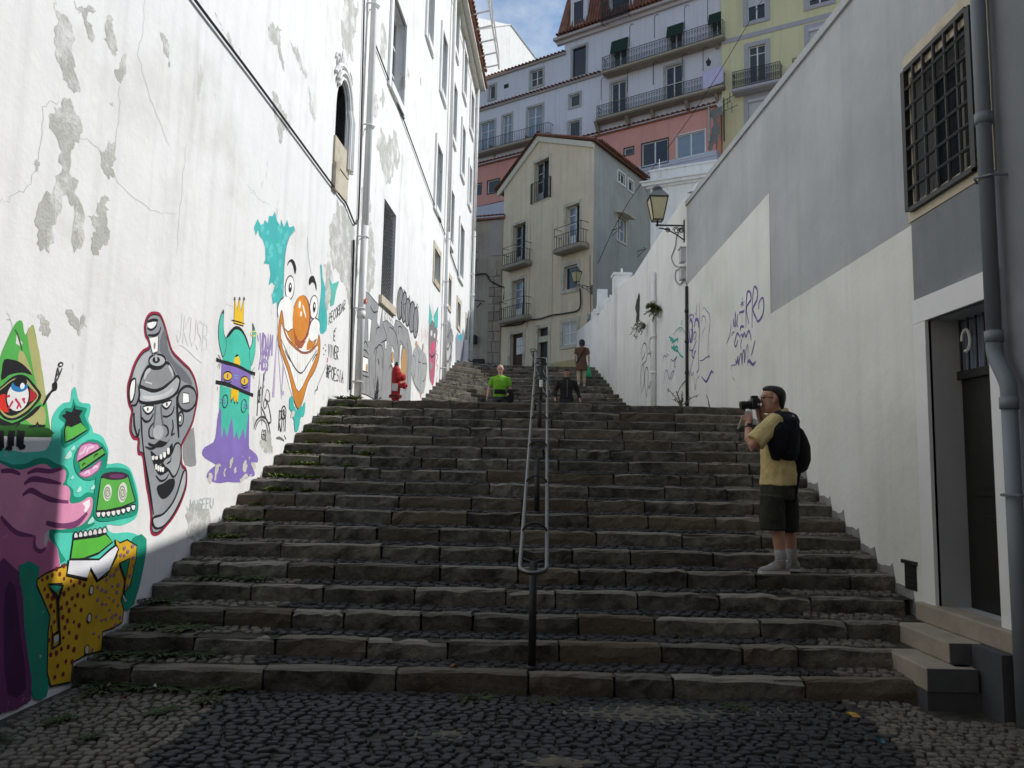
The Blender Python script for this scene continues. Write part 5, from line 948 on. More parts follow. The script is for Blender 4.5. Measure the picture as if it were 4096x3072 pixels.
for a in ([(80, 985), (92, 985), (92, 1060), (80, 1060)], [(108, 940), (120, 930), (122, 1010), (108, 1020)], [(130, 690), (150, 680), (150, 715), (130, 720)], [(165, 650), (180, 640), (180, 670), (165, 680)], [(405, 420), (420, 420), (420, 440), (405, 440)]): d.poly(a, (60, 60, 58))
d.build('vent_hole', gwl, m=PLAINP)
# tags on the right-hand walls
d = Decal(FR, zoom(2380, 1100, 3.072), 0.005); K = (34, 34, 36)
for a in ([(580, 1030), (575, 930), (600, 840), (630, 860), (645, 960), (625, 1060), (590, 1090)], [(620, 940), (605, 1000), (580, 1045)], [(650, 980), (665, 960), (690, 1000), (695, 1080), (705, 1090), (690, 1130)], [(680, 960), (665, 880), (680, 790), (705, 800), (705, 900), (685, 960), (710, 940)], [(575, 1440), (560, 1280), (580, 1110), (600, 1130), (605, 1300), (575, 1450)], [(635, 1500), (610, 1300), (630, 1140), (655, 1180), (650, 1380), (635, 1500)], [(655, 1350), (670, 1390), (690, 1310), (708, 1345)], [(690, 1100), (695, 1300)]): d.stroke(a, 0.03, K)
d.build('graffiti_tags', gwl, 'black outlined bubble tag beside the white conduit')
d = Decal(FR, zoom(2380, 1100, 3.072), 0.005); CY = (70, 164, 204)
d.stroke([(475, 760), (470, 820), (445, 800), (450, 900), (470, 950), (450, 1000), (465, 1100), (445, 1110)], .04, CY); d.build('graffiti_tags', gwl, 'thin blue vertical tag on the white wall'); d = Decal(FR, zoom(2380, 1100, 3.072), 0.005); d.stroke([(395, 720), (420, 760), (400, 800), (415, 880), (400, 910)], .03, (170, 166, 176)); d.stroke([(395, 700), (395, 900)], .02, (170, 166, 176)); d.build('graffiti_tags', gwl, 'faint grey vertical tag beside the blue one')
T6 = zoom(2600, 1100, 3.072); d = Decal(FR, T6, 0.005); TQ = (56, 170, 156); PV = (118, 96, 168)
for a in ([(235, 760), (270, 780), (250, 800), (290, 790), (270, 830), (320, 800), (345, 780), (340, 830)], [(265, 860), (270, 900), (300, 870), (295, 910), (330, 880), (345, 930), (300, 920), (270, 890)], [(345, 935), (380, 990), (410, 1010)]): d.stroke(a, .05, TQ)
for a in ([(290, 740), (320, 690), (360, 650), (400, 650), (430, 710)], [(390, 560), (380, 590), (395, 610), (400, 570), (385, 560)], [(360, 640), (370, 700), (390, 660), (400, 710)]): d.stroke(a, .022, (120, 178, 166))
d.build('graffiti_tags', gwl, 'turquoise scribble left of the dark conduit'); d = Decal(FR, T6, 0.005)
for a in ([(155, 1070), (175, 990), (200, 1010), (215, 970), (235, 1000)], [(250, 1160), (260, 1040), (290, 1060), (330, 1000), (310, 1060), (300, 1130), (320, 1120)], [(170, 1340), (190, 1190), (215, 1180), (240, 1280), (270, 1200), (300, 1180), (260, 1290)]): d.stroke(a, .024, (112, 98, 146))
d.build('graffiti_tags', gwl, 'violet scribbles below the turquoise one'); d = Decal(FR, T6, 0.005); d.stroke([(340, 1460), (370, 1390), (420, 1320), (455, 1285)], .028, (80, 80, 82)); d.build('graffiti_tags', gwl, 'single slanting grey stroke beside the dark conduit')
d = Decal(FR, T6, 0.0085)
for a, w in (([(490, 600), (500, 545), (525, 600), (515, 760), (495, 800), (485, 680)], .06), ([(550, 640), (565, 550), (595, 560), (598, 650)], .06), ([(490, 820), (520, 810), (530, 690), (505, 670)], .045), ([(545, 800), (545, 720), (565, 700), (570, 760), (550, 800)], .03), ([(480, 880), (500, 925), (530, 920), (560, 850), (575, 800)], .03), ([(530, 930), (520, 980), (540, 1020), (550, 960), (570, 930)], .04), ([(610, 340), (612, 700), (600, 1000), (605, 1150), (575, 1200)], .025), ([(560, 460), (575, 490), (575, 350)], .02), ([(485, 1240), (520, 1100), (535, 1020)], .016), ([(490, 1250), (505, 1180), (520, 1240), (540, 1200), (558, 1410), (580, 1280), (620, 1240)], .014), ([(640, 1250), (690, 1310), (720, 1270), (760, 1185), (785, 1210)], .045), ([(615, 1050), (650, 1050), (700, 1010), (740, 1000), (720, 980)], .02), ([(720, 980), (722, 800), (742, 600), (735, 490), (700, 440), (670, 400), (655, 430)], .015), ([(640, 600), (650, 510), (680, 520), (690, 600)], .018), ([(640, 830), (650, 730), (680, 640)], .014), ([(530, 540), (540, 500), (500, 490), (475, 540)], .03)): d.stroke(a, w, PV)
d.build('graffiti_tags', rb, 'violet sprayed long-nosed face beside the dark conduit'); d = Decal(FR, T6, 0.0085)
for a, w in (([(1185, 660), (1185, 400), (1200, 220), (1235, 210), (1245, 300), (1190, 410), (1220, 600)], .032), ([(1260, 650), (1262, 350), (1285, 150), (1325, 190), (1320, 300), (1270, 420), (1310, 530), (1335, 570), (1385, 500), (1405, 380), (1390, 280), (1350, 330), (1340, 420)], .036), ([(1140, 270), (1135, 400)], .025), ([(1115, 370), (1165, 330)], .025), ([(1120, 330), (1160, 380)], .02), ([(1105, 490), (1110, 460), (1150, 450), (1165, 430)], .035), ([(1138, 460), (1135, 640)], .016), ([(1115, 690), (1120, 640), (1160, 632)], .035), ([(1085, 800), (1060, 880), (1045, 840), (1075, 720), (1100, 740), (1115, 770)], .035), ([(1120, 740), (1135, 730), (1145, 760), (1165, 710), (1185, 760), (1215, 685), (1235, 720), (1250, 800)], .032), ([(1135, 780), (1120, 860), (1130, 920)], .02), ([(1005, 1160), (1010, 1110), (1060, 1100), (1060, 1040), (1075, 1090), (1085, 1000), (1095, 1110), (1105, 1030), (1130, 960), (1135, 1100), (1145, 960), (1165, 930), (1165, 1080), (1190, 900), (1210, 870), (1205, 1120)], .022), ([(1205, 1080), (1225, 1055), (1270, 1100), (1305, 1060)], .045), ([(1300, 800), (1270, 920), (1250, 990)], .03), ([(1030, 640), (1030, 540), (1045, 640), (1055, 450), (1060, 640), (1085, 480), (1075, 600), (1090, 640)], .018), ([(945, 850), (990, 720), (1000, 600)], .018), ([(1010, 750), (1020, 710), (1045, 700)], .018)): d.stroke(a, w, (112, 94, 162))
d.stroke([(1020, 1250), (1050, 1300)], .02, (140, 138, 130), 0)
d.build('graffiti_tags', rb, 'violet sprayed letter tags on the cream wall above the photographer')

# ---------------------------------------------------------------- street lanterns
AMBER = mat('lantern_glass', (0.52, 0.46, 0.27), 0.35, 0.15, 6, 0.05, 20)
def lantern(P, out, length, label, sc=1.0):
    """wall lantern: P on the wall (bracket top), out = horizontal direction away from wall"""
    P = Vector(P); out = Vector(out).normalized(); side = out.cross(Z)
    t = thing('street_lantern', label, 'lantern', P, group='wall lanterns')
    A = lambda a, h, w=0.0: P+out*a+Z*h+side*w
    br = MB(); br.tube([A(0, 0), A(length, 0)], 0.018, 6); br.fbox(Frame(P, side), -0.03, 0.03, P.z-0.35, P.z+0.12, -0.02, 0.02)
    br.tube([A(length*(0.02+0.93*t_), -0.30+0.24*math.sin(t_*math.pi*0.5)) for t_ in [k/8 for k in range(9)]], 0.014, 5)
    for cx, rr_ in ((0.30, 0.075), (0.62, 0.055), (0.12, 0.06)): br.tube([A(length*cx+rr_*math.cos(a)*(1-a/15), -0.10+rr_*math.sin(a)*(1-a/15)) for a in [k*0.55 for k in range(20)]], 0.010, 4)
    br.tube([A(length, 0), A(length, 0.10)], 0.022, 6); br.ball(A(length*1.02, 0), 0.03, n=8, k=6)
    br.build('bracket', IRON, t)
    b0, b1 = 0.10, 0.56; w0, w1 = 0.10*sc, 0.185*sc; cn = lambda w, h: [A(length+sx*w, h, sy*w) for sx, sy in ((-1, -1), (1, -1), (1, 1), (-1, 1))]
    gl = MB(); gl.hexa(cn(w0*0.96, b0*sc)+cn(w1*0.97, b1*sc)); gl.build('glass', AMBER, t)
    fr_ = MB()
    lo, hi = cn(w0, b0*sc), cn(w1, b1*sc)
    for k in range(4): fr_.tube([lo[k], hi[k]], 0.013, 5); fr_.tube([lo[k], lo[(k+1) % 4]], 0.014, 5); fr_.tube([hi[k], hi[(k+1) % 4]], 0.018, 5)
    fr_.build('frame', IRON, t)
    rf_ = MB(); rf_.hexa(cn(w1*1.08, b1*sc+0.01)+cn(w1*0.55, b1*sc+0.15)); rf_.hexa(cn(w1*0.50, b1*sc+0.15)+cn(w1*0.45, b1*sc+0.19)); rf_.lathe([(0.02, 0.19), (0.10*sc, 0.20), (0.11*sc, 0.23), (0.05, 0.27), (0.02, 0.30)], A(length, b1*sc), 10); rf_.build('roof', mat('weathered_zinc', (0.10, 0.11, 0.105), 0.6, 0.25, 8, 0.2), t)
    return t
lp = FR.px(2738, 903); lq = atY(2630, 900, lp[0])
lantern(FR.pt(lp[0], lp[1], 0.0), (-1, 0, 0), XR-lq.x, 'iron wall lantern on scrolled bracket at the end of the grey wall')

# ---------------------------------------------------------------- handrails
def stepz(y): 
    if y < Y1: return 0.0
    if y < Y_TOP+T: return H*min(NS, int((y-Y1)/T)+1)
    if y < yr2(0): return LAND_Z
    return LAND_Z+0.15*min(N2, int((y-yr2(0))/(0.15/0.43))+1)
def handrail(B, Tp, posts, hoops, label, hw=0.098, sticker=False):
    t = thing('handrail', label, 'handrail', (B.x, B.y, stepz(B.y)), group='stair handrails')
    dirn = (Tp-B).normalized(); m_ = MB(); pts = []
    for k in range(9): a = math.pi*(1+k/8); pts.append(B+Vector((hw*math.cos(a), 0, 0))+dirn*(hw*math.sin(a)))
    for k in range(9): a = math.pi*k/8; pts.append(Tp+Vector((hw*math.cos(a), 0, 0))+dirn*(hw*math.sin(a)))
    m_.tube(pts, 0.0165, 10, closed=True); m_.build('double_rail', STEEL, t, smooth=True)
    for y in posts:
        p = B+(Tp-B)*((y-B.y)/(Tp.y-B.y)); q = MB(); q.tube([(p.x, y, stepz(y)-0.03), (p.x, y, p.z-0.02)], 0.030, 10); q.tube([(p.x, y, stepz(y)-0.01), (p.x, y, stepz(y)+0.02)], 0.05, 10)
        q.tube([(p.x-hw, y, p.z), (p.x, y, p.z-0.03), (p.x+hw, y, p.z)], 0.012, 6); q.build('post', IRON, t, smooth=True)
    for k in range(hoops):
        p = B+(Tp-B)*((k+0.55)/(hoops+0.05)); q = MB(); q.tube([p+Vector((hw*math.cos(a), 0, 0.075*math.sin(a))) for a in [math.pi*j/10 for j in range(11)]], 0.010, 6); q.build('hoop', IRON, t, smooth=True)
    if sticker:
        y = posts[-1]; p = B+(Tp-B)*((y-B.y)/(Tp.y-B.y)); q = MB(); q.tube([(p.x, y, p.z-0.42), (p.x, y, p.z-0.30)], 0.032, 10); q.build('sticker', PANEWHITE, t)
    return t
B_ = atY(2133, 2268, 5.80); T_ = atY(2166, 1436, 13.4)
handrail(B_, T_, [5.93, 8.25, 10.6, 13.1], 7, 'double steel handrail with black posts up the middle of the lower flight', sticker=True)
B2 = atY(2190, 1560, 21.2); T2 = atY(2132, 1398, 26.4)
B2.z = stepz(21.2)+0.85
handrail(B2, T2, [21.4, 23.8, 26.2], 5, 'smaller-looking steel handrail on the upper flight before the beige house')

# ---------------------------------------------------------------- fire hydrant
HP = Vector((-2.20, 14.6, LAND_Z)); hy = thing('fire_hydrant', 'red fire hydrant on the landing in front of silver graffiti', 'hydrant', HP)
HRED = mat('hydrant_red', (0.46, 0.025, 0.025), 0.35, 0.08, 5, 0.05)
m_ = MB(); m_.lathe([(0.072, -0.02), (0.072, 0.30), (0.118, 0.31), (0.122, 0.37), (0.085, 0.38), (0.09, 0.80), (0.076, 0.87), (0.045, 0.92), (0.028, 0.93)], HP, 16); m_.build('barrel', HRED, hy, smooth=False)
m_ = MB(); m_.lathe([(0.035, 0.93), (0.035, 0.97), (0.022, 0.975), (0.022, 1.0)], HP, 8); m_.build('operating_nut', IRON, hy)
for dx, dy_, hz, rr_ in ((0.75, -0.66, 0.70, 0.075), (1, -0.1, 0.55, 0.06)):
    ax = Vector((dx, dy_, 0)).normalized(); m_ = MB(); m_.lathe([(rr_*.8, 0.06), (rr_*.8, 0.14), (rr_*1.1, 0.145), (rr_*1.1, 0.19), (rr_*.6, 0.20), (rr_*.35, 0.225)], HP+Z*hz, 12, axis=ax); m_.build('outlet_cap', HRED, hy)
m_ = MB(); m_.box(HP.x-0.06, HP.x+0.05, HP.y-0.096, HP.y-0.084, HP.z+0.44, HP.z+0.58); m_.build('label_plate', PANEWHITE, hy)
m_ = MB(); m_.lathe([(0.09, 0.325), (0.124, 0.33), (0.124, 0.36), (0.09, 0.365)], HP, 16); m_.build('flange_band', IRON, hy)
# ---------------------------------------------------------------- beige house at the top of the stairs
HC = atY(2377, 560, 36.0); FHf = Frame(HC, dirv(-38), flip=True); FHs = Frame(HC, dirv(34))
BEIGE = mat('beige_plaster', (0.78, 0.645, 0.475), 0.9, 0.08, 1.2, 0.2, 12, col2=(0.70, 0.57, 0.41), c2s=0.5, c2t=(0.45, 0.75), streak=0.16)
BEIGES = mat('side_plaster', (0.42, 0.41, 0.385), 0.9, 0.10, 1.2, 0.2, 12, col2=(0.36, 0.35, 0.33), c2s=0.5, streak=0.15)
bh = thing('beige_house', 'tall narrow beige house with iron balconies and tiled gable at the stair head', 'house', (HC.x-1, HC.y+3, 6))
uL = FHf.px(2008, 1150)[0]; vL = FHf.px(1990, 752)[1]; uP, vP = FHf.px(2158, 548); vC = FHf.px(2377, 570)[1]
zz8 = zoom(1880, 900, 2.765); zz6 = zoom(1800, 0, 1.62)
hr = {}
hr['attic'] = prect(FHf, zz6(550, 1060), zz6(640, 1275)); hr['B'] = prect(FHf, (2054, 905), (2101, 1048)); hr['A'] = prect(FHf, (2264, 830), (2318, 966))
hr['C'] = prect(FHf, zz8(470, 625), zz8(600, 1000)); hr['D'] = prect(FHf, zz8(1040, 470), zz8(1185, 690)); hr['E'] = prect(FHf, zz8(450, 1215), zz8(580, 1600)); hr['F'] = prect(FHf, zz8(752, 1150), zz8(860, 1500)); hr['G'] = prect(FHf, zz8(1028, 1090), zz8(1180, 1310))
for k in ('E', 'F'): hr[k] = (hr[k][0], hr[k][1], 6.3, hr[k][3])
hw_ = MB(); hw_.wall(FHf, [(0, 4.5), (uL, 4.5), (uL, vL), (uP, vP), (0, vC)], [rectuv(*r) for r in hr.values()], 0.28)
hw_.build('front_wall', BEIGE, bh)
uE = FHs.px(2559, 718)[0]; sr = [prect(FHs, zz6(1088, 1105), zz6(1132, 1205)), prect(FHs, zz6(1156, 1160), zz6(1186, 1250)), prect(FHs, zz6(1085, 1400), zz6(1138, 1580))]
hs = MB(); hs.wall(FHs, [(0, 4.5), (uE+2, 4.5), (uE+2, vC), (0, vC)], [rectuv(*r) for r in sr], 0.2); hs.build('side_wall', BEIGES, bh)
RD = Vector((*dirv(34), 0))*8.5      # ridge direction
bk = MB(); a = FHf.pt(uL, 0); hxa = [FHf.pt(1.2, 4.5, -0.5), FHf.pt(uL, 4.5, -0.5), FHf.pt(uL, 4.5, -0.5)+RD, FHf.pt(1.2, 4.5, -0.5)+RD]
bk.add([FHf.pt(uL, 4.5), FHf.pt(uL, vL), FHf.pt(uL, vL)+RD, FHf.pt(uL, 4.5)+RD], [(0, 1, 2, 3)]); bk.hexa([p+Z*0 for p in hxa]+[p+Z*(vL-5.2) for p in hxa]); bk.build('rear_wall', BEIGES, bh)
ov = 0.22; rfm = MB(); Nn = FHf.N
def roofquad(a, b, th=0.07):
    p0 = FHf.pt(*a)+Nn*ov+Z*0.02; p1 = FHf.pt(*b)+Nn*ov+Z*0.02; q0, q1 = p0+RD, p1+RD; rfm.hexa([p0, p1, q1, q0]+[p+Z*th for p in (p0, p1, q1, q0)])
lx = uL+0.55; lv = vL-0.62*(vP-vL)/max(0.1, uL-uP)*0.9
roofquad((lx, lv), (uP, vP)); roofquad((uP, vP), (-0.30, vC-0.05))
roof_h = rfm.build('roof', TILE, bh)
vg = MB(); # white verge band under the tiles
for a, b in (((lx-0.1, lv+0.02), (uP, vP)), ((uP, vP), (0.0, vC))):
    pa_, pb_ = FHf.pt(*a), FHf.pt(*b); vg.hexa([pa_-Z*0.26+Nn*-0.02, pb_-Z*0.26+Nn*-0.02, pb_-Z*0.26+Nn*0.10, pa_-Z*0.26+Nn*0.10, pa_+Nn*-0.02, pb_+Nn*-0.02, pb_+Nn*0.16, pa_+Nn*0.16])
vg.build('verge', mat('verge_white', (0.76, 0.72, 0.62), 0.9, 0.08, 3), bh)
def rake(a, b, n):
    p0, p1 = FHf.pt(*a)+Nn*(ov-0.02)+Z*0.075, FHf.pt(*b)+Nn*(ov-0.02)+Z*0.075
    for k in range(n): put_tile(p0+(p1-p0)*(k/n), p1-p0, Z, roof_h, sc=1.15)
rake((lx, lv), (uP, vP), 13); rake((-0.3, vC-0.05), (uP, vP), 11)
for k in range(24): put_tile(FHs.pt(0.1+k*0.24, vC+0.02, 0.38), FHs.N*-1+Z*0.35, Z, roof_h, sc=1.2)
for k in range(20): put_tile(FHf.pt(lx+0.1, lv+0.12, ov)+RD.normalized()*(k*0.3), FHf.U*-1+Z*0.6, Z, roof_h)
SURR = mat('house_surround', (0.62, 0.56, 0.45), 0.85, 0.12, 4, 0.2, 25, col2=(0.40, 0.36, 0.28), c2s=1.5)
DKROOM = mat('dark_room', (0.012, 0.011, 0.010), 0.6, 0.1)
DOORGREY = mat('grey_door_leaf', (0.36, 0.36, 0.35), 0.6, 0.08)
BROWN = mat('brown_door', (0.060, 0.026, 0.018), 0.6, 0.2, 4, 0.1, 20, stretch=(5, 5, 1))
# french windows with an open leaf and dark interior
def french(F, r, parent, leaf=0.5, glassleaf=True, lab=None):
    u0, u1, v0, v1 = r; m_ = MB(); m_.fbox(F, u0, u1, v0, v1, -0.30, -0.27); o = m_.build('balcony_door', DKROOM, parent, label=lab)
    s_ = MB(); w = 0.15
    s_.fbox(F, u0-w, u0, v0, v1+w, -0.02, 0.025); s_.fbox(F, u1, u1+w, v0, v1+w, -0.02, 0.025); s_.fbox(F, u0, u1, v1, v1+w, -0.02, 0.022); sub(s_, 'surround', SURR, o)
    lf = MB(); ua = u1-(u1-u0)*leaf; 
    for a, b, c, e in ((ua, ua+0.06, v0, v1), (u1-0.06, u1, v0, v1), (ua, u1, v0, v0+0.5), (ua, u1, v1-0.07, v1), (ua, u1, v0+1.05, v0+1.1), (ua, u1, v0+1.5, v0+1.55)): lf.fbox(F, a, b, c, e, -0.26+random.uniform(0, .006), -0.215)
    sub(lf, 'door_leaf', PANEWHITE if glassleaf else DOORGREY, o)
    p = MB(); p.fbox(F, ua+0.05, u1-0.05, v0+0.5, v1-0.07, -0.255, -0.25); sub(p, 'pane', BLUEGLASS if glassleaf else GLASS, o); return o
french(FHf, hr['attic'], bh, 0.45, False); french(FHf, hr['B'], bh, 0.5, False); french(FHf, hr['A'], bh, 0.55); french(FHf, hr['C'], bh, 0.6)
window(FHf, hr['D'], bh, surround=SURR, leaves=1, rows=1, dep=0.2, sw=0.2); window(FHf, hr['G'], bh, surround=SURR, rows=2, dep=0.08, sw=0.2, glass=mat('white_shutter', (0.56, 0.56, 0.55), 0.6, 0.1, 10), fw=0.07)
for k, mt in (('E', BROWN), ('F', DARKWOOD)):
    u0, u1, v0, v1 = hr[k]; m_ = MB(); m_.fbox(FHf, u0, u1, v0, v1, -0.24, -0.20)
    for q in range(4): m_.fbox(FHf, u0+0.03+(u1-u0-0.04)*q/4, u0+(u1-u0-0.04)*(q+1)/4, v0+0.05, v1-(0.75 if k == 'F' else 0.05), -0.20, -0.185)
    o = m_.build('door', mt, bh, label='brown ground-floor door with white notices' if k == 'E' else 'dark ground-floor door with transom'); s_ = MB(); w = 0.2
    s_.fbox(FHf, u0-w, u0, v0, v1+w, -0.02, 0.03); s_.fbox(FHf, u1, u1+w, v0, v1+w, -0.02, 0.03); s_.fbox(FHf, u0, u1, v1, v1+w, -0.02, 0.027); sub(s_, 'surround', SURR, o)
    if k == 'F': s_ = MB(); s_.fbox(FHf, u0, u1, v1-0.72, v1-0.42, -0.2, -0.02); sub(s_, 'transom_bar', SURR, o)
    else:
        r_ = prect(FHf, zz8(487, 1250), zz8(576, 1415)); s_ = MB(); um, vm = (r_[0]+r_[1])/2, (r_[2]+r_[3])/2
        for a, b, c, e in ((r_[0], um-0.01, r_[2], vm-0.01), (um+0.01, r_[1], r_[2], vm-0.01), (r_[0], um-0.01, vm+0.01, r_[3]), (um+0.01, r_[1], vm+0.01, r_[3])): s_.fbox(FHf, a, b, c, e, -0.184, -0.178)
        sub(s_, 'notice', PANEWHITE, o)
# balconies
def balcony(F, a, b, top, depth, parent, bars=10, scroll=False, slabm=None, r=0.013, mid=0.62):
    """a,b: pixels of the slab front edge ends (top of slab); top: pixel on the rail"""
    pa_, pb_ = F.px(*a, depth), F.px(*b, depth); u0, u1 = sorted((pa_[0], pb_[0])); v = (pa_[1]+pb_[1])/2; vt_ = F.px(*top, depth)[1]
    if slabm != 0: slab(F, u0-0.05, u1+0.05, v-0.16, v, depth+0.06, parent, slabm)
    railing(F, u0, u1, v+0.06, vt_, depth, parent, bars, r, mid, scroll)
balcony(FHf, zz8(360, 465), zz8(605, 385), zz8(480, 222), 0.45, bh, 11); balcony(FHf, zz8(325, 1055), zz8(600, 1000), zz8(470, 818), 0.45, bh, 12); balcony(FHf, zz8(930, 280), zz8(1225, 195), zz8(1100, -10), 0.5, bh, 11)
r_ = hr['attic']; railing(FHf, r_[0]-0.18, r_[1]+0.18, r_[2]-0.05, r_[2]+1.02, 0.10, bh, 10, 0.013, None)
# side windows
window(FHs, sr[0], bh, rows=1, surround=PANEWHITE, sw=0.1, dep=0.1); window(FHs, sr[1], bh, rows=1, leaves=1, surround=PANEWHITE, sw=0.1, dep=0.1); window(FHs, sr[2], bh, rows=2, surround=SURR, sw=0.12, dep=0.15, glass=BLUEGLASS)
m_ = MB(); u0, u1, v0, v1 = sr[2]; m_.hexa([FHs.pt(u0-.25, v1+.15, 0), FHs.pt(u1+.25, v1+.15, 0), FHs.pt(u1+.25, v1+.05, .5), FHs.pt(u0-.25, v1+.05, .5), FHs.pt(u0-.25, v1+.32, 0), FHs.pt(u1+.25, v1+.32, 0), FHs.pt(u1+.25, v1+.12, .52), FHs.pt(u0-.25, v1+.12, .52)]); m_.build('window_canopy', SURR, bh)
for px_, py_ in (zz6(1050, 1492), zz6(1215, 1628)):
    a = FHs.px(px_, py_); m_ = MB(); m_.tube([FHs.pt(*a, 0), FHs.pt(a[0], a[1]+0.05, 0.5), FHs.pt(a[0]-0.3, a[1]+0.06, 0.5)], 0.02, 5); m_.tube([FHs.pt(a[0], a[1]-0.3, 0), FHs.pt(a[0], a[1], 0.4)], 0.016, 5); m_.build('wall_bracket', IRON, bh)
cable(FHf, [zz8(1225, 700), zz8(1222, 925), zz8(1080, 975), zz8(910, 1000), zz8(780, 1040), zz8(640, 1055), zz8(560, 1100), zz8(350, 1125)], 0.035, bh, 0.06); cable(FHf, [zz8(910, 0), zz8(912, 500), zz8(906, 1060)], 0.012, bh, 0.02, SURR); cable(FHf, [zz8(672, 0), zz8(655, 700), zz8(630, 1150)], 0.012, bh, 0.02, SURR); cable(FHf, [zz8(1330, 330), zz8(1332, 680), zz8(1350, 1300)], 0.014, bh, 0.02); cable(FHf, [zz8(1308, 1040), zz8(1308, 1400)], 0.03, bh, 0.04, PIPEGREY)
m_ = MB(); r_ = prect(FHf, zz8(1310, 985), zz8(1330, 1045)); m_.fbox(FHf, *r_, 0, 0.12); m_.build('meter_box', mat('grey_box', (0.5,)*3), bh)
d = Decal(FHf, zz8, 0.004); d.poly([(890, 1530), (1190, 1480), (1340, 1470), (1340, 1640), (890, 1640)], (190, 176, 132)); d.build('paint_patch', bh); d = Decal(FHf, zz8, 0.004); d.uvpoly(jag([d.uv(q) for q in [(420, 730), (440, 710), (445, 770), (425, 780)]], .2, 2), s2l((205, 200, 185))); d.build('paint_patch', bh)
lh = FHf.px(*zz8(1350, 690)); lantern(FHf.pt(lh[0], lh[1], 0.0), FHf.N, 1.02, 'iron wall lantern with amber glass on the corner of the beige house')

# ---------------------------------------------------------------- narrow tan house left of it
NP = FHf.pt(uL, 0); FN = Frame((NP.x, NP.y), dirv(-72), flip=True)
TAN = mat('tan_plaster', (0.46, 0.385, 0.31), 0.9, 0.12, 1.2, 0.3, 12, col2=(0.33, 0.27, 0.215), c2s=0.6, streak=0.2); PINKP = mat('pale_pink_plaster', (0.42, 0.36, 0.33), 0.9, 0.1, 1.2, 0.2, 12)
nb = thing('tan_house', 'narrow tan house with rough stone quoins squeezed beside the beige house', 'house', (NP.x-2, NP.y+2, 6))
vN = FN.px(1960, 880)[1]; m_ = MB(); m_.fbox(FN, 0.0, 7, 4.5, vN, -6, 0); m_.build('wall', TAN, nb)
u_a, u_b = FN.px(1955, 1200)[0], FN.px(2006, 1200)[0]
m_ = MB(); m_.fbox(FN, u_b, u_a, FN.px(1980, 1022)[1], vN-0.02, -0.1, 0.03); m_.build('render_panel', PINKP, nb)
v = FN.px(1980, 1490)[1]-0.6; vend = FN.px(1980, 1090)[1]; ro = 0
while v < vend:
    h = random.uniform(0.42, 0.62); cut = u_b+(u_a-u_b)*random.choice((0.4, 0.55, 0.65))
    for a, b in ((u_b, cut), (cut, u_a)):
        q = MB(); q.fbox(FN, a+0.012, b-0.012, v+0.012, v+h-0.012, -0.1, 0.05+random.uniform(0, .03)); q.build('quoin_stone', mat('quoin', (0.36, 0.30, 0.24), 0.95, 0.25, 3, 0.6, 15, rnd=0.22), nb, bevel=0.02)
    v += h
m_ = MB(); m_.fbox(FN, -0.1, 7, vN, vN+0.1, -6, 0.15); ro_n = m_.build('roof', TILE, nb)
for k in range(22): put_tile(FN.pt(0.0+k*0.24, vN+0.12, 0.25), FN.N*-1+Z*0.45, Z, ro_n, sc=1.1)
railing(FN, FN.px(1910, 1050)[0], FN.px(1910, 1050)[0]+2, FN.px(1905, 1090)[1], FN.px(1905, 1010)[1], 0.5, nb, 14, 0.014)
cable(FN, [zz8(50, 560), zz8(180, 545), zz8(230, 620), zz8(340, 680), zz8(390, 705), zz8(375, 830)], 0.04, nb, 0.09)
m_ = MB(); a = FN.px(*zz8(120, 860)); m_.tube([FN.pt(a[0]-0.35, a[1], 0.3), FN.pt(a[0]+0.35, a[1]+0.1, 0.3)], 0.03, 5); m_.tube([FN.pt(a[0], a[1], 0), FN.pt(a[0], a[1]-0.35, 0.5)], 0.03, 5); m_.build('iron_bracket', IRON, nb)
m_ = MB(); r_ = prect(FN, zz8(18, 1230), zz8(80, 1315)); m_.fbox(FN, *r_, 0, 0.35); m_.fbox(FN, r_[0]+.08, r_[1]-.08, r_[2]+.08, r_[3]-.08, 0.35, 0.37); m_.build('wall_cabinet', IRON, nb)
# black metal fittings on the ground
for (x, y), lab in ((zz8(45, 1545), 'black metal valve stack against the tan wall by the drainpipe'), (zz8(135, 1550), 'black metal valve stack against the rough stone quoins')):
    p = FN.px(x, y); b0_ = FN.pt(p[0], 0, 0.5); zb = TOP_Z+0.9; t_ = thing('valve_stack', lab, 'pipework', (b0_.x, b0_.y, zb))
    m_ = MB(); m_.tube([(b0_.x, b0_.y, zb-0.3), (b0_.x, b0_.y, zb+1.45)], 0.12, 8); m_.build('pipe', IRON, t_)
    for k in range(4): m_ = MB(); m_.fbox(Frame(b0_, FN.U), -0.35+0.08*(k % 2), 0.35-0.1*(k % 2), zb+0.15+k*0.36, zb+0.38+k*0.36, -0.15, 0.15); m_.build('flange', IRON, t_)

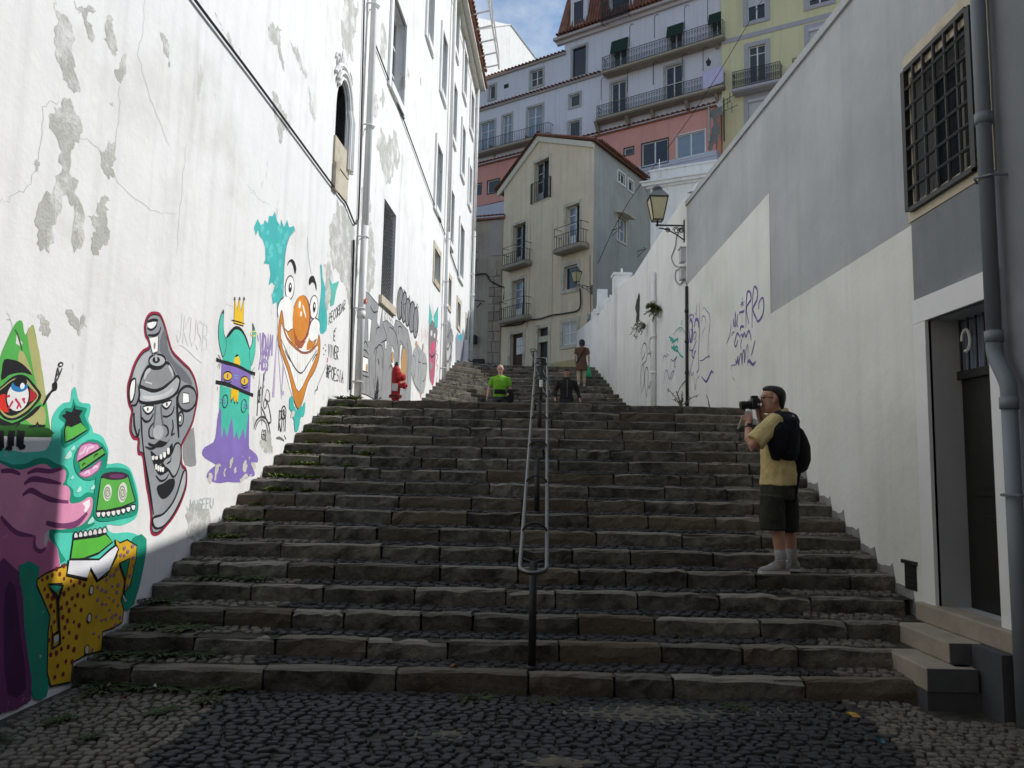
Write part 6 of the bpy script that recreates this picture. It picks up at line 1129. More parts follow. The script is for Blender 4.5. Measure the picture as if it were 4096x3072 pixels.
# ---------------------------------------------------------------- long white apartment block behind
Q = atY(2600, 400, 47.0); FB = Frame(Q, dirv(-55.5), flip=True)
LIL = mat('lilac_white_plaster', (0.70, 0.69, 0.76), 0.9, 0.07, 0.8, 0.15, 10, col2=(0.61, 0.60, 0.66), c2s=0.4, c2t=(0.5, 0.8), streak=0.14)
wb = thing('apartment_block', 'long white apartment block with scrolled iron balconies and red mansard roof', 'building', (Q.x, Q.y+4, 8))
uR_ = FB.px(2895, 300)[0]; uM_ = FB.px(2258, 230)[0]; uLw = FB.px(1880, 400)[0]; vT_ = FB.px(2300, 143)[1]; vW = FB.px(2100, 268)[1]; vCop = (FB.px(1911, 447)[1]+FB.px(2405, 296)[1])/2
wr_ = {}
def add(k, TL, BR): wr_[k] = prect(FB, zz6(*TL), zz6(*BR))
for k, a, b in (('a', (525, 468), (600, 545)), ('b', (258, 560), (292, 635)), ('c', (200, 805), (285, 960)), ('d', (345, 755), (395, 915)), ('e', (505, 705), (595, 870)), ('f', (778, 622), (840, 680)), ('g', (772, 795), (840, 885)), ('h', (795, 320), (880, 480)), ('i', (1060, 290), (1145, 425)), ('j', (1422, 195), (1505, 315)), ('k', (1047, 545), (1138, 735)), ('l', (1397, 440), (1505, 630))): add(k, a, b)
z26 = zoom(2600, 0, 2.074); wr_['m'] = prect(FB, z26(508, 150), z26(600, 300))
for k, fl in (('c', zz6(240, 970)), ('d', zz6(370, 935)), ('e', zz6(550, 890)), ('i', zz6(1100, 445)), ('j', zz6(1460, 330)), ('k', zz6(1090, 755)), ('l', zz6(1450, 650)), ('m', z26(550, 310))):
    r_ = wr_[k]; wr_[k] = (r_[0], r_[1], FB.px(*fl)[1], r_[3])
m_ = MB(); m_.wall(FB, [(uR_, 4), (uLw, 4), (uLw, vW), (uM_, vW), (uM_, vT_), (uR_, vT_)], [rectuv(*r) for r in wr_.values()], 0.22); m_.build('wall', LIL, wb)
m_ = MB(); m_.fbox(FB, uR_, uM_, 4, vT_, -9, -0.5); m_.fbox(FB, uM_, uLw, 4, vW, -9, -0.5); m_.fbox(FB, uM_-0.01, uM_, vW, vT_, -0.5, -0.001); m_.build('rear_wall', LIL, wb)
FRST = FRAMESTONE
for k, r_ in wr_.items():
    big_ = k in 'cdeijklm'
    window(FB, r_, wb, surround=FRST, sw=0.16, rows=1 if k in 'ijmhfgb' else 2, leaves=1 if k in 'hfgb' else 2, dep=0.16, glass=BLUEGLASS if k in 'ced' else GLASS, transom=(r_[2]+(r_[3]-r_[2])*0.68) if k in 'cde' else None, frame=mat('dark_frame', (0.03, 0.03, 0.05), 0.6) if k == 'h' else None)
AWN = mat('green_awning', (0.012, 0.035, 0.022), 0.8, 0.1, 6)
for k in 'ijm':
    r_ = wr_[k]; a = MB(); h = (r_[3]-r_[2])*0.42; a.hexa([FB.pt(r_[0]-.12, r_[3]-h, .25), FB.pt(r_[1]+.12, r_[3]-h, .25), FB.pt(r_[1]+.12, r_[3]-h, .28), FB.pt(r_[0]-.12, r_[3]-h, .28), FB.pt(r_[0]-.12, r_[3]+.2, .04), FB.pt(r_[1]+.12, r_[3]+.2, .04), FB.pt(r_[1]+.12, r_[3]+.2, .08), FB.pt(r_[0]-.12, r_[3]+.2, .08)]); a.build('awning', AWN, wb)
# balconies
balcony(FB, zz6(985, 462), z26(605, 290), zz6(1180, 312), 0.7, wb, 46, True, r=0.016, mid=None); balcony(FB, zz6(950, 775), z26(605, 690), zz6(1180, 625), 0.7, wb, 48, True, r=0.016, mid=None); balcony(FB, zz6(120, 1000), zz6(640, 862), zz6(400, 857), 0.6, wb, 46, r=0.014, mid=None)
for px_, py_ in (zz6(965, 840), zz6(1160, 790), zz6(1320, 740), zz6(1545, 690), z26(560, 800), z26(560, 370), zz6(290, 990), zz6(520, 930)):
    a = FB.px(px_, py_); c = MB(); c.hexa([FB.pt(a[0]-.1, a[1]-.35, -0.02), FB.pt(a[0]+.1, a[1]-.35, -0.02), FB.pt(a[0]+.1, a[1]-.25, .1), FB.pt(a[0]-.1, a[1]-.25, .1), FB.pt(a[0]-.1, a[1]+.35, -0.02), FB.pt(a[0]+.1, a[1]+.35, -0.02), FB.pt(a[0]+.1, a[1]+.35, .6), FB.pt(a[0]-.1, a[1]+.35, .6)]); c.build('corbel', LIME, wb)
# curved iron hooks
for px_, py_ in (zz6(1165, 180), zz6(1325, 120), zz6(1520, 60), zz6(980, 525), zz6(1150, 470), zz6(1318, 420), zz6(1508, 370), z26(440, 420), z26(478, 15), z26(26, 540)):
    a = FB.px(px_, py_, 0.7); c = MB(); c.tube([FB.pt(a[0], a[1]-1.3, 0.7), FB.pt(a[0], a[1]-0.1, 0.7)]+[FB.pt(a[0]-0.18+0.18*math.cos(t_), a[1]-0.1+0.22*math.sin(t_), 0.7+0.25*t_/3) for t_ in [0.4*k for k in range(1, 8)]], 0.022, 5); c.build('awning_hook', IRON, wb)
a = FB.px(*z26(485, 530), 0.7); c = MB(); c.hexa([FB.pt(a[0]-.07, a[1]-.1, .63), FB.pt(a[0]+.07, a[1]-.1, .63), FB.pt(a[0]+.07, a[1]-.1, .77), FB.pt(a[0]-.07, a[1]-.1, .77), FB.pt(a[0]-.13, a[1]+.15, .57), FB.pt(a[0]+.13, a[1]+.15, .57), FB.pt(a[0]+.13, a[1]+.15, .83), FB.pt(a[0]-.13, a[1]+.15, .83)]); c.lathe([(0.15, 0.15), (0.05, 0.28), (0.02, 0.4)], FB.pt(a[0], a[1], .7), 6); c.build('balcony_lantern', IRON, wb)
# mansard with rib tiles, cornice, dormers
cm = MB(); cm.fbox(FB, uR_, uM_+0.55, vT_-0.35, vT_-0.1, -0.1, 0.18); cm.fbox(FB, uR_, uM_+0.7, vT_-0.1, vT_+0.08, -0.1, 0.42); cm.build('cornice', mat('pink_white', (0.56, 0.50, 0.50), 0.9, 0.08, 2), wb)
mh = 6.0; lean = 1.5; mr = MB(); mr.hexa([FB.pt(uR_, vT_+.08, .35), FB.pt(uM_+.45, vT_+.08, .35), FB.pt(uM_+.45, vT_+.08, -8), FB.pt(uR_, vT_+.08, -8), FB.pt(uR_, vT_+mh, .35-lean), FB.pt(uM_-0.2, vT_+mh, .35-lean), FB.pt(uM_-0.2, vT_+mh, -8), FB.pt(uR_, vT_+mh, -8)]); mo = mr.build('mansard_roof', TILE, wb)
ribs = MB(); n = int((uM_-uR_)/0.22)
for k in range(n): u = uR_+0.1+k*0.22; ribs.tube([FB.pt(u, vT_+.08, .38), FB.pt(u, vT_+mh, .38-lean)], 0.07, 5)
sub(ribs, 'tile_ribs', TILE, mo, kind='stuff')
for k in range(int((uM_+0.6-uR_)/0.27)): put_tile(FB.pt(uR_+0.1+k*0.27, vT_+0.10, 0.62), FB.N*-1+Z*0.3, Z, mo, sc=1.25)
for TL_, BR_, nm in ((zz6(815, 30), zz6(875, 155), 'dormer'), (zz6(1065, -40), zz6(1170, 100), 'dormer')):
    r_ = prect(FB, TL_, BR_); m_ = MB(); m_.fbox(FB, r_[0]-.28, r_[1]+.28, r_[2]-.3, r_[3]+.5, -1.2, 0.2); dmo = m_.build(nm, LIL, wb); m_ = MB(); m_.fbox(FB, *r_, 0.2, 0.22); sub(m_, 'pane', GLASS, dmo); m_ = MB()
    for a, b, c, e in ((r_[0]-.06, r_[0], r_[2]-.06, r_[3]+.06), (r_[1], r_[1]+.06, r_[2]-.06, r_[3]+.06), (r_[0], r_[1], r_[3], r_[3]+.06), (r_[0], r_[1], r_[2]-.06, r_[2])): m_.fbox(FB, a, b, c, e, 0.2, 0.25)
    sub(m_, 'window_frame', PANEWHITE, dmo)
r_ = prect(FB, zz6(1010, 40), zz6(1180, 120)); railing(FB, r_[0], r_[1], r_[2], r_[3], 0.7, wb, 12, 0.016, None, True)
# tile copings on the lower wing
for vv, ua, ub, oo in ((vW, uM_-0.1, uLw, 0.12), (vCop, FB.px(2405, 296)[0], uLw, 0.10)):
    m_ = MB(); m_.fbox(FB, ua, ub, vv-0.08, vv+0.06, -0.3, oo); co = m_.build('coping', mat('coping_plaster', (0.42, 0.38, 0.36), 0.9, 0.1), wb)
    for k in range(int((ub-ua)/0.3)): put_tile(FB.pt(ua+0.1+k*0.3, vv+0.06, oo+0.16), FB.N*-1+Z*0.35, Z, co, sc=1.2)
m_ = MB(); a = FB.px(*zz6(365, 558)); m_.fbox(FB, a[0]-.2, a[0]+.2, a[1]-.15, a[1]+.15, 0.0, 0.012); m_.build('vent_hole', DKROOM, wb)
# laundry sheet, balcony plants
a, b = FB.px(*z26(440, 595), .78), FB.px(*z26(612, 720), .78); m_ = MB(); n = 10
vs = []
for i in range(n+1):
    for j in range(5): t_ = i/n; vs.append(FB.pt(a[0]+(b[0]-a[0])*t_, a[1]-0.05+(b[1]+0.25-a[1])*j/4+0.12*t_, .78+0.05*math.sin(i*1.9+j*.5)))
m_.add(vs, [(i*5+j, i*5+j+1, (i+1)*5+j+1, (i+1)*5+j) for i in range(n) for j in range(4)])
tag(m_.build('laundry_sheet', mat('lilac_sheet', (0.55, 0.52, 0.72), 0.85, 0.05), smooth=True), 'pale lilac sheet hung over the lower balcony beside the yellow building', 'sheet')

# ---------------------------------------------------------------- pink block in front of the white one
FP = FB.off(1.3); pkm = mat('pink_plaster', (0.66, 0.32, 0.275), 0.9, 0.08, 1, 0.2, 12, col2=(0.60, 0.28, 0.24), c2s=0.5, streak=0.1); BLW = mat('bluish_base', (0.50, 0.51, 0.60), 0.9, 0.08, 1, 0.2, 12)
pb = thing('pink_building', 'salmon pink low house with tiled coping below the white apartment block', 'house', (FP.P.x, FP.P.y+1, 8))
vt1 = (FP.px(*zz6(960, 880))[1]+FP.px(*z26(500, 905))[1])/2; ua = FP.px(*z26(545, 1000))[0]; ub = FP.px(1880, 700)[0]; vmid = (FP.px(*zz6(1250, 1075))[1]+FP.px(*z26(480, 1260))[1])/2
m_ = MB(); pr = {'p': prect(FP, zz6(1245, 935), zz6(1412, 1050)), 'q': prect(FP, z26(222, 1130), z26(458, 1270)), 'r': prect(FP, zz6(245, 1175), zz6(318, 1240)), 's': prect(FP, zz6(168, 1195), zz6(200, 1255)), 't': prect(FP, zz6(1130, 965), zz6(1188, 995))}
m_.wall(FP, [(ua, vmid), (ub, vmid-0.3), (ub, vt1), (ua, vt1)], [rectuv(*r) for r in pr.values()], 0.15); m_.build('wall', pkm, pb)
m_ = MB(); m_.fbox(FP, ua, ub, 4, vmid-0.31, -1.25, -0.01); m_.fbox(FP, ua, ub-8, vmid-0.31, vmid-0.002, -1.25, 0.02); m_.build('base_wall', BLW, pb); m_ = MB(); m_.fbox(FP, ua, ub, vmid-0.3, vt1-0.02, -1.25, -0.25); m_.build('core', pkm, pb)
for k, r_ in pr.items(): window(FP, r_, pb, rows=1, leaves=2 if k in 'pq' else 1, dep=0.12, glass=BLUEGLASS if k == 'q' else GLASS, surround=mat('green_frame', (0.03, 0.05, 0.04), 0.6) if k != 'q' else PANEWHITE, sw=0.06, proud=0.02)
m_ = MB(); m_.fbox(FP, ua-0.05, ub, vt1, vt1+0.10, -1.3, 0.10); rp_ = m_.build('roof', TILE, pb)
for k in range(int((ub-ua)/0.32)): put_tile(FP.pt(ua+k*0.32, vt1+0.1, 0.30), FP.N*-1+Z*0.4, Z, rp_, sc=1.3)
d = Decal(FP, z26, 0.01); d.uvpoly(jag([d.uv(q) for q in [(545, 890), (600, 890), (610, 940), (565, 960), (580, 1060), (590, 1100), (540, 1190), (500, 1260), (480, 1230), (510, 1100), (520, 980)]], .15, 2), (0.20, 0.19, 0.18)); d.build('broken_plaster', pb, m=PLAINP)
m_ = MB(); a = FP.px(*z26(505, 890)); b = FP.px(*z26(495, 1180)); m_.tube([FP.pt(a[0]+.1, a[1], .08), FP.pt(a[0]+.1, b[1], .08)], 0.06, 6); m_.build('drainpipe', FRAMESTONE, pb)

# ---------------------------------------------------------------- yellow building
YQ = FB.pt(uR_, 0, 0.35); FY = Frame((YQ.x, YQ.y), dirv(-60), flip=True)
YEL = mat('yellow_plaster', (0.68, 0.62, 0.38), 0.9, 0.08, 0.8, 0.15, 10, col2=(0.60, 0.55, 0.34), c2s=0.4, c2t=(0.5, 0.75), streak=0.12); LILS = mat('lilac_stone', (0.40, 0.385, 0.42), 0.85, 0.08, 3, 0.15)
yb_ = thing('yellow_building', 'tall yellow building with lilac stone window frames above the grey wall', 'building', (YQ.x+8, YQ.y, 8))
yr = {'a': prect(FY, z26(805, -60), z26(958, 145)), 'b': prect(FY, z26(818, 395), z26(962, 660)), 'c': prect(FY, z26(1318, 240), z26(1480, 520)), 'd': prect(FY, z26(815, 830), z26(975, 1025)), 'e': prect(FY, z26(1310, -180), z26(1500, 5))}
uYr = -15; m_ = MB(); m_.wall(FY, [(0.0, 4), (uYr, 4), (uYr, 34.5), (0.0, 34.5)], [rectuv(*r) for r in yr.values()], 0.18); m_.build('wall', YEL, yb_); m_ = MB(); m_.fbox(FY, uYr, 0, 4, 34.5, -10, -0.4); m_.fbox(FY, -0.01, -0.001, 4, 34.5, -0.4, -0.001); m_.build('rear_wall', YEL, yb_)
SHUT = mat('roller_shutter', (0.55, 0.55, 0.58), 0.6, 0.06, 4)
for k, r_ in yr.items():
    w = window(FY, r_, yb_, surround=LILS, sw=0.26, rows=1, dep=0.15, transom=(r_[2]+(r_[3]-r_[2])*.78) if k == 'b' else None, proud=0.04)
    if k != 'b':
        f_ = {'a': .55, 'c': 1.0, 'd': .72, 'e': .8}[k]; n = 14
        for q in range(int(n*f_)): m_ = MB(); va = r_[3]-(r_[3]-r_[2])*(q+1)/n; m_.fbox(FY, r_[0]+.03, r_[1]-.03, va+.008, va+(r_[3]-r_[2])/n, -0.085, -0.07); sub(m_, 'shutter_slat', SHUT, w)
        m_ = MB(); m_.fbox(FY, r_[0], r_[1], r_[3]-.18, r_[3], -.06, .05); sub(m_, 'shutter_box', SHUT, w)
m_ = MB(); vb_ = FY.px(*z26(1100, 225))[1]; m_.fbox(FY, uYr, 0, vb_-.14, vb_+.14, -.02, .03); m_.build('string_course', LILS, yb_)
balcony(FY, z26(685, 740), z26(1080, 655), z26(880, 555), .7, yb_, 22, True, LILS, 0.016, None); balcony(FY, z26(1185, 622), z26(1700, 500), z26(1300, 460), .7, yb_, 24, True, LILS, 0.016, None)
m_ = MB(); a, b = FY.px(*z26(617, 820)), FY.px(*z26(617, 1180)); m_.tube([FY.pt(a[0], a[1], .15), FY.pt(a[0], b[1], .15)], .035, 5)
for q, l_ in ((0.25, .7), (.55, .5), (.9, .9)): m_.tube([FY.pt(a[0]+.1, a[1]-q, .2), FY.pt(a[0]-l_, a[1]-q+.1, .5)], .02, 4); m_.tube([FY.pt(a[0]-l_*.6, a[1]-q-.25, .4), FY.pt(a[0]-l_*.6, a[1]-q+.35, .4)], .018, 4)
m_.build('antenna', IRON, yb_)

# ---------------------------------------------------------------- low white building with cornice behind the garden wall
QC = atY(2602, 760, 30.0); FQ = Frame(QC, dirv(-63), flip=True); lw_ = thing('cornice_house', 'low white house with moulded cornice behind the lantern', 'house', (QC.x+2, QC.y, 6))
vq = FQ.px(2612, 745)[1]; vp = FQ.px(2630, 685)[1]; m_ = MB(); m_.fbox(FQ, -9, 0, 4, vp, -6, 0); m_.build('wall', GWM, lw_)
m_ = MB(); m_.fbox(FQ, -9, 0.15, vq-0.10, vq-0.02, -6.1, 0.08); m_.fbox(FQ, -9, 0.30, vq-0.02, vq+0.10, -6.2, 0.22); m_.fbox(FQ, -9, 0.36, vq+0.10, vq+0.16, -6.2, 0.3); m_.fbox(FQ, -9, .05, vp, vp+.08, -6, .06); m_.build('cornice', GWM, lw_)
m_ = MB(); a = FQ.px(2640, 640); m_.tube([FQ.pt(a[0], a[1], .1), FQ.pt(a[0], a[1]-.9, .1)], .015, 5); m_.lathe([(.03, 0), (.05, .02), (.05, .2), (.02, .22)], FQ.pt(a[0], a[1]-1.1, .1), 8); m_.build('aerial_mast', PANEWHITE, lw_)
# crumpled plastic sheet on the wall corner
pc = atY(2790, 740, 15.7); m_ = MB(); n = 9; vs = []
for i in range(n):
    for j in range(6): x_ = -0.28+0.62*i/(n-1); vs.append((3.52+0.12*j+x_*0.1, 15.3+0.25+x_*1.2, 7.28+0.10*noise.noise((i*.9, j*.8, 2))*2.2+0.16*math.sin(j/5*math.pi)))
m_.add(vs, [(i*6+j, i*6+j+1, (i+1)*6+j+1, (i+1)*6+j) for i in range(n-1) for j in range(5)]); tag(m_.build('plastic_sheet', mat('white_plastic', (0.7, 0.7, 0.7), 0.4, 0.05)), 'crumpled white plastic sheet on top of the wall corner', 'plastic sheet')

# ---------------------------------------------------------------- bright white gable far behind
FG = Frame(atY(2040, 100, 72), dirv(24)); gb = thing('white_gable_house', 'sunlit white gable wall of a far house against the sky', 'house', (*FG.P.xy, 8))
m_ = MB(); gp = [FG.px(*q) for q in ((1860, 122), (2040, 99), (2150, 245), (2260, 400))]; pl_ = [(gp[0][0]-3, 4), (gp[3][0], 4), gp[3], gp[2], gp[1], (gp[0][0]-3, gp[0][1])]
k = len(pl_); fr0 = [FG.pt(*q, 0) for q in pl_]; bk0 = [FG.pt(*q, -7) for q in pl_]; m_.add(fr0+bk0, [tuple(range(k)), tuple(range(2*k-1, k-1, -1))]+[(i, (i+1) % k, k+(i+1) % k, k+i) for i in range(k)]); m_.build('wall', GWM, gb)
m_ = MB(); m_.tube([FG.pt(*q, 0.05) for q in gp], 0.07, 4); m_.build('coping', GWM, gb)
# overhead wire from the yellow building to the house side
wa = atY(3060, -20, 40); wb2 = atY(2520, 800, 37.5); mid_ = (wa+wb2)/2-Z*0.5; m_ = MB(); m_.tube(cr([tuple(wa), tuple(mid_), tuple(wb2), tuple(FHs.pt(0.3, 11.5, 0.1))], 8), 0.016, 4); tag(m_.build('overhead_wire', CABLE), 'thin black overhead wire slanting across the facades to the beige house', 'wire')
ch = thing('added_corner_house', 'unseen tan house added beyond the mural building to dim the near stairs', 'house', (-11, -4, 0)); m_ = MB(); m_.box(-20, -7.5, -9, -0.5, -0.4, 14); m_.build('wall', TAN, ch); m_ = MB(); m_.box(-20.3, -7.2, -9.2, -0.2, 14, 14.3); m_.build('roof', TILE, ch)  # unseen block added to cut sky light over the lowest steps
# unseen house added behind the viewer to darken the stair foot
ob = thing('added_opposite_house', 'unseen plastered house added across the lower street to dim the near stairs', 'house', (0, -12, 0)); m_ = MB(); m_.box(-16, 16, -18, -9.5, -0.4, 14.5); m_.build('wall', TAN, ob); m_ = MB(); m_.box(-16.3, 16.3, -18.3, -9.2, 14.5, 14.8); m_.build('roof', TILE, ob)
for k in range(6): window(Frame((-12, -9.5), (1, 0), flip=True), (1.2+k*4, 2.4+k*4, 4.6, 6.6), ob, surround=LIME, dep=-0.02)
# ---------------------------------------------------------------- people
SKIN = mat('skin', (0.44, 0.24, 0.17), 0.55, 0.06, 9, 0.05, 60); SKIN2 = mat('skin_pale', (0.52, 0.31, 0.24), 0.5, 0.06, 9, 0.05, 60)
HAIRB = mat('black_hair', (0.012, 0.010, 0.009), 0.5, 0.3, 30, 0.5, 90, stretch=(1, 1, 0.3))
def cloth(name, col, **k): return mat(name, col, 0.92, 0.14, 7, 0.5, 9, bdist=0.04, **k)
def ring(c, rx, ry, yaw=0.0, n=14, pitch=0.0):
    c = Vector(c); cy, sy = math.cos(yaw), math.sin(yaw)
    return [c+Vector((rx*math.cos(a)*cy-ry*math.sin(a)*sy, rx*math.cos(a)*sy+ry*math.sin(a)*cy, 0)) for a in [2*math.pi*k/n for k in range(n)]]
HEADR = [(-.115, .070, .0, .028), (-.10, .082, -.03, .044), (-.07, .088, -.06, .058), (-.03, .087, -.085, .067), (0, .085, -.095, .072), (.03, .088, -.10, .076), (.06, .086, -.10, .076), (.085, .070, -.085, .067), (.105, .040, -.055, .045), (.115, .010, -.02, .015)]
def headpart(mb, C, f, rings, tilt=0.0, s=1.0, grow=0.0, feats=True):
    C = Vector(C); f = Vector((f[0], f[1], 0)).normalized(); l = Z.cross(f); q = Matrix.Rotation(tilt, 3, l)
    P = lambda a, b, z: C+q @ (f*(a*s)+l*(b*s)+Z*(z*s))
    R_ = []
    for z, fr, bk, hw in rings:
        mid, half = (fr+bk)/2, (fr-bk)/2+grow; R_.append([P(mid+half*math.cos(a), (hw+grow)*math.sin(a), z) for a in [2*math.pi*k/16 for k in range(16)]])
    mb.loft(R_)
    if feats:
        mb.loft([[P(.080, -.008, .028), P(.080, .008, .028), P(.088, .006, .028), P(.088, -.006, .028)], [P(.075, -.014, -.012), P(.075, .014, -.012), P(.112, .009, -.012), P(.112, -.009, -.012)], [P(.075, -.016, -.026), P(.075, .016, -.026), P(.104, .011, -.028), P(.104, -.011, -.028)]])   # nose
        mb.ball(P(.081, 0, -.056), (.018*s, .018*s, .009*s), n=8, k=5); mb.ball(P(.080, 0, -.092), (.02*s, .02*s, .016*s), n=8, k=5)        # mouth, chin
        for sd in (-1, 1):
            mb.ball(P(-.008, .078*sd, .0), (.018*s, .018*s, .032*s), n=8, k=6); mb.ball(P(.070, .034*sd, .036), (.024*s, .024*s, .010*s), n=8, k=5)   # ears, brows
    return P
def eyes(P, parent, s=1.0):
    e = MB()
    for sd in (-1, 1): e.ball(P(.080, .030*sd, .014), .0095*s, n=8, k=6)
    e.build('eyes', mat('eye_dark', (0.03, 0.025, 0.02), 0.25, 0), parent)
def hand(mb, W, d, pal, side, s=1.0, curl=0.35):
    """palm plus five tapered fingers; W wrist, d direction of hand, pal palm normal, side = towards thumb"""
    d = Vector(d).normalized(); pal = Vector(pal); pal = (pal-d*pal.dot(d)).normalized(); sd = Vector(side); sd = (sd-d*sd.dot(d)-pal*sd.dot(pal)).normalized()
    mb.tube([Vector(W), Vector(W)+d*.03*s, Vector(W)+d*.09*s], [(.024*s, .02*s), (.034*s, .02*s), (.036*s, .016*s)], 8)
    for k, (o, ln) in enumerate(((.028, .070), (.010, .080), (-.008, .075), (-.026, .058))):
        b = Vector(W)+d*.085*s+sd*o*s; p = b+d*ln*.45*s+pal*ln*curl*.25*s; t = p+(d*(1-curl)+pal*curl*1.3).normalized()*ln*.5*s; mb.tube([b-d*.02*s, b, p, t], [.009*s, .009*s, .008*s, .006*s], 6)
    b = Vector(W)+d*.03*s+sd*.03*s; mb.tube([b, b+(d*.6+sd*.8+pal*.3)*.03*s, b+(d*.95+sd*.75+pal*.5)*.055*s], [.012*s, .010*s, .008*s], 6)
WRK = {}
def wrinkle(o, st=.014, sc=.09):
    if sc not in WRK:
        t = bpy.data.textures.new('cloth_folds_%d' % int(sc*1000), 'CLOUDS'); t.noise_scale = sc; t.noise_depth = 3; WRK[sc] = t
    d = o.modifiers.new('folds', 'DISPLACE'); d.texture = WRK[sc]; d.strength = st; d.mid_level = 0.5; d.texture_coords = 'GLOBAL'; return o
def remesh(o, vox=.009, sm=5):
    r = o.modifiers.new('remesh', 'REMESH'); r.mode = 'VOXEL'; r.voxel_size = vox; r.use_smooth_shade = True
    s = o.modifiers.new('smooth', 'SMOOTH'); s.factor = 0.5; s.iterations = sm; return o
def figure(label, P, yaw, h, top, trousers, skin, hair=None, tilt=0.0, longsleeve=False, tunic=False, arms=None, legs=None, shoes=(0.03, 0.03, 0.03)):
    """standing or walking figure, local x right, y forward, z up; yaw 0 faces the viewer (-Y)"""
    k = h/1.75; P = Vector(P); cy, sy = math.cos(yaw), math.sin(yaw); L = lambda x, y, z: P+Vector(((-x*cy+y*sy), (-x*sy-y*cy), z))*k
    f = Vector((sy, -cy, 0)); t = thing('person', label, 'person', P, group='people on the stairs')
    arms = arms or {}; legs = legs or {}
    b = MB(); yw = yaw
    tor = [(.86, 0, .14, .10), (.93, 0, .165, .115), (1.05, .01, .145, .105), (1.20, .015, .162, .118), (1.33, .01, .175, .115), (1.42, 0, .15, .085), (1.47, -.005, .07, .06)]
    b.loft([ring(L(0, y, z), rx*k, ry*k, yw) for z, y, rx, ry in tor]); b.tube([L(0, -.005, 1.44), L(0, .01, 1.56)], [.058*k, .054*k], 10)
    Hp = headpart(b, L(0, .03, 1.635), f, HEADR, tilt, k)
    js = {}
    for sd, nm in ((-1, 'r'), (1, 'l')):
        a = arms.get(nm, [(.19, 0, 1.39), (.245, -.01, 1.12), (.255, .06, .88)]); q = [L(x*sd, y, z) for x, y, z in a]; js['a'+nm] = q
        b.tube([q[0], (q[0]+q[1])/2, q[1], (q[1]+q[2])/2, q[2]], [.052*k, .046*k, .040*k, .036*k, .026*k], 10); hand(b, q[2], q[2]-q[1], L(-sd, 0, 0)-L(0, 0, 0), f, k)
        g = legs.get(nm, [(.09, 0, .90), (.10, .02, .50), (.10, -.02, .09), (.11, .15, .03)]); q = [L(x*sd, y, z) for x, y, z in g]; js['l'+nm] = q
        b.tube([q[0], (q[0]+q[1])/2, q[1], (q[1]*2+q[2])/3, q[2]], [.085*k, .075*k, .055*k, .054*k, .036*k], 10)
    bo = remesh(b.build('body', skin, t), .010*k, 4); eyes(Hp, t, k)
    s = MB(); z0 = .62 if tunic else .90
    s.loft([ring(L(0, y, z), (rx+.022)*k, (ry+.022)*k, yw) for z, y, rx, ry in ([(.60, 0, .20, .135), (.78, 0, .19, .13)] if tunic else [(.895, 0, .165, .112)])+tor[1:6]]+[ring(L(0, -.005, 1.475), .085*k, .075*k, yw)])
    for nm in 'rl':
        q = js['a'+nm]; e = q[2]-(q[2]-q[1])*.06 if longsleeve else q[0]+(q[1]-q[0])*.72
        pts = [q[0]+(L(0, 0, 1.38)-q[0])*.4, q[0], q[1], e] if longsleeve else [q[0]+(L(0, 0, 1.38)-q[0])*.4, q[0], e]
        s.tube(pts, ([.075*k, .076*k, .060*k, .046*k] if longsleeve else [.075*k, .078*k, .072*k]), 10)
    so_ = wrinkle(remesh(s.build('jacket' if longsleeve else ('tunic' if tunic else 'shirt'), top, t), .011*k, 3), .03, .12)
    tr_ = MB()
    tr_.loft([ring(L(0, y, z), (rx+.012)*k, (ry+.014)*k, yw) for z, y, rx, ry in ((.80, 0, .16, .115), (.88, 0, .168, .118), (.95, 0, .165, .112), (1.0, .005, .15, .105))])
    for nm in 'rl': q = js['l'+nm]; tr_.tube([q[0], (q[0]+q[1])/2, q[1], q[2]+(q[1]-q[2])*.08], [.100*k, .092*k, .074*k, .060*k], 10)
    wrinkle(remesh(tr_.build('trousers', trousers, t), .011*k, 3), .025, .12)
    for nm in 'rl':
        q = js['l'+nm]; m_ = MB(); fd = (q[3]-q[2]); fd.z = 0 if nm not in legs else fd.z; dn = Vector((0, 0, -1)); m_.tube([q[2]-fd.normalized()*.05*k-Z*.04*k, q[2]-Z*.04*k+fd*.3, q[3]], [(.04*k), .043*k, .034*k], 10); remesh(m_.build('shoe', mat('shoe_%d' % int(shoes[0]*100), shoes, 0.6), t), .010*k, 3)
    if hair == 'short':
        hm = MB(); headpart(hm, L(0, .03, 1.635), f, [(-.045, -.05, -.095, .05), (0, -.015, -.10, .072), (.03, .0, -.105, .078), (.055, .06, -.105, .080), (.08, .086, -.098, .078), (.105, .062, -.075, .060), (.125, .015, -.03, .02)], tilt, k, .010, False); remesh(hm.build('hair', HAIRB, t), .009*k, 2)
    if hair == 'bob':
        hm = MB(); headpart(hm, L(0, .03, 1.635), f, [(-.13, .01, -.115, .088), (-.06, .02, -.12, .098), (0, .03, -.12, .100), (.04, .05, -.115, .094), (.08, .085, -.10, .080), (.11, .05, -.07, .055), (.128, .01, -.03, .02)], tilt, k, .012, False); remesh(hm.build('hair', HAIRB, t), .009*k, 2)
    return t, L, Hp, k
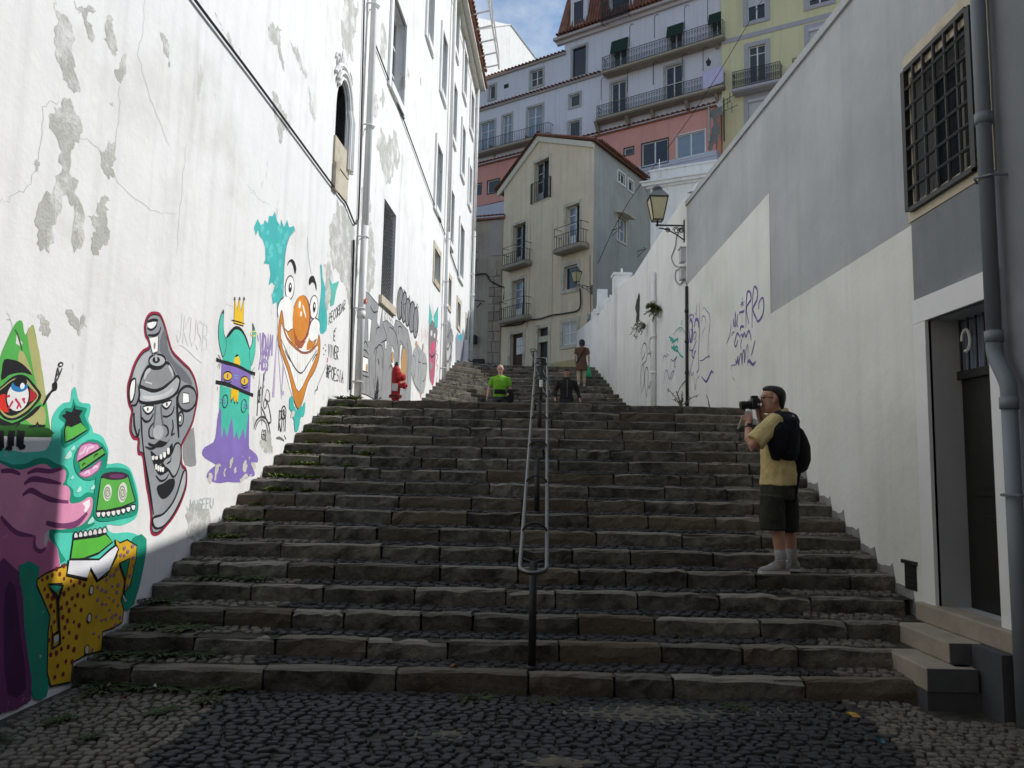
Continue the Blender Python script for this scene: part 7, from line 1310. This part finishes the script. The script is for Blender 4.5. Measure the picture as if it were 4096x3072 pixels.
# man in the green t-shirt
Yg = 20.2; hp = atY(2002, 1460, Yg); hgt = hp.z-LAND_Z
tg, L, Hp, k = figure('bald man in lime green t-shirt walking down towards the landing edge', (hp.x, Yg, LAND_Z), 0.0, hgt, cloth('lime_shirt', (0.17, 0.42, 0.03)), cloth('charcoal_trousers', (0.05, 0.05, 0.055)), SKIN2, None, 0.32,
  arms={'l': [(.20, 0, 1.38), (.29, -.05, 1.12), (.33, .04, .90)], 'r': [(.20, 0, 1.38), (.27, -.02, 1.12), (.22, .16, .98)]})
m_ = MB(); m_.loft([ring(L(0, .06, z), .15*k, .10*k) for z in (.97, 1.0, 1.06, 1.09)]); tag(m_.build('waist_pouch', cloth('black_cloth', (0.012, 0.012, 0.014)), smooth=True), 'black waist pouch worn by the man in lime green', 'pouch')
m_ = MB(); c_ = L(-.27, .12, .95); m_.loft([ring(c_+Z*(z*k), rx*k, ry*k) for z, rx, ry in ((-.22, .05, .05), (-.15, .10, .08), (0, .11, .09), (.12, .09, .08), (.16, .04, .04))]); tag(remesh(m_.build('folded_jacket', cloth('black_cloth', (0.012, 0.012, 0.014))), .012, 2), 'black folded jacket held at the side of the man in lime green', 'jacket')
# man in the black jacket
Yb = 20.1; hp = atY(2267, 1474, Yb); hgt = hp.z-LAND_Z
tb, L, Hp, k = figure('dark haired man in black bomber jacket looking down at the steps', (hp.x, Yb, LAND_Z), -0.08, hgt, cloth('black_jacket', (0.016, 0.015, 0.016)), cloth('dark_jeans', (0.03, 0.032, 0.04)), SKIN, 'short', 0.42, True,
  arms={'r': [(.20, 0, 1.38), (.31, -.03, 1.13), (.36, .06, .92)], 'l': [(.20, 0, 1.38), (.30, -.03, 1.13), (.30, .10, .93)]})
m_ = MB(); m_.tube([L(-.02, .135, 1.42), L(-.02, .160, 1.2), L(-.02, .150, .95)], .006, 5); m_.build('zip', STEEL, tb); m_ = MB(); m_.loft([ring(L(0, 0, z), .094*k, .085*k) for z in (1.44, 1.47, 1.50)]); m_.build('collar', cloth('black_jacket', (0.016,)*3), tb, smooth=True)
# woman walking up
Yw = 24.2; zw = stepz(24.2); hp = atY(2328, 1358, Yw); hgt = hp.z-zw
tw, L, Hp, k = figure('black haired woman in brown tunic and beige trousers climbing the upper flight', (hp.x, Yw, zw), math.pi, hgt, cloth('brown_tunic', (0.115, 0.062, 0.045)), cloth('beige_trousers', (0.36, 0.30, 0.20)), SKIN, 'bob', 0.1, False, True,
  arms={'r': [(.19, 0, 1.39), (.24, -.03, 1.12), (.22, .06, .88)], 'l': [(.19, 0, 1.39), (.25, -.03, 1.12), (.27, .02, .86)]}, legs={'r': [(.09, 0, .90), (.11, .03, .50), (.12, -.14, .13), (.12, -.02, .04)]}, shoes=(0.55, 0.53, 0.5))
m_ = MB(); m_.tube([L(.10, .04, 1.45), L(.10, -.11, 1.40), L(.0, -.155, 1.22), L(-.13, -.145, 1.0), L(-.20, -.03, .88)], .018*k, 6); m_.build('bag_strap', cloth('dark_strap', (0.03, 0.012, 0.012)), tw)
m_ = MB(); c_ = L(.24, .04, .76); m_.loft([ring(c_+Z*(z*k)+Vector((0.01*math.sin(z*30), 0, 0)), rx*k, ry*k, 0.3, 12) for z, rx, ry in ((-.40, .06, .05), (-.37, .12, .08), (-.22, .125, .085), (-.08, .08, .06), (.02, .03, .025), (.05, .015, .012))])
tag(m_.build('plastic_bag', mat('green_plastic', (0.02, 0.36, 0.16), 0.35, 0.2, 14, 0.5, 18), smooth=True), 'bright green plastic carrier bag in the hand of the woman', 'bag')

# ---------------------------------------------------------------- the photographer
Y0 = 7.10; ZP = zoom(2850, 1450, 1.844); J = lambda x, y, dy=0.0: atY(*ZP(x, y), Y0+dy)
zf = H*5+0.012; base = J(500, 1545); base.z = zf
ph = thing('person', 'man in yellow shirt and dark shorts taking a photograph, sweater over his shoulders', 'person', base, group='people on the stairs')
fx = Vector((-1, 0.06, 0)).normalized()
b = MB()
b.loft([ring(J(480, 960), .125, .165), ring(J(482, 880), .135, .170), ring(J(480, 760), .135, .160), ring(J(485, 640), .135, .175), ring(J(490, 520), .130, .195), ring(J(492, 430), .105, .185), ring(J(480, 390), .07, .09), ring(J(470, 375), .06, .06)])
hc = J(440, 277); Hp = None
b.tube([J(490, 400), J(475, 360), J(455, 310)], [.062, .058, .055], 10)
Hp = headpart(b, hc, fx, HEADR, -0.03, 1.06)
la = [J(470, 425, -.19), J(275, 632, -.24), J(262, 455, -.10)]; ra = [J(480, 430, .19), J(372, 440, .27), J(330, 318, .12)]
for a in (la, ra): b.tube([a[0], (a[0]+a[1])/2, a[1], a[1]+(a[2]-a[1])*.35, a[2]], [.055, .050, .044, .042, .028], 12)
hand(b, la[2], J(270, 345, -.03)-la[2], Vector((0, 1, 0.2)), Vector((-.6, 0, .6)), 1.0, .55); hand(b, ra[2], J(290, 268, .06)-ra[2], Vector((-.3, -1, 0)), Vector((-.4, 0, -.8)), 1.0, .6)
ll = [J(455, 980, -.09), J(482, 1225, -.09), J(507, 1500, -.09)]; rl = [J(520, 980, .09), J(566, 1230, .10), J(590, 1478, .12)]
for a in (ll, rl): b.tube([a[0], (a[0]+a[1])/2, a[1], a[1]+(a[2]-a[1])*.33, a[2]], [.090, .080, .058, .056, .036], 12)
remesh(b.build('body', SKIN, ph), .0085, 4); eyes(Hp, ph)
YSH = cloth('yellow_shirt', (0.58, 0.47, 0.22))
s = MB(); s.loft([ring(J(486, 905), .158, .192), ring(J(486, 840), .158, .190), ring(J(482, 740), .150, .182), ring(J(480, 640), .150, .195), ring(J(487, 520), .145, .210), ring(J(490, 440), .125, .205), ring(J(484, 395), .085, .12), ring(J(478, 372), .068, .075)])
s.tube([J(470, 440, -.12), la[0], la[0]+(la[1]-la[0])*.80], [.085, .082, .088], 12); s.tube([J(480, 440, .12), ra[0], ra[0]+(ra[1]-ra[0])*.8], [.085, .082, .082], 12)
wrinkle(remesh(s.build('shirt', YSH, ph), .009, 3), .030, .10)
m_ = MB(); m_.tube([J(440, 392, -.09), J(505, 372, -.10), J(545, 352, 0), J(520, 350, .08)], .022, 8); m_.build('shirt_collar', YSH, ph, smooth=True)
sw = MB(); SWM = cloth('navy_sweater', (0.008, 0.009, 0.016))
sw.loft([ring(J(528, 722, -.06), .105, .14), ring(J(525, 680, -.06), .122, .185), ring(J(530, 600, -.05), .122, .205), ring(J(530, 500, -.03), .125, .225), ring(J(520, 430, -.02), .130, .225), ring(J(520, 395, 0), .105, .19), ring(J(530, 365, 0), .055, .12)])
sw.tube([J(462, 722, -.17), J(478, 620, -.19), J(470, 500, -.20), J(462, 430, -.17), J(500, 395, -.10)], [.035, .085, .10, .09, .06], 12)
remesh(sw.build('sweater', SWM, ph, label='dark navy sweater draped over the shoulders'), .010, 3); wrinkle(bpy.data.objects['sweater'], .03, .10)
m_ = MB(); Pn = Vector((.05, -1, 0)); pA = J(595, 405, -.215)
for a, bq in (((-.022, -.022), (0, .022)), ((0, .022), (.022, -.022)), ((-.012, -.004), (.012, -.004))): m_.tube([pA+Vector((a[0], 0, a[1])), pA+Vector((bq[0], 0, bq[1]))], .0055, 4)
m_.build('sweater_letter', mat('grey_print', (0.35, 0.35, 0.36), 0.8), ph)
st_ = MB(); SHM = cloth('olive_shorts', (0.028, 0.028, 0.020))
st_.loft([ring(J(480, 1010), .148, .185), ring(J(480, 950), .150, .185), ring(J(482, 890), .146, .178)])
st_.tube([J(445, 985, -.09), J(440, 1110, -.095), J(442, 1235, -.095)], [.115, .112, .112], 14); st_.tube([J(540, 985, .09), J(548, 1110, .095), J(556, 1250, .10)], [.115, .108, .100], 14); wrinkle(remesh(st_.build('shorts', SHM, ph), .010, 3), .026, .10)
SOCK = cloth('grey_sock', (0.33, 0.33, 0.33)); SHOE = mat('grey_suede', (0.27, 0.27, 0.268), 0.8, 0.1, 20, 0.2, 60); SOLE = mat('white_rubber', (0.52, 0.52, 0.51), 0.6, 0.05)
for a, toe, heel, dy in ((ll, (342, 1552), (562, 1558), -.09), (rl, (470, 1545), (642, 1540), .12)):
    m_ = MB(); m_.tube([a[2]+(a[1]-a[2])*.44, a[2]+(a[1]-a[2])*.2, a[2]-Z*.02], [.050, .046, .044], 12)
    for q in range(5): m_.tube([a[2]+(a[1]-a[2])*(.43-.07*q)+Vector((.0475*math.cos(w), .0475*math.sin(w), 0)) for w in [2*math.pi*v/14 for v in range(14)]], .0035, 4, closed=True)
    m_.build('sock', SOCK, ph, smooth=True)
    tp, hl = J(*toe, dy), J(*heel, dy); tp.z = hl.z = zf; ax = (tp-hl); ln = ax.length; ax.normalize(); sd = Z.cross(ax); sh = MB(); rings = []
    for t_, w, hh in ((0, .028, .055), (.08, .036, .075), (.25, .038, .088), (.42, .041, .085), (.58, .045, .065), (.78, .046, .045), (.93, .036, .034), (1.0, .018, .022)):
        c = hl+ax*ln*t_; rings.append([c+sd*(w*math.cos(q))+Z*(.022+max(0, hh*math.sin(q))+(.0 if math.sin(q) > 0 else -.004)) for q in [2*math.pi*j/12 for j in range(12)]])
    sh.loft(rings); so2 = sh.build('shoe', SHOE, ph, smooth=True)
    so3 = MB(); rings = []
    for t_, w in ((-.01, .030), (.08, .040), (.42, .044), (.78, .049), (.95, .036), (1.015, .018)):
        c = hl+ax*ln*t_; rings.append([c-sd*w+Z*.002, c+sd*w+Z*.002, c+sd*w+Z*.026, c-sd*w+Z*.026])
    so3.loft(rings); sub(so3, 'sole', SOLE, so2)
    m_ = MB(); m_.tube([hl+ax*ln*.30+Z*.040+sd*-.044, hl+ax*ln*.5+Z*.050+sd*-.046, hl+ax*ln*.62+Z*.075+sd*-.036], .006, 5); sub(m_, 'stripe', SOLE, so2)
    m_ = MB()
    for q in range(4): c = hl+ax*ln*(.46+.07*q)+Z*(.105-.012*q); m_.tube([c-sd*.022, c+Z*.004, c+sd*.022], .004, 4)
    sub(m_, 'laces', SOLE, so2)
hm = MB(); headpart(hm, hc, fx, [(-.085, -.065, -.088, .030), (-.05, -.045, -.098, .055), (-.01, -.02, -.104, .072), (.025, .004, -.106, .079), (.05, .03, -.108, .080), (.072, .072, -.106, .078), (.095, .084, -.092, .066), (.116, .060, -.06, .045), (.126, .02, -.02, .015)], -.05, 1.06, .005, False); remesh(hm.build('hair', HAIRB, ph), .008, 2)
hs_ = MB(); rq = random.Random(5)
for q in range(170):
    a_ = rq.uniform(-2.6, 2.6)+math.pi; z_ = rq.uniform(-.03, .115); rr2 = math.sqrt(max(0.02, 1-(max(z_, 0)/.125)**2)); b0 = Hp(-.012+.100*rr2*math.cos(a_)*(1 if z_ > .05 else .95), .083*rr2*math.sin(a_), z_)
    if z_ < .05 and math.cos(a_) > -.1: continue
    dv = Vector((rq.gauss(.25, .35), rq.gauss(0, .35), rq.gauss(.15, .35))); hs_.tube([b0, b0+dv*.012, b0+dv*.024-Z*.008], [.0035, .003, .001], 4)
hs_.build('hair_strands', HAIRB, ph)
m_ = MB(); gl = [Hp(.098, .045, .014), Hp(.104, .012, .012), Hp(.104, -.012, .012), Hp(.098, -.045, .014)]; m_.tube([Hp(-.01, .082, .016), Hp(.06, .078, .016), Hp(.092, .055, .016)], .0035, 5)
for sgn in (1, -1): m_.tube([Hp(.098+.004*math.cos(a), sgn*(.032+.024*math.cos(a)), .010+.016*math.sin(a)) for a in [.6*q for q in range(12)]], .0032, 4)
m_.build('spectacles', mat('red_frame', (0.20, 0.03, 0.02), 0.4), ph)
m_ = MB(); m_.tube([la[2]+(la[1]-la[2])*.10+Vector((.034*math.cos(a), .034*math.sin(a), 0)) for a in [2*math.pi*q/12 for q in range(12)]], .008, 6, closed=True); m_.box(la[2].x-.02, la[2].x+.02, la[2].y-.048, la[2].y-.034, la[2].z-.035, la[2].z+.005); m_.build('wristwatch', IRON, ph)
# backpack
bp = MB(); bp.loft([ring(J(632, 815, .02), .025, .08), ring(J(634, 790, .02), .07, .13), ring(J(638, 720, .02), .098, .14), ring(J(636, 620, .02), .096, .14), ring(J(624, 560, .02), .085, .13), ring(J(612, 500, .02), .06, .12), ring(J(600, 470, .02), .03, .08)]); bp_t = thing('backpack', 'black backpack on the back of the photographer', 'backpack', J(640, 800))
remesh(bp.build('bag', cloth('black_nylon', (0.010, 0.010, 0.012)), bp_t), .012, 2)
m_ = MB(); m_.tube([J(645, 780, -.06), J(635, 850, -.08), J(618, 950, -.09), J(605, 1030, -.09)], .014, 6); m_.build('strap', cloth('black_nylon', (0.010,)*3), bp_t); m_ = MB(); m_.tube([J(620, 790, -.05), J(640, 830, -.07), J(660, 780, -.05)], .012, 6); m_.build('loop', cloth('black_nylon', (0.010,)*3), bp_t)
# camera
cmt = thing('camera_body', 'black reflex camera held to the eye of the photographer', 'camera', J(300, 310)); CB = mat('camera_black', (0.012, 0.012, 0.012), 0.4, 0.1, 30, 0.2, 80)
c0 = J(308, 305, .03); m_ = MB(); m_.box(c0.x-.035, c0.x+.035, c0.y-.07, c0.y+.07, c0.z-.048, c0.z+.045); m_.box(c0.x-.03, c0.x+.03, c0.y-.028, c0.y+.028, c0.z+.04, c0.z+.075); m_.box(c0.x-.04, c0.x+.03, c0.y-.085, c0.y-.055, c0.z-.05, c0.z+.03); m_.build('body', CB, cmt, bevel=.008)
m_ = MB(); m_.lathe([(.034, 0), (.036, .02), (.036, .05), (.040, .055), (.041, .095), (.036, .10), (.030, .098)], c0+Vector((-.03, 0, -.008)), 16, axis=(-1, 0, -.12)); m_.build('lens', CB, cmt); m_ = MB(); m_.box(c0.x+.005, c0.x+.02, c0.y-.0875, c0.y-.0855, c0.z-.02, c0.z-.004); m_.build('badge', mat('badge_white', (0.6,) * 3), cmt)
m_ = MB(); m_.tube(cr([tuple(c0+Vector((.02, -.08, .02))), tuple(J(350, 370, -.05)), tuple(J(362, 440, -.08)), tuple(J(370, 470, -.10)), tuple(J(420, 420, -.13))], 5), .010, 5); m_.build('strap', CB, cmt)
# folded leaflet
m_ = MB(); q = [J(236, 385, -.06), J(242, 400, .02), J(226, 455, .02), J(182, 490, -.02), J(214, 395, -.06)]; q2 = [p+Vector((.004, -.006, 0)) for p in q]; n = len(q); m_.add(q+q2, [tuple(range(n)), tuple(range(2*n-1, n-1, -1))]+[(i, (i+1) % n, n+(i+1) % n, n+i) for i in range(n)]); tag(m_.build('leaflet', mat('paper', (0.62, 0.62, 0.63), 0.8, 0.03)), 'pale grey folded leaflet dangling from the photographer’s hand', 'leaflet')

# ---------------------------------------------------------------- weeds, wall plants, litter
def tuft(name, n, hgt, spread, m, curl=.5, wide=.012):
    mb = MB()
    for k in range(n):
        a = random.uniform(0, 2*math.pi); r0 = random.uniform(0, spread*.5); h = hgt*random.uniform(.5, 1.1); lean = random.uniform(.2, 1)*spread
        p = Vector((r0*math.cos(a), r0*math.sin(a), -.005)); d2 = Vector((math.cos(a+random.gauss(0, .5)), math.sin(a+random.gauss(0, .5)), 0)); sd = Vector((-d2.y, d2.x, 0))*wide*random.uniform(.5, 1.2)
        p1 = p+d2*lean*.35+Z*h*.7; p2 = p+d2*lean+Z*h*(1-curl*random.random()); mb.add([p-sd*.6, p+sd*.6, p1+sd, p1-sd, p2], [(0, 1, 2, 3), (3, 2, 4)])
    o = mb.build(name, m); d_ = o.data; bpy.data.objects.remove(o); return d_
GRASSD = mat('weed_dark', (0.040, 0.058, 0.018), 0.8, 0.3, 9, 0)
T1 = [tuft('grass_tuft_mesh', 60, .07, .13, GRASS) for q in range(4)]; T2 = [tuft('dark_tuft_mesh', 70, .05, .16, GRASSD) for q in range(3)]
def put(me, p, name, label, cat, group, sc=1.0):
    o = bpy.data.objects.new(name, me); COL.objects.link(o); o.location = p; o.rotation_euler = (0, 0, random.uniform(0, 6.3)); o.scale = (sc*random.uniform(.9, 1.5), sc, sc*random.uniform(.7, 1.1)); tag(o, label, cat, group); return o
ORD = ['foot', 'first', 'second', 'third', 'fourth', 'fifth', 'sixth', 'seventh', 'eighth', 'ninth', 'tenth', 'eleventh', 'twelfth', 'thirteenth', 'fourteenth', 'fifteenth', 'sixteenth', 'seventeenth', 'topmost']
def nth(q, n): return 'nearest the mural wall' if q == 0 else ('farthest from the mural wall' if q == n-1 else ORD[q+1]+' out from the mural wall')
for i, xs in ((6, (.12, .3)), (7, (.15, .45)), (8, (.3,)), (9, (.35, .5, .95)), (10, (.25, .42, .6, .75, 1.05)), (11, (.45, .75, 1.4)), (12, (.2, .35, 1.6)), (13, (.3, .9, 1.5)), (14, (.1, .35, .5)), (15, (.25,)), (16, (.1, .3)), (17, (.35, .75)), (18, (.15, .35, .5))):
    for q, dx in enumerate(xs): put(random.choice(T1), (xl(Y1+T*i)+.04+dx*.62, Y1+T*i-(.03 if i < NS else .12), H*i+.01), 'weed_tuft', 'bright green weed tuft on the %s step, %s' % (ORD[i], nth(q, len(xs))), 'weeds', 'weeds on the stair treads', random.uniform(.8, 1.3))
for i, xs in ((0, (.25, .5, .75, 1.1)), (1, (.2, .5, .8)), (2, (.3, .6)), (4, (.5, .7, .9)), (3, (.2,))):
    for q, dx in enumerate(xs): put(random.choice(T2), (xl(Y1)+dx, Y1+T*i-.05-(.1*random.random() if i else 0), H*i+.01), 'weed_tuft', ('low dark weed tuft at the stair foot, %s' % nth(q, len(xs)) if i == 0 else 'low dark weed tuft on the %s step, %s' % (ORD[i], nth(q, len(xs)))), 'weeds', 'dark weeds at the stair foot', random.uniform(.7, 1.2))
for x, y in ((-2.2, 5.2), (-2.75, 5.0), (-2.4, 4.7), (-.2, 5.62), (.3, 5.6), (1.6, 5.55), (-2.0, 5.45), (-2.9, 4.6)): put(random.choice(T2), (x, y, .0), 'weed_tuft', 'flat dark weed tuft between cobbles of the lower street', 'weeds', 'weeds between street cobbles', random.uniform(.5, .9))
for x, i in ((2.72, 8), (2.9, 6), (1.4, 5), (2.95, 11), (-.35, 7), (2.3, 4)): put(random.choice(T2), (x, Y1+T*i-.03, H*i+.01), 'weed_tuft', 'tiny dark weed in a joint of the %s step %s' % (ORD[i], 'near the cream wall' if x > 2 else 'in mid flight'), 'weeds', 'weeds on the shaded treads', .6)
for x, i in ((-1.9, 3), (-1.6, 5), (-1.4, 7), (-1.0, 4), (-1.7, 9), (-1.2, 12)): put(random.choice(T1), (x, line2(i, x)-.03, LAND_Z+.15*i+.01), 'weed_tuft', 'green weed tuft on the sunlit side of the upper flight, its %s step' % ORD[i+1], 'weeds', 'weeds on the upper flight', 1.1)
def bush(name, label, c, out, n, size, droop, m, stems=8):
    t_ = thing(name, label, 'plant', c); lf = MB(); st__ = MB()
    for q in range(stems):
        d_ = (Vector(out)*random.uniform(.4, 1)+Vector((random.gauss(0, .35), random.gauss(0, .7), random.uniform(-.6, .7)))).normalized(); ln = size*random.uniform(.5, 1.1); pts = [Vector(c)]
        for w in range(1, 6): pts.append(pts[-1]+d_*ln/5); d_ = (d_+Vector((0, 0, -droop*.28))).normalized()
        st__.tube(pts, [.008, .007, .006, .005, .004, .003], 4, caps=False)
        for w in range(n):
            f_ = random.random()**.7*4.99; b_ = pts[int(f_)].lerp(pts[min(5, int(f_)+1)], f_ % 1); dv = Vector((random.gauss(0, 1), random.gauss(0, 1), random.gauss(0, .7))).normalized(); s_ = dv.cross(Z).normalized()*.012*size/.4; e_ = b_+dv*random.uniform(.03, .065)*size/.4; mid2 = (b_+e_)/2
            lf.add([b_, mid2+s_, e_, mid2-s_], [(0, 1, 2, 3)])
    lf.build('leaves', m, t_); st__.build('stems', mat('dry_stem', (0.13, 0.11, 0.075), 0.8), t_)
BUSHM = mat('bush_green', (0.13, 0.155, 0.045), 0.7, 0.35, 8, 0, col2=(0.20, 0.175, 0.075), c2s=6)
a = FR.px(2640, 1232); bush('wall_plant', 'bushy green plant growing out of the white wall beside the conduit', FR.pt(a[0], a[1], .05), (-1, 0, 0), 90, .42, .45, BUSHM, 22)
a = FR.px(2590, 1305); bush('wall_plant', 'straggly plant hanging below the dark slot in the white wall', FR.pt(a[0], a[1], .04), (-1, 0, 0), 30, .5, 1.3, BUSHM, 10)
bush('ledge_plant', 'small leafy plant at the foot of the cream wall on the landing edge', (2.55, Y_TOP+.14, LAND_Z), (0, 0, 1), 26, .32, .5, BUSHM, 9); bush('ledge_plant', 'low weed beside the leafy plant at the landing end', (2.98, Y_TOP+.15, LAND_Z), (0, 0, .6), 20, .2, .6, BUSHM, 7)
def leaf(p, sz, m, name, label, cat):
    mb = MB(); n = 9; vs = [Vector((sz*(.5+.28*math.cos(3*a))*math.cos(a), sz*(.5+.28*math.cos(3*a))*math.sin(a)*.8, .012+.012*math.sin(2*a))) for a in [2*math.pi*k/n for k in range(n)]]; mb.add([(0, 0, .004)]+vs, [(0, 1+k, 1+(k+1) % n) for k in range(n)]); mb.add([(0, 0, .001)]+[v-Z*.003 for v in vs], [(0, 1+(k+1) % n, 1+k) for k in range(n)])
    o = mb.build(name, m); o.location = p; o.rotation_euler = (.1, .15, random.uniform(0, 6)); tag(o, label, cat)
YLF = mat('dry_yellow_leaf', (0.42, 0.26, 0.04), 0.7, 0.2, 30); BLF = mat('dry_brown_leaf', (0.22, 0.12, 0.05), 0.7, 0.2, 30)
def gp_(x, y, z): return hit(x, y, (0, 0, z), Z)
leaf(gp_(3405, 2862, .02), .075, YLF, 'fallen_leaf', 'yellow fallen leaf on cobbles near the door steps', 'leaf'); p = gp_(445, 2742, .02); leaf(p, .07, BLF, 'fallen_leaf', 'pale brown fallen leaf by the first step under the mural', 'leaf'); leaf((-.38, Y1+.12, H+.01), .07, BLF, 'fallen_leaf', 'curled orange leaf lying on the first step edge', 'leaf'); leaf(gp_(495, 2795, .02), .05, mat('red_leaf', (.14, .03, .02)), 'fallen_leaf', 'dark red leaf among pale cobbles', 'leaf')
leaf(gp_(3523, 2966, .02), .05, mat('blue_scrap', (.01, .10, .16), .4), 'litter_scrap', 'small blue plastic scrap on the edge of the dark cobbles', 'litter')
leaf((-3.02+.55, Y1-.12, .03), .06, mat('pale_scrap', (.4, .4, .38), .6), 'litter_scrap', 'pale paper scrap against the first step', 'litter')
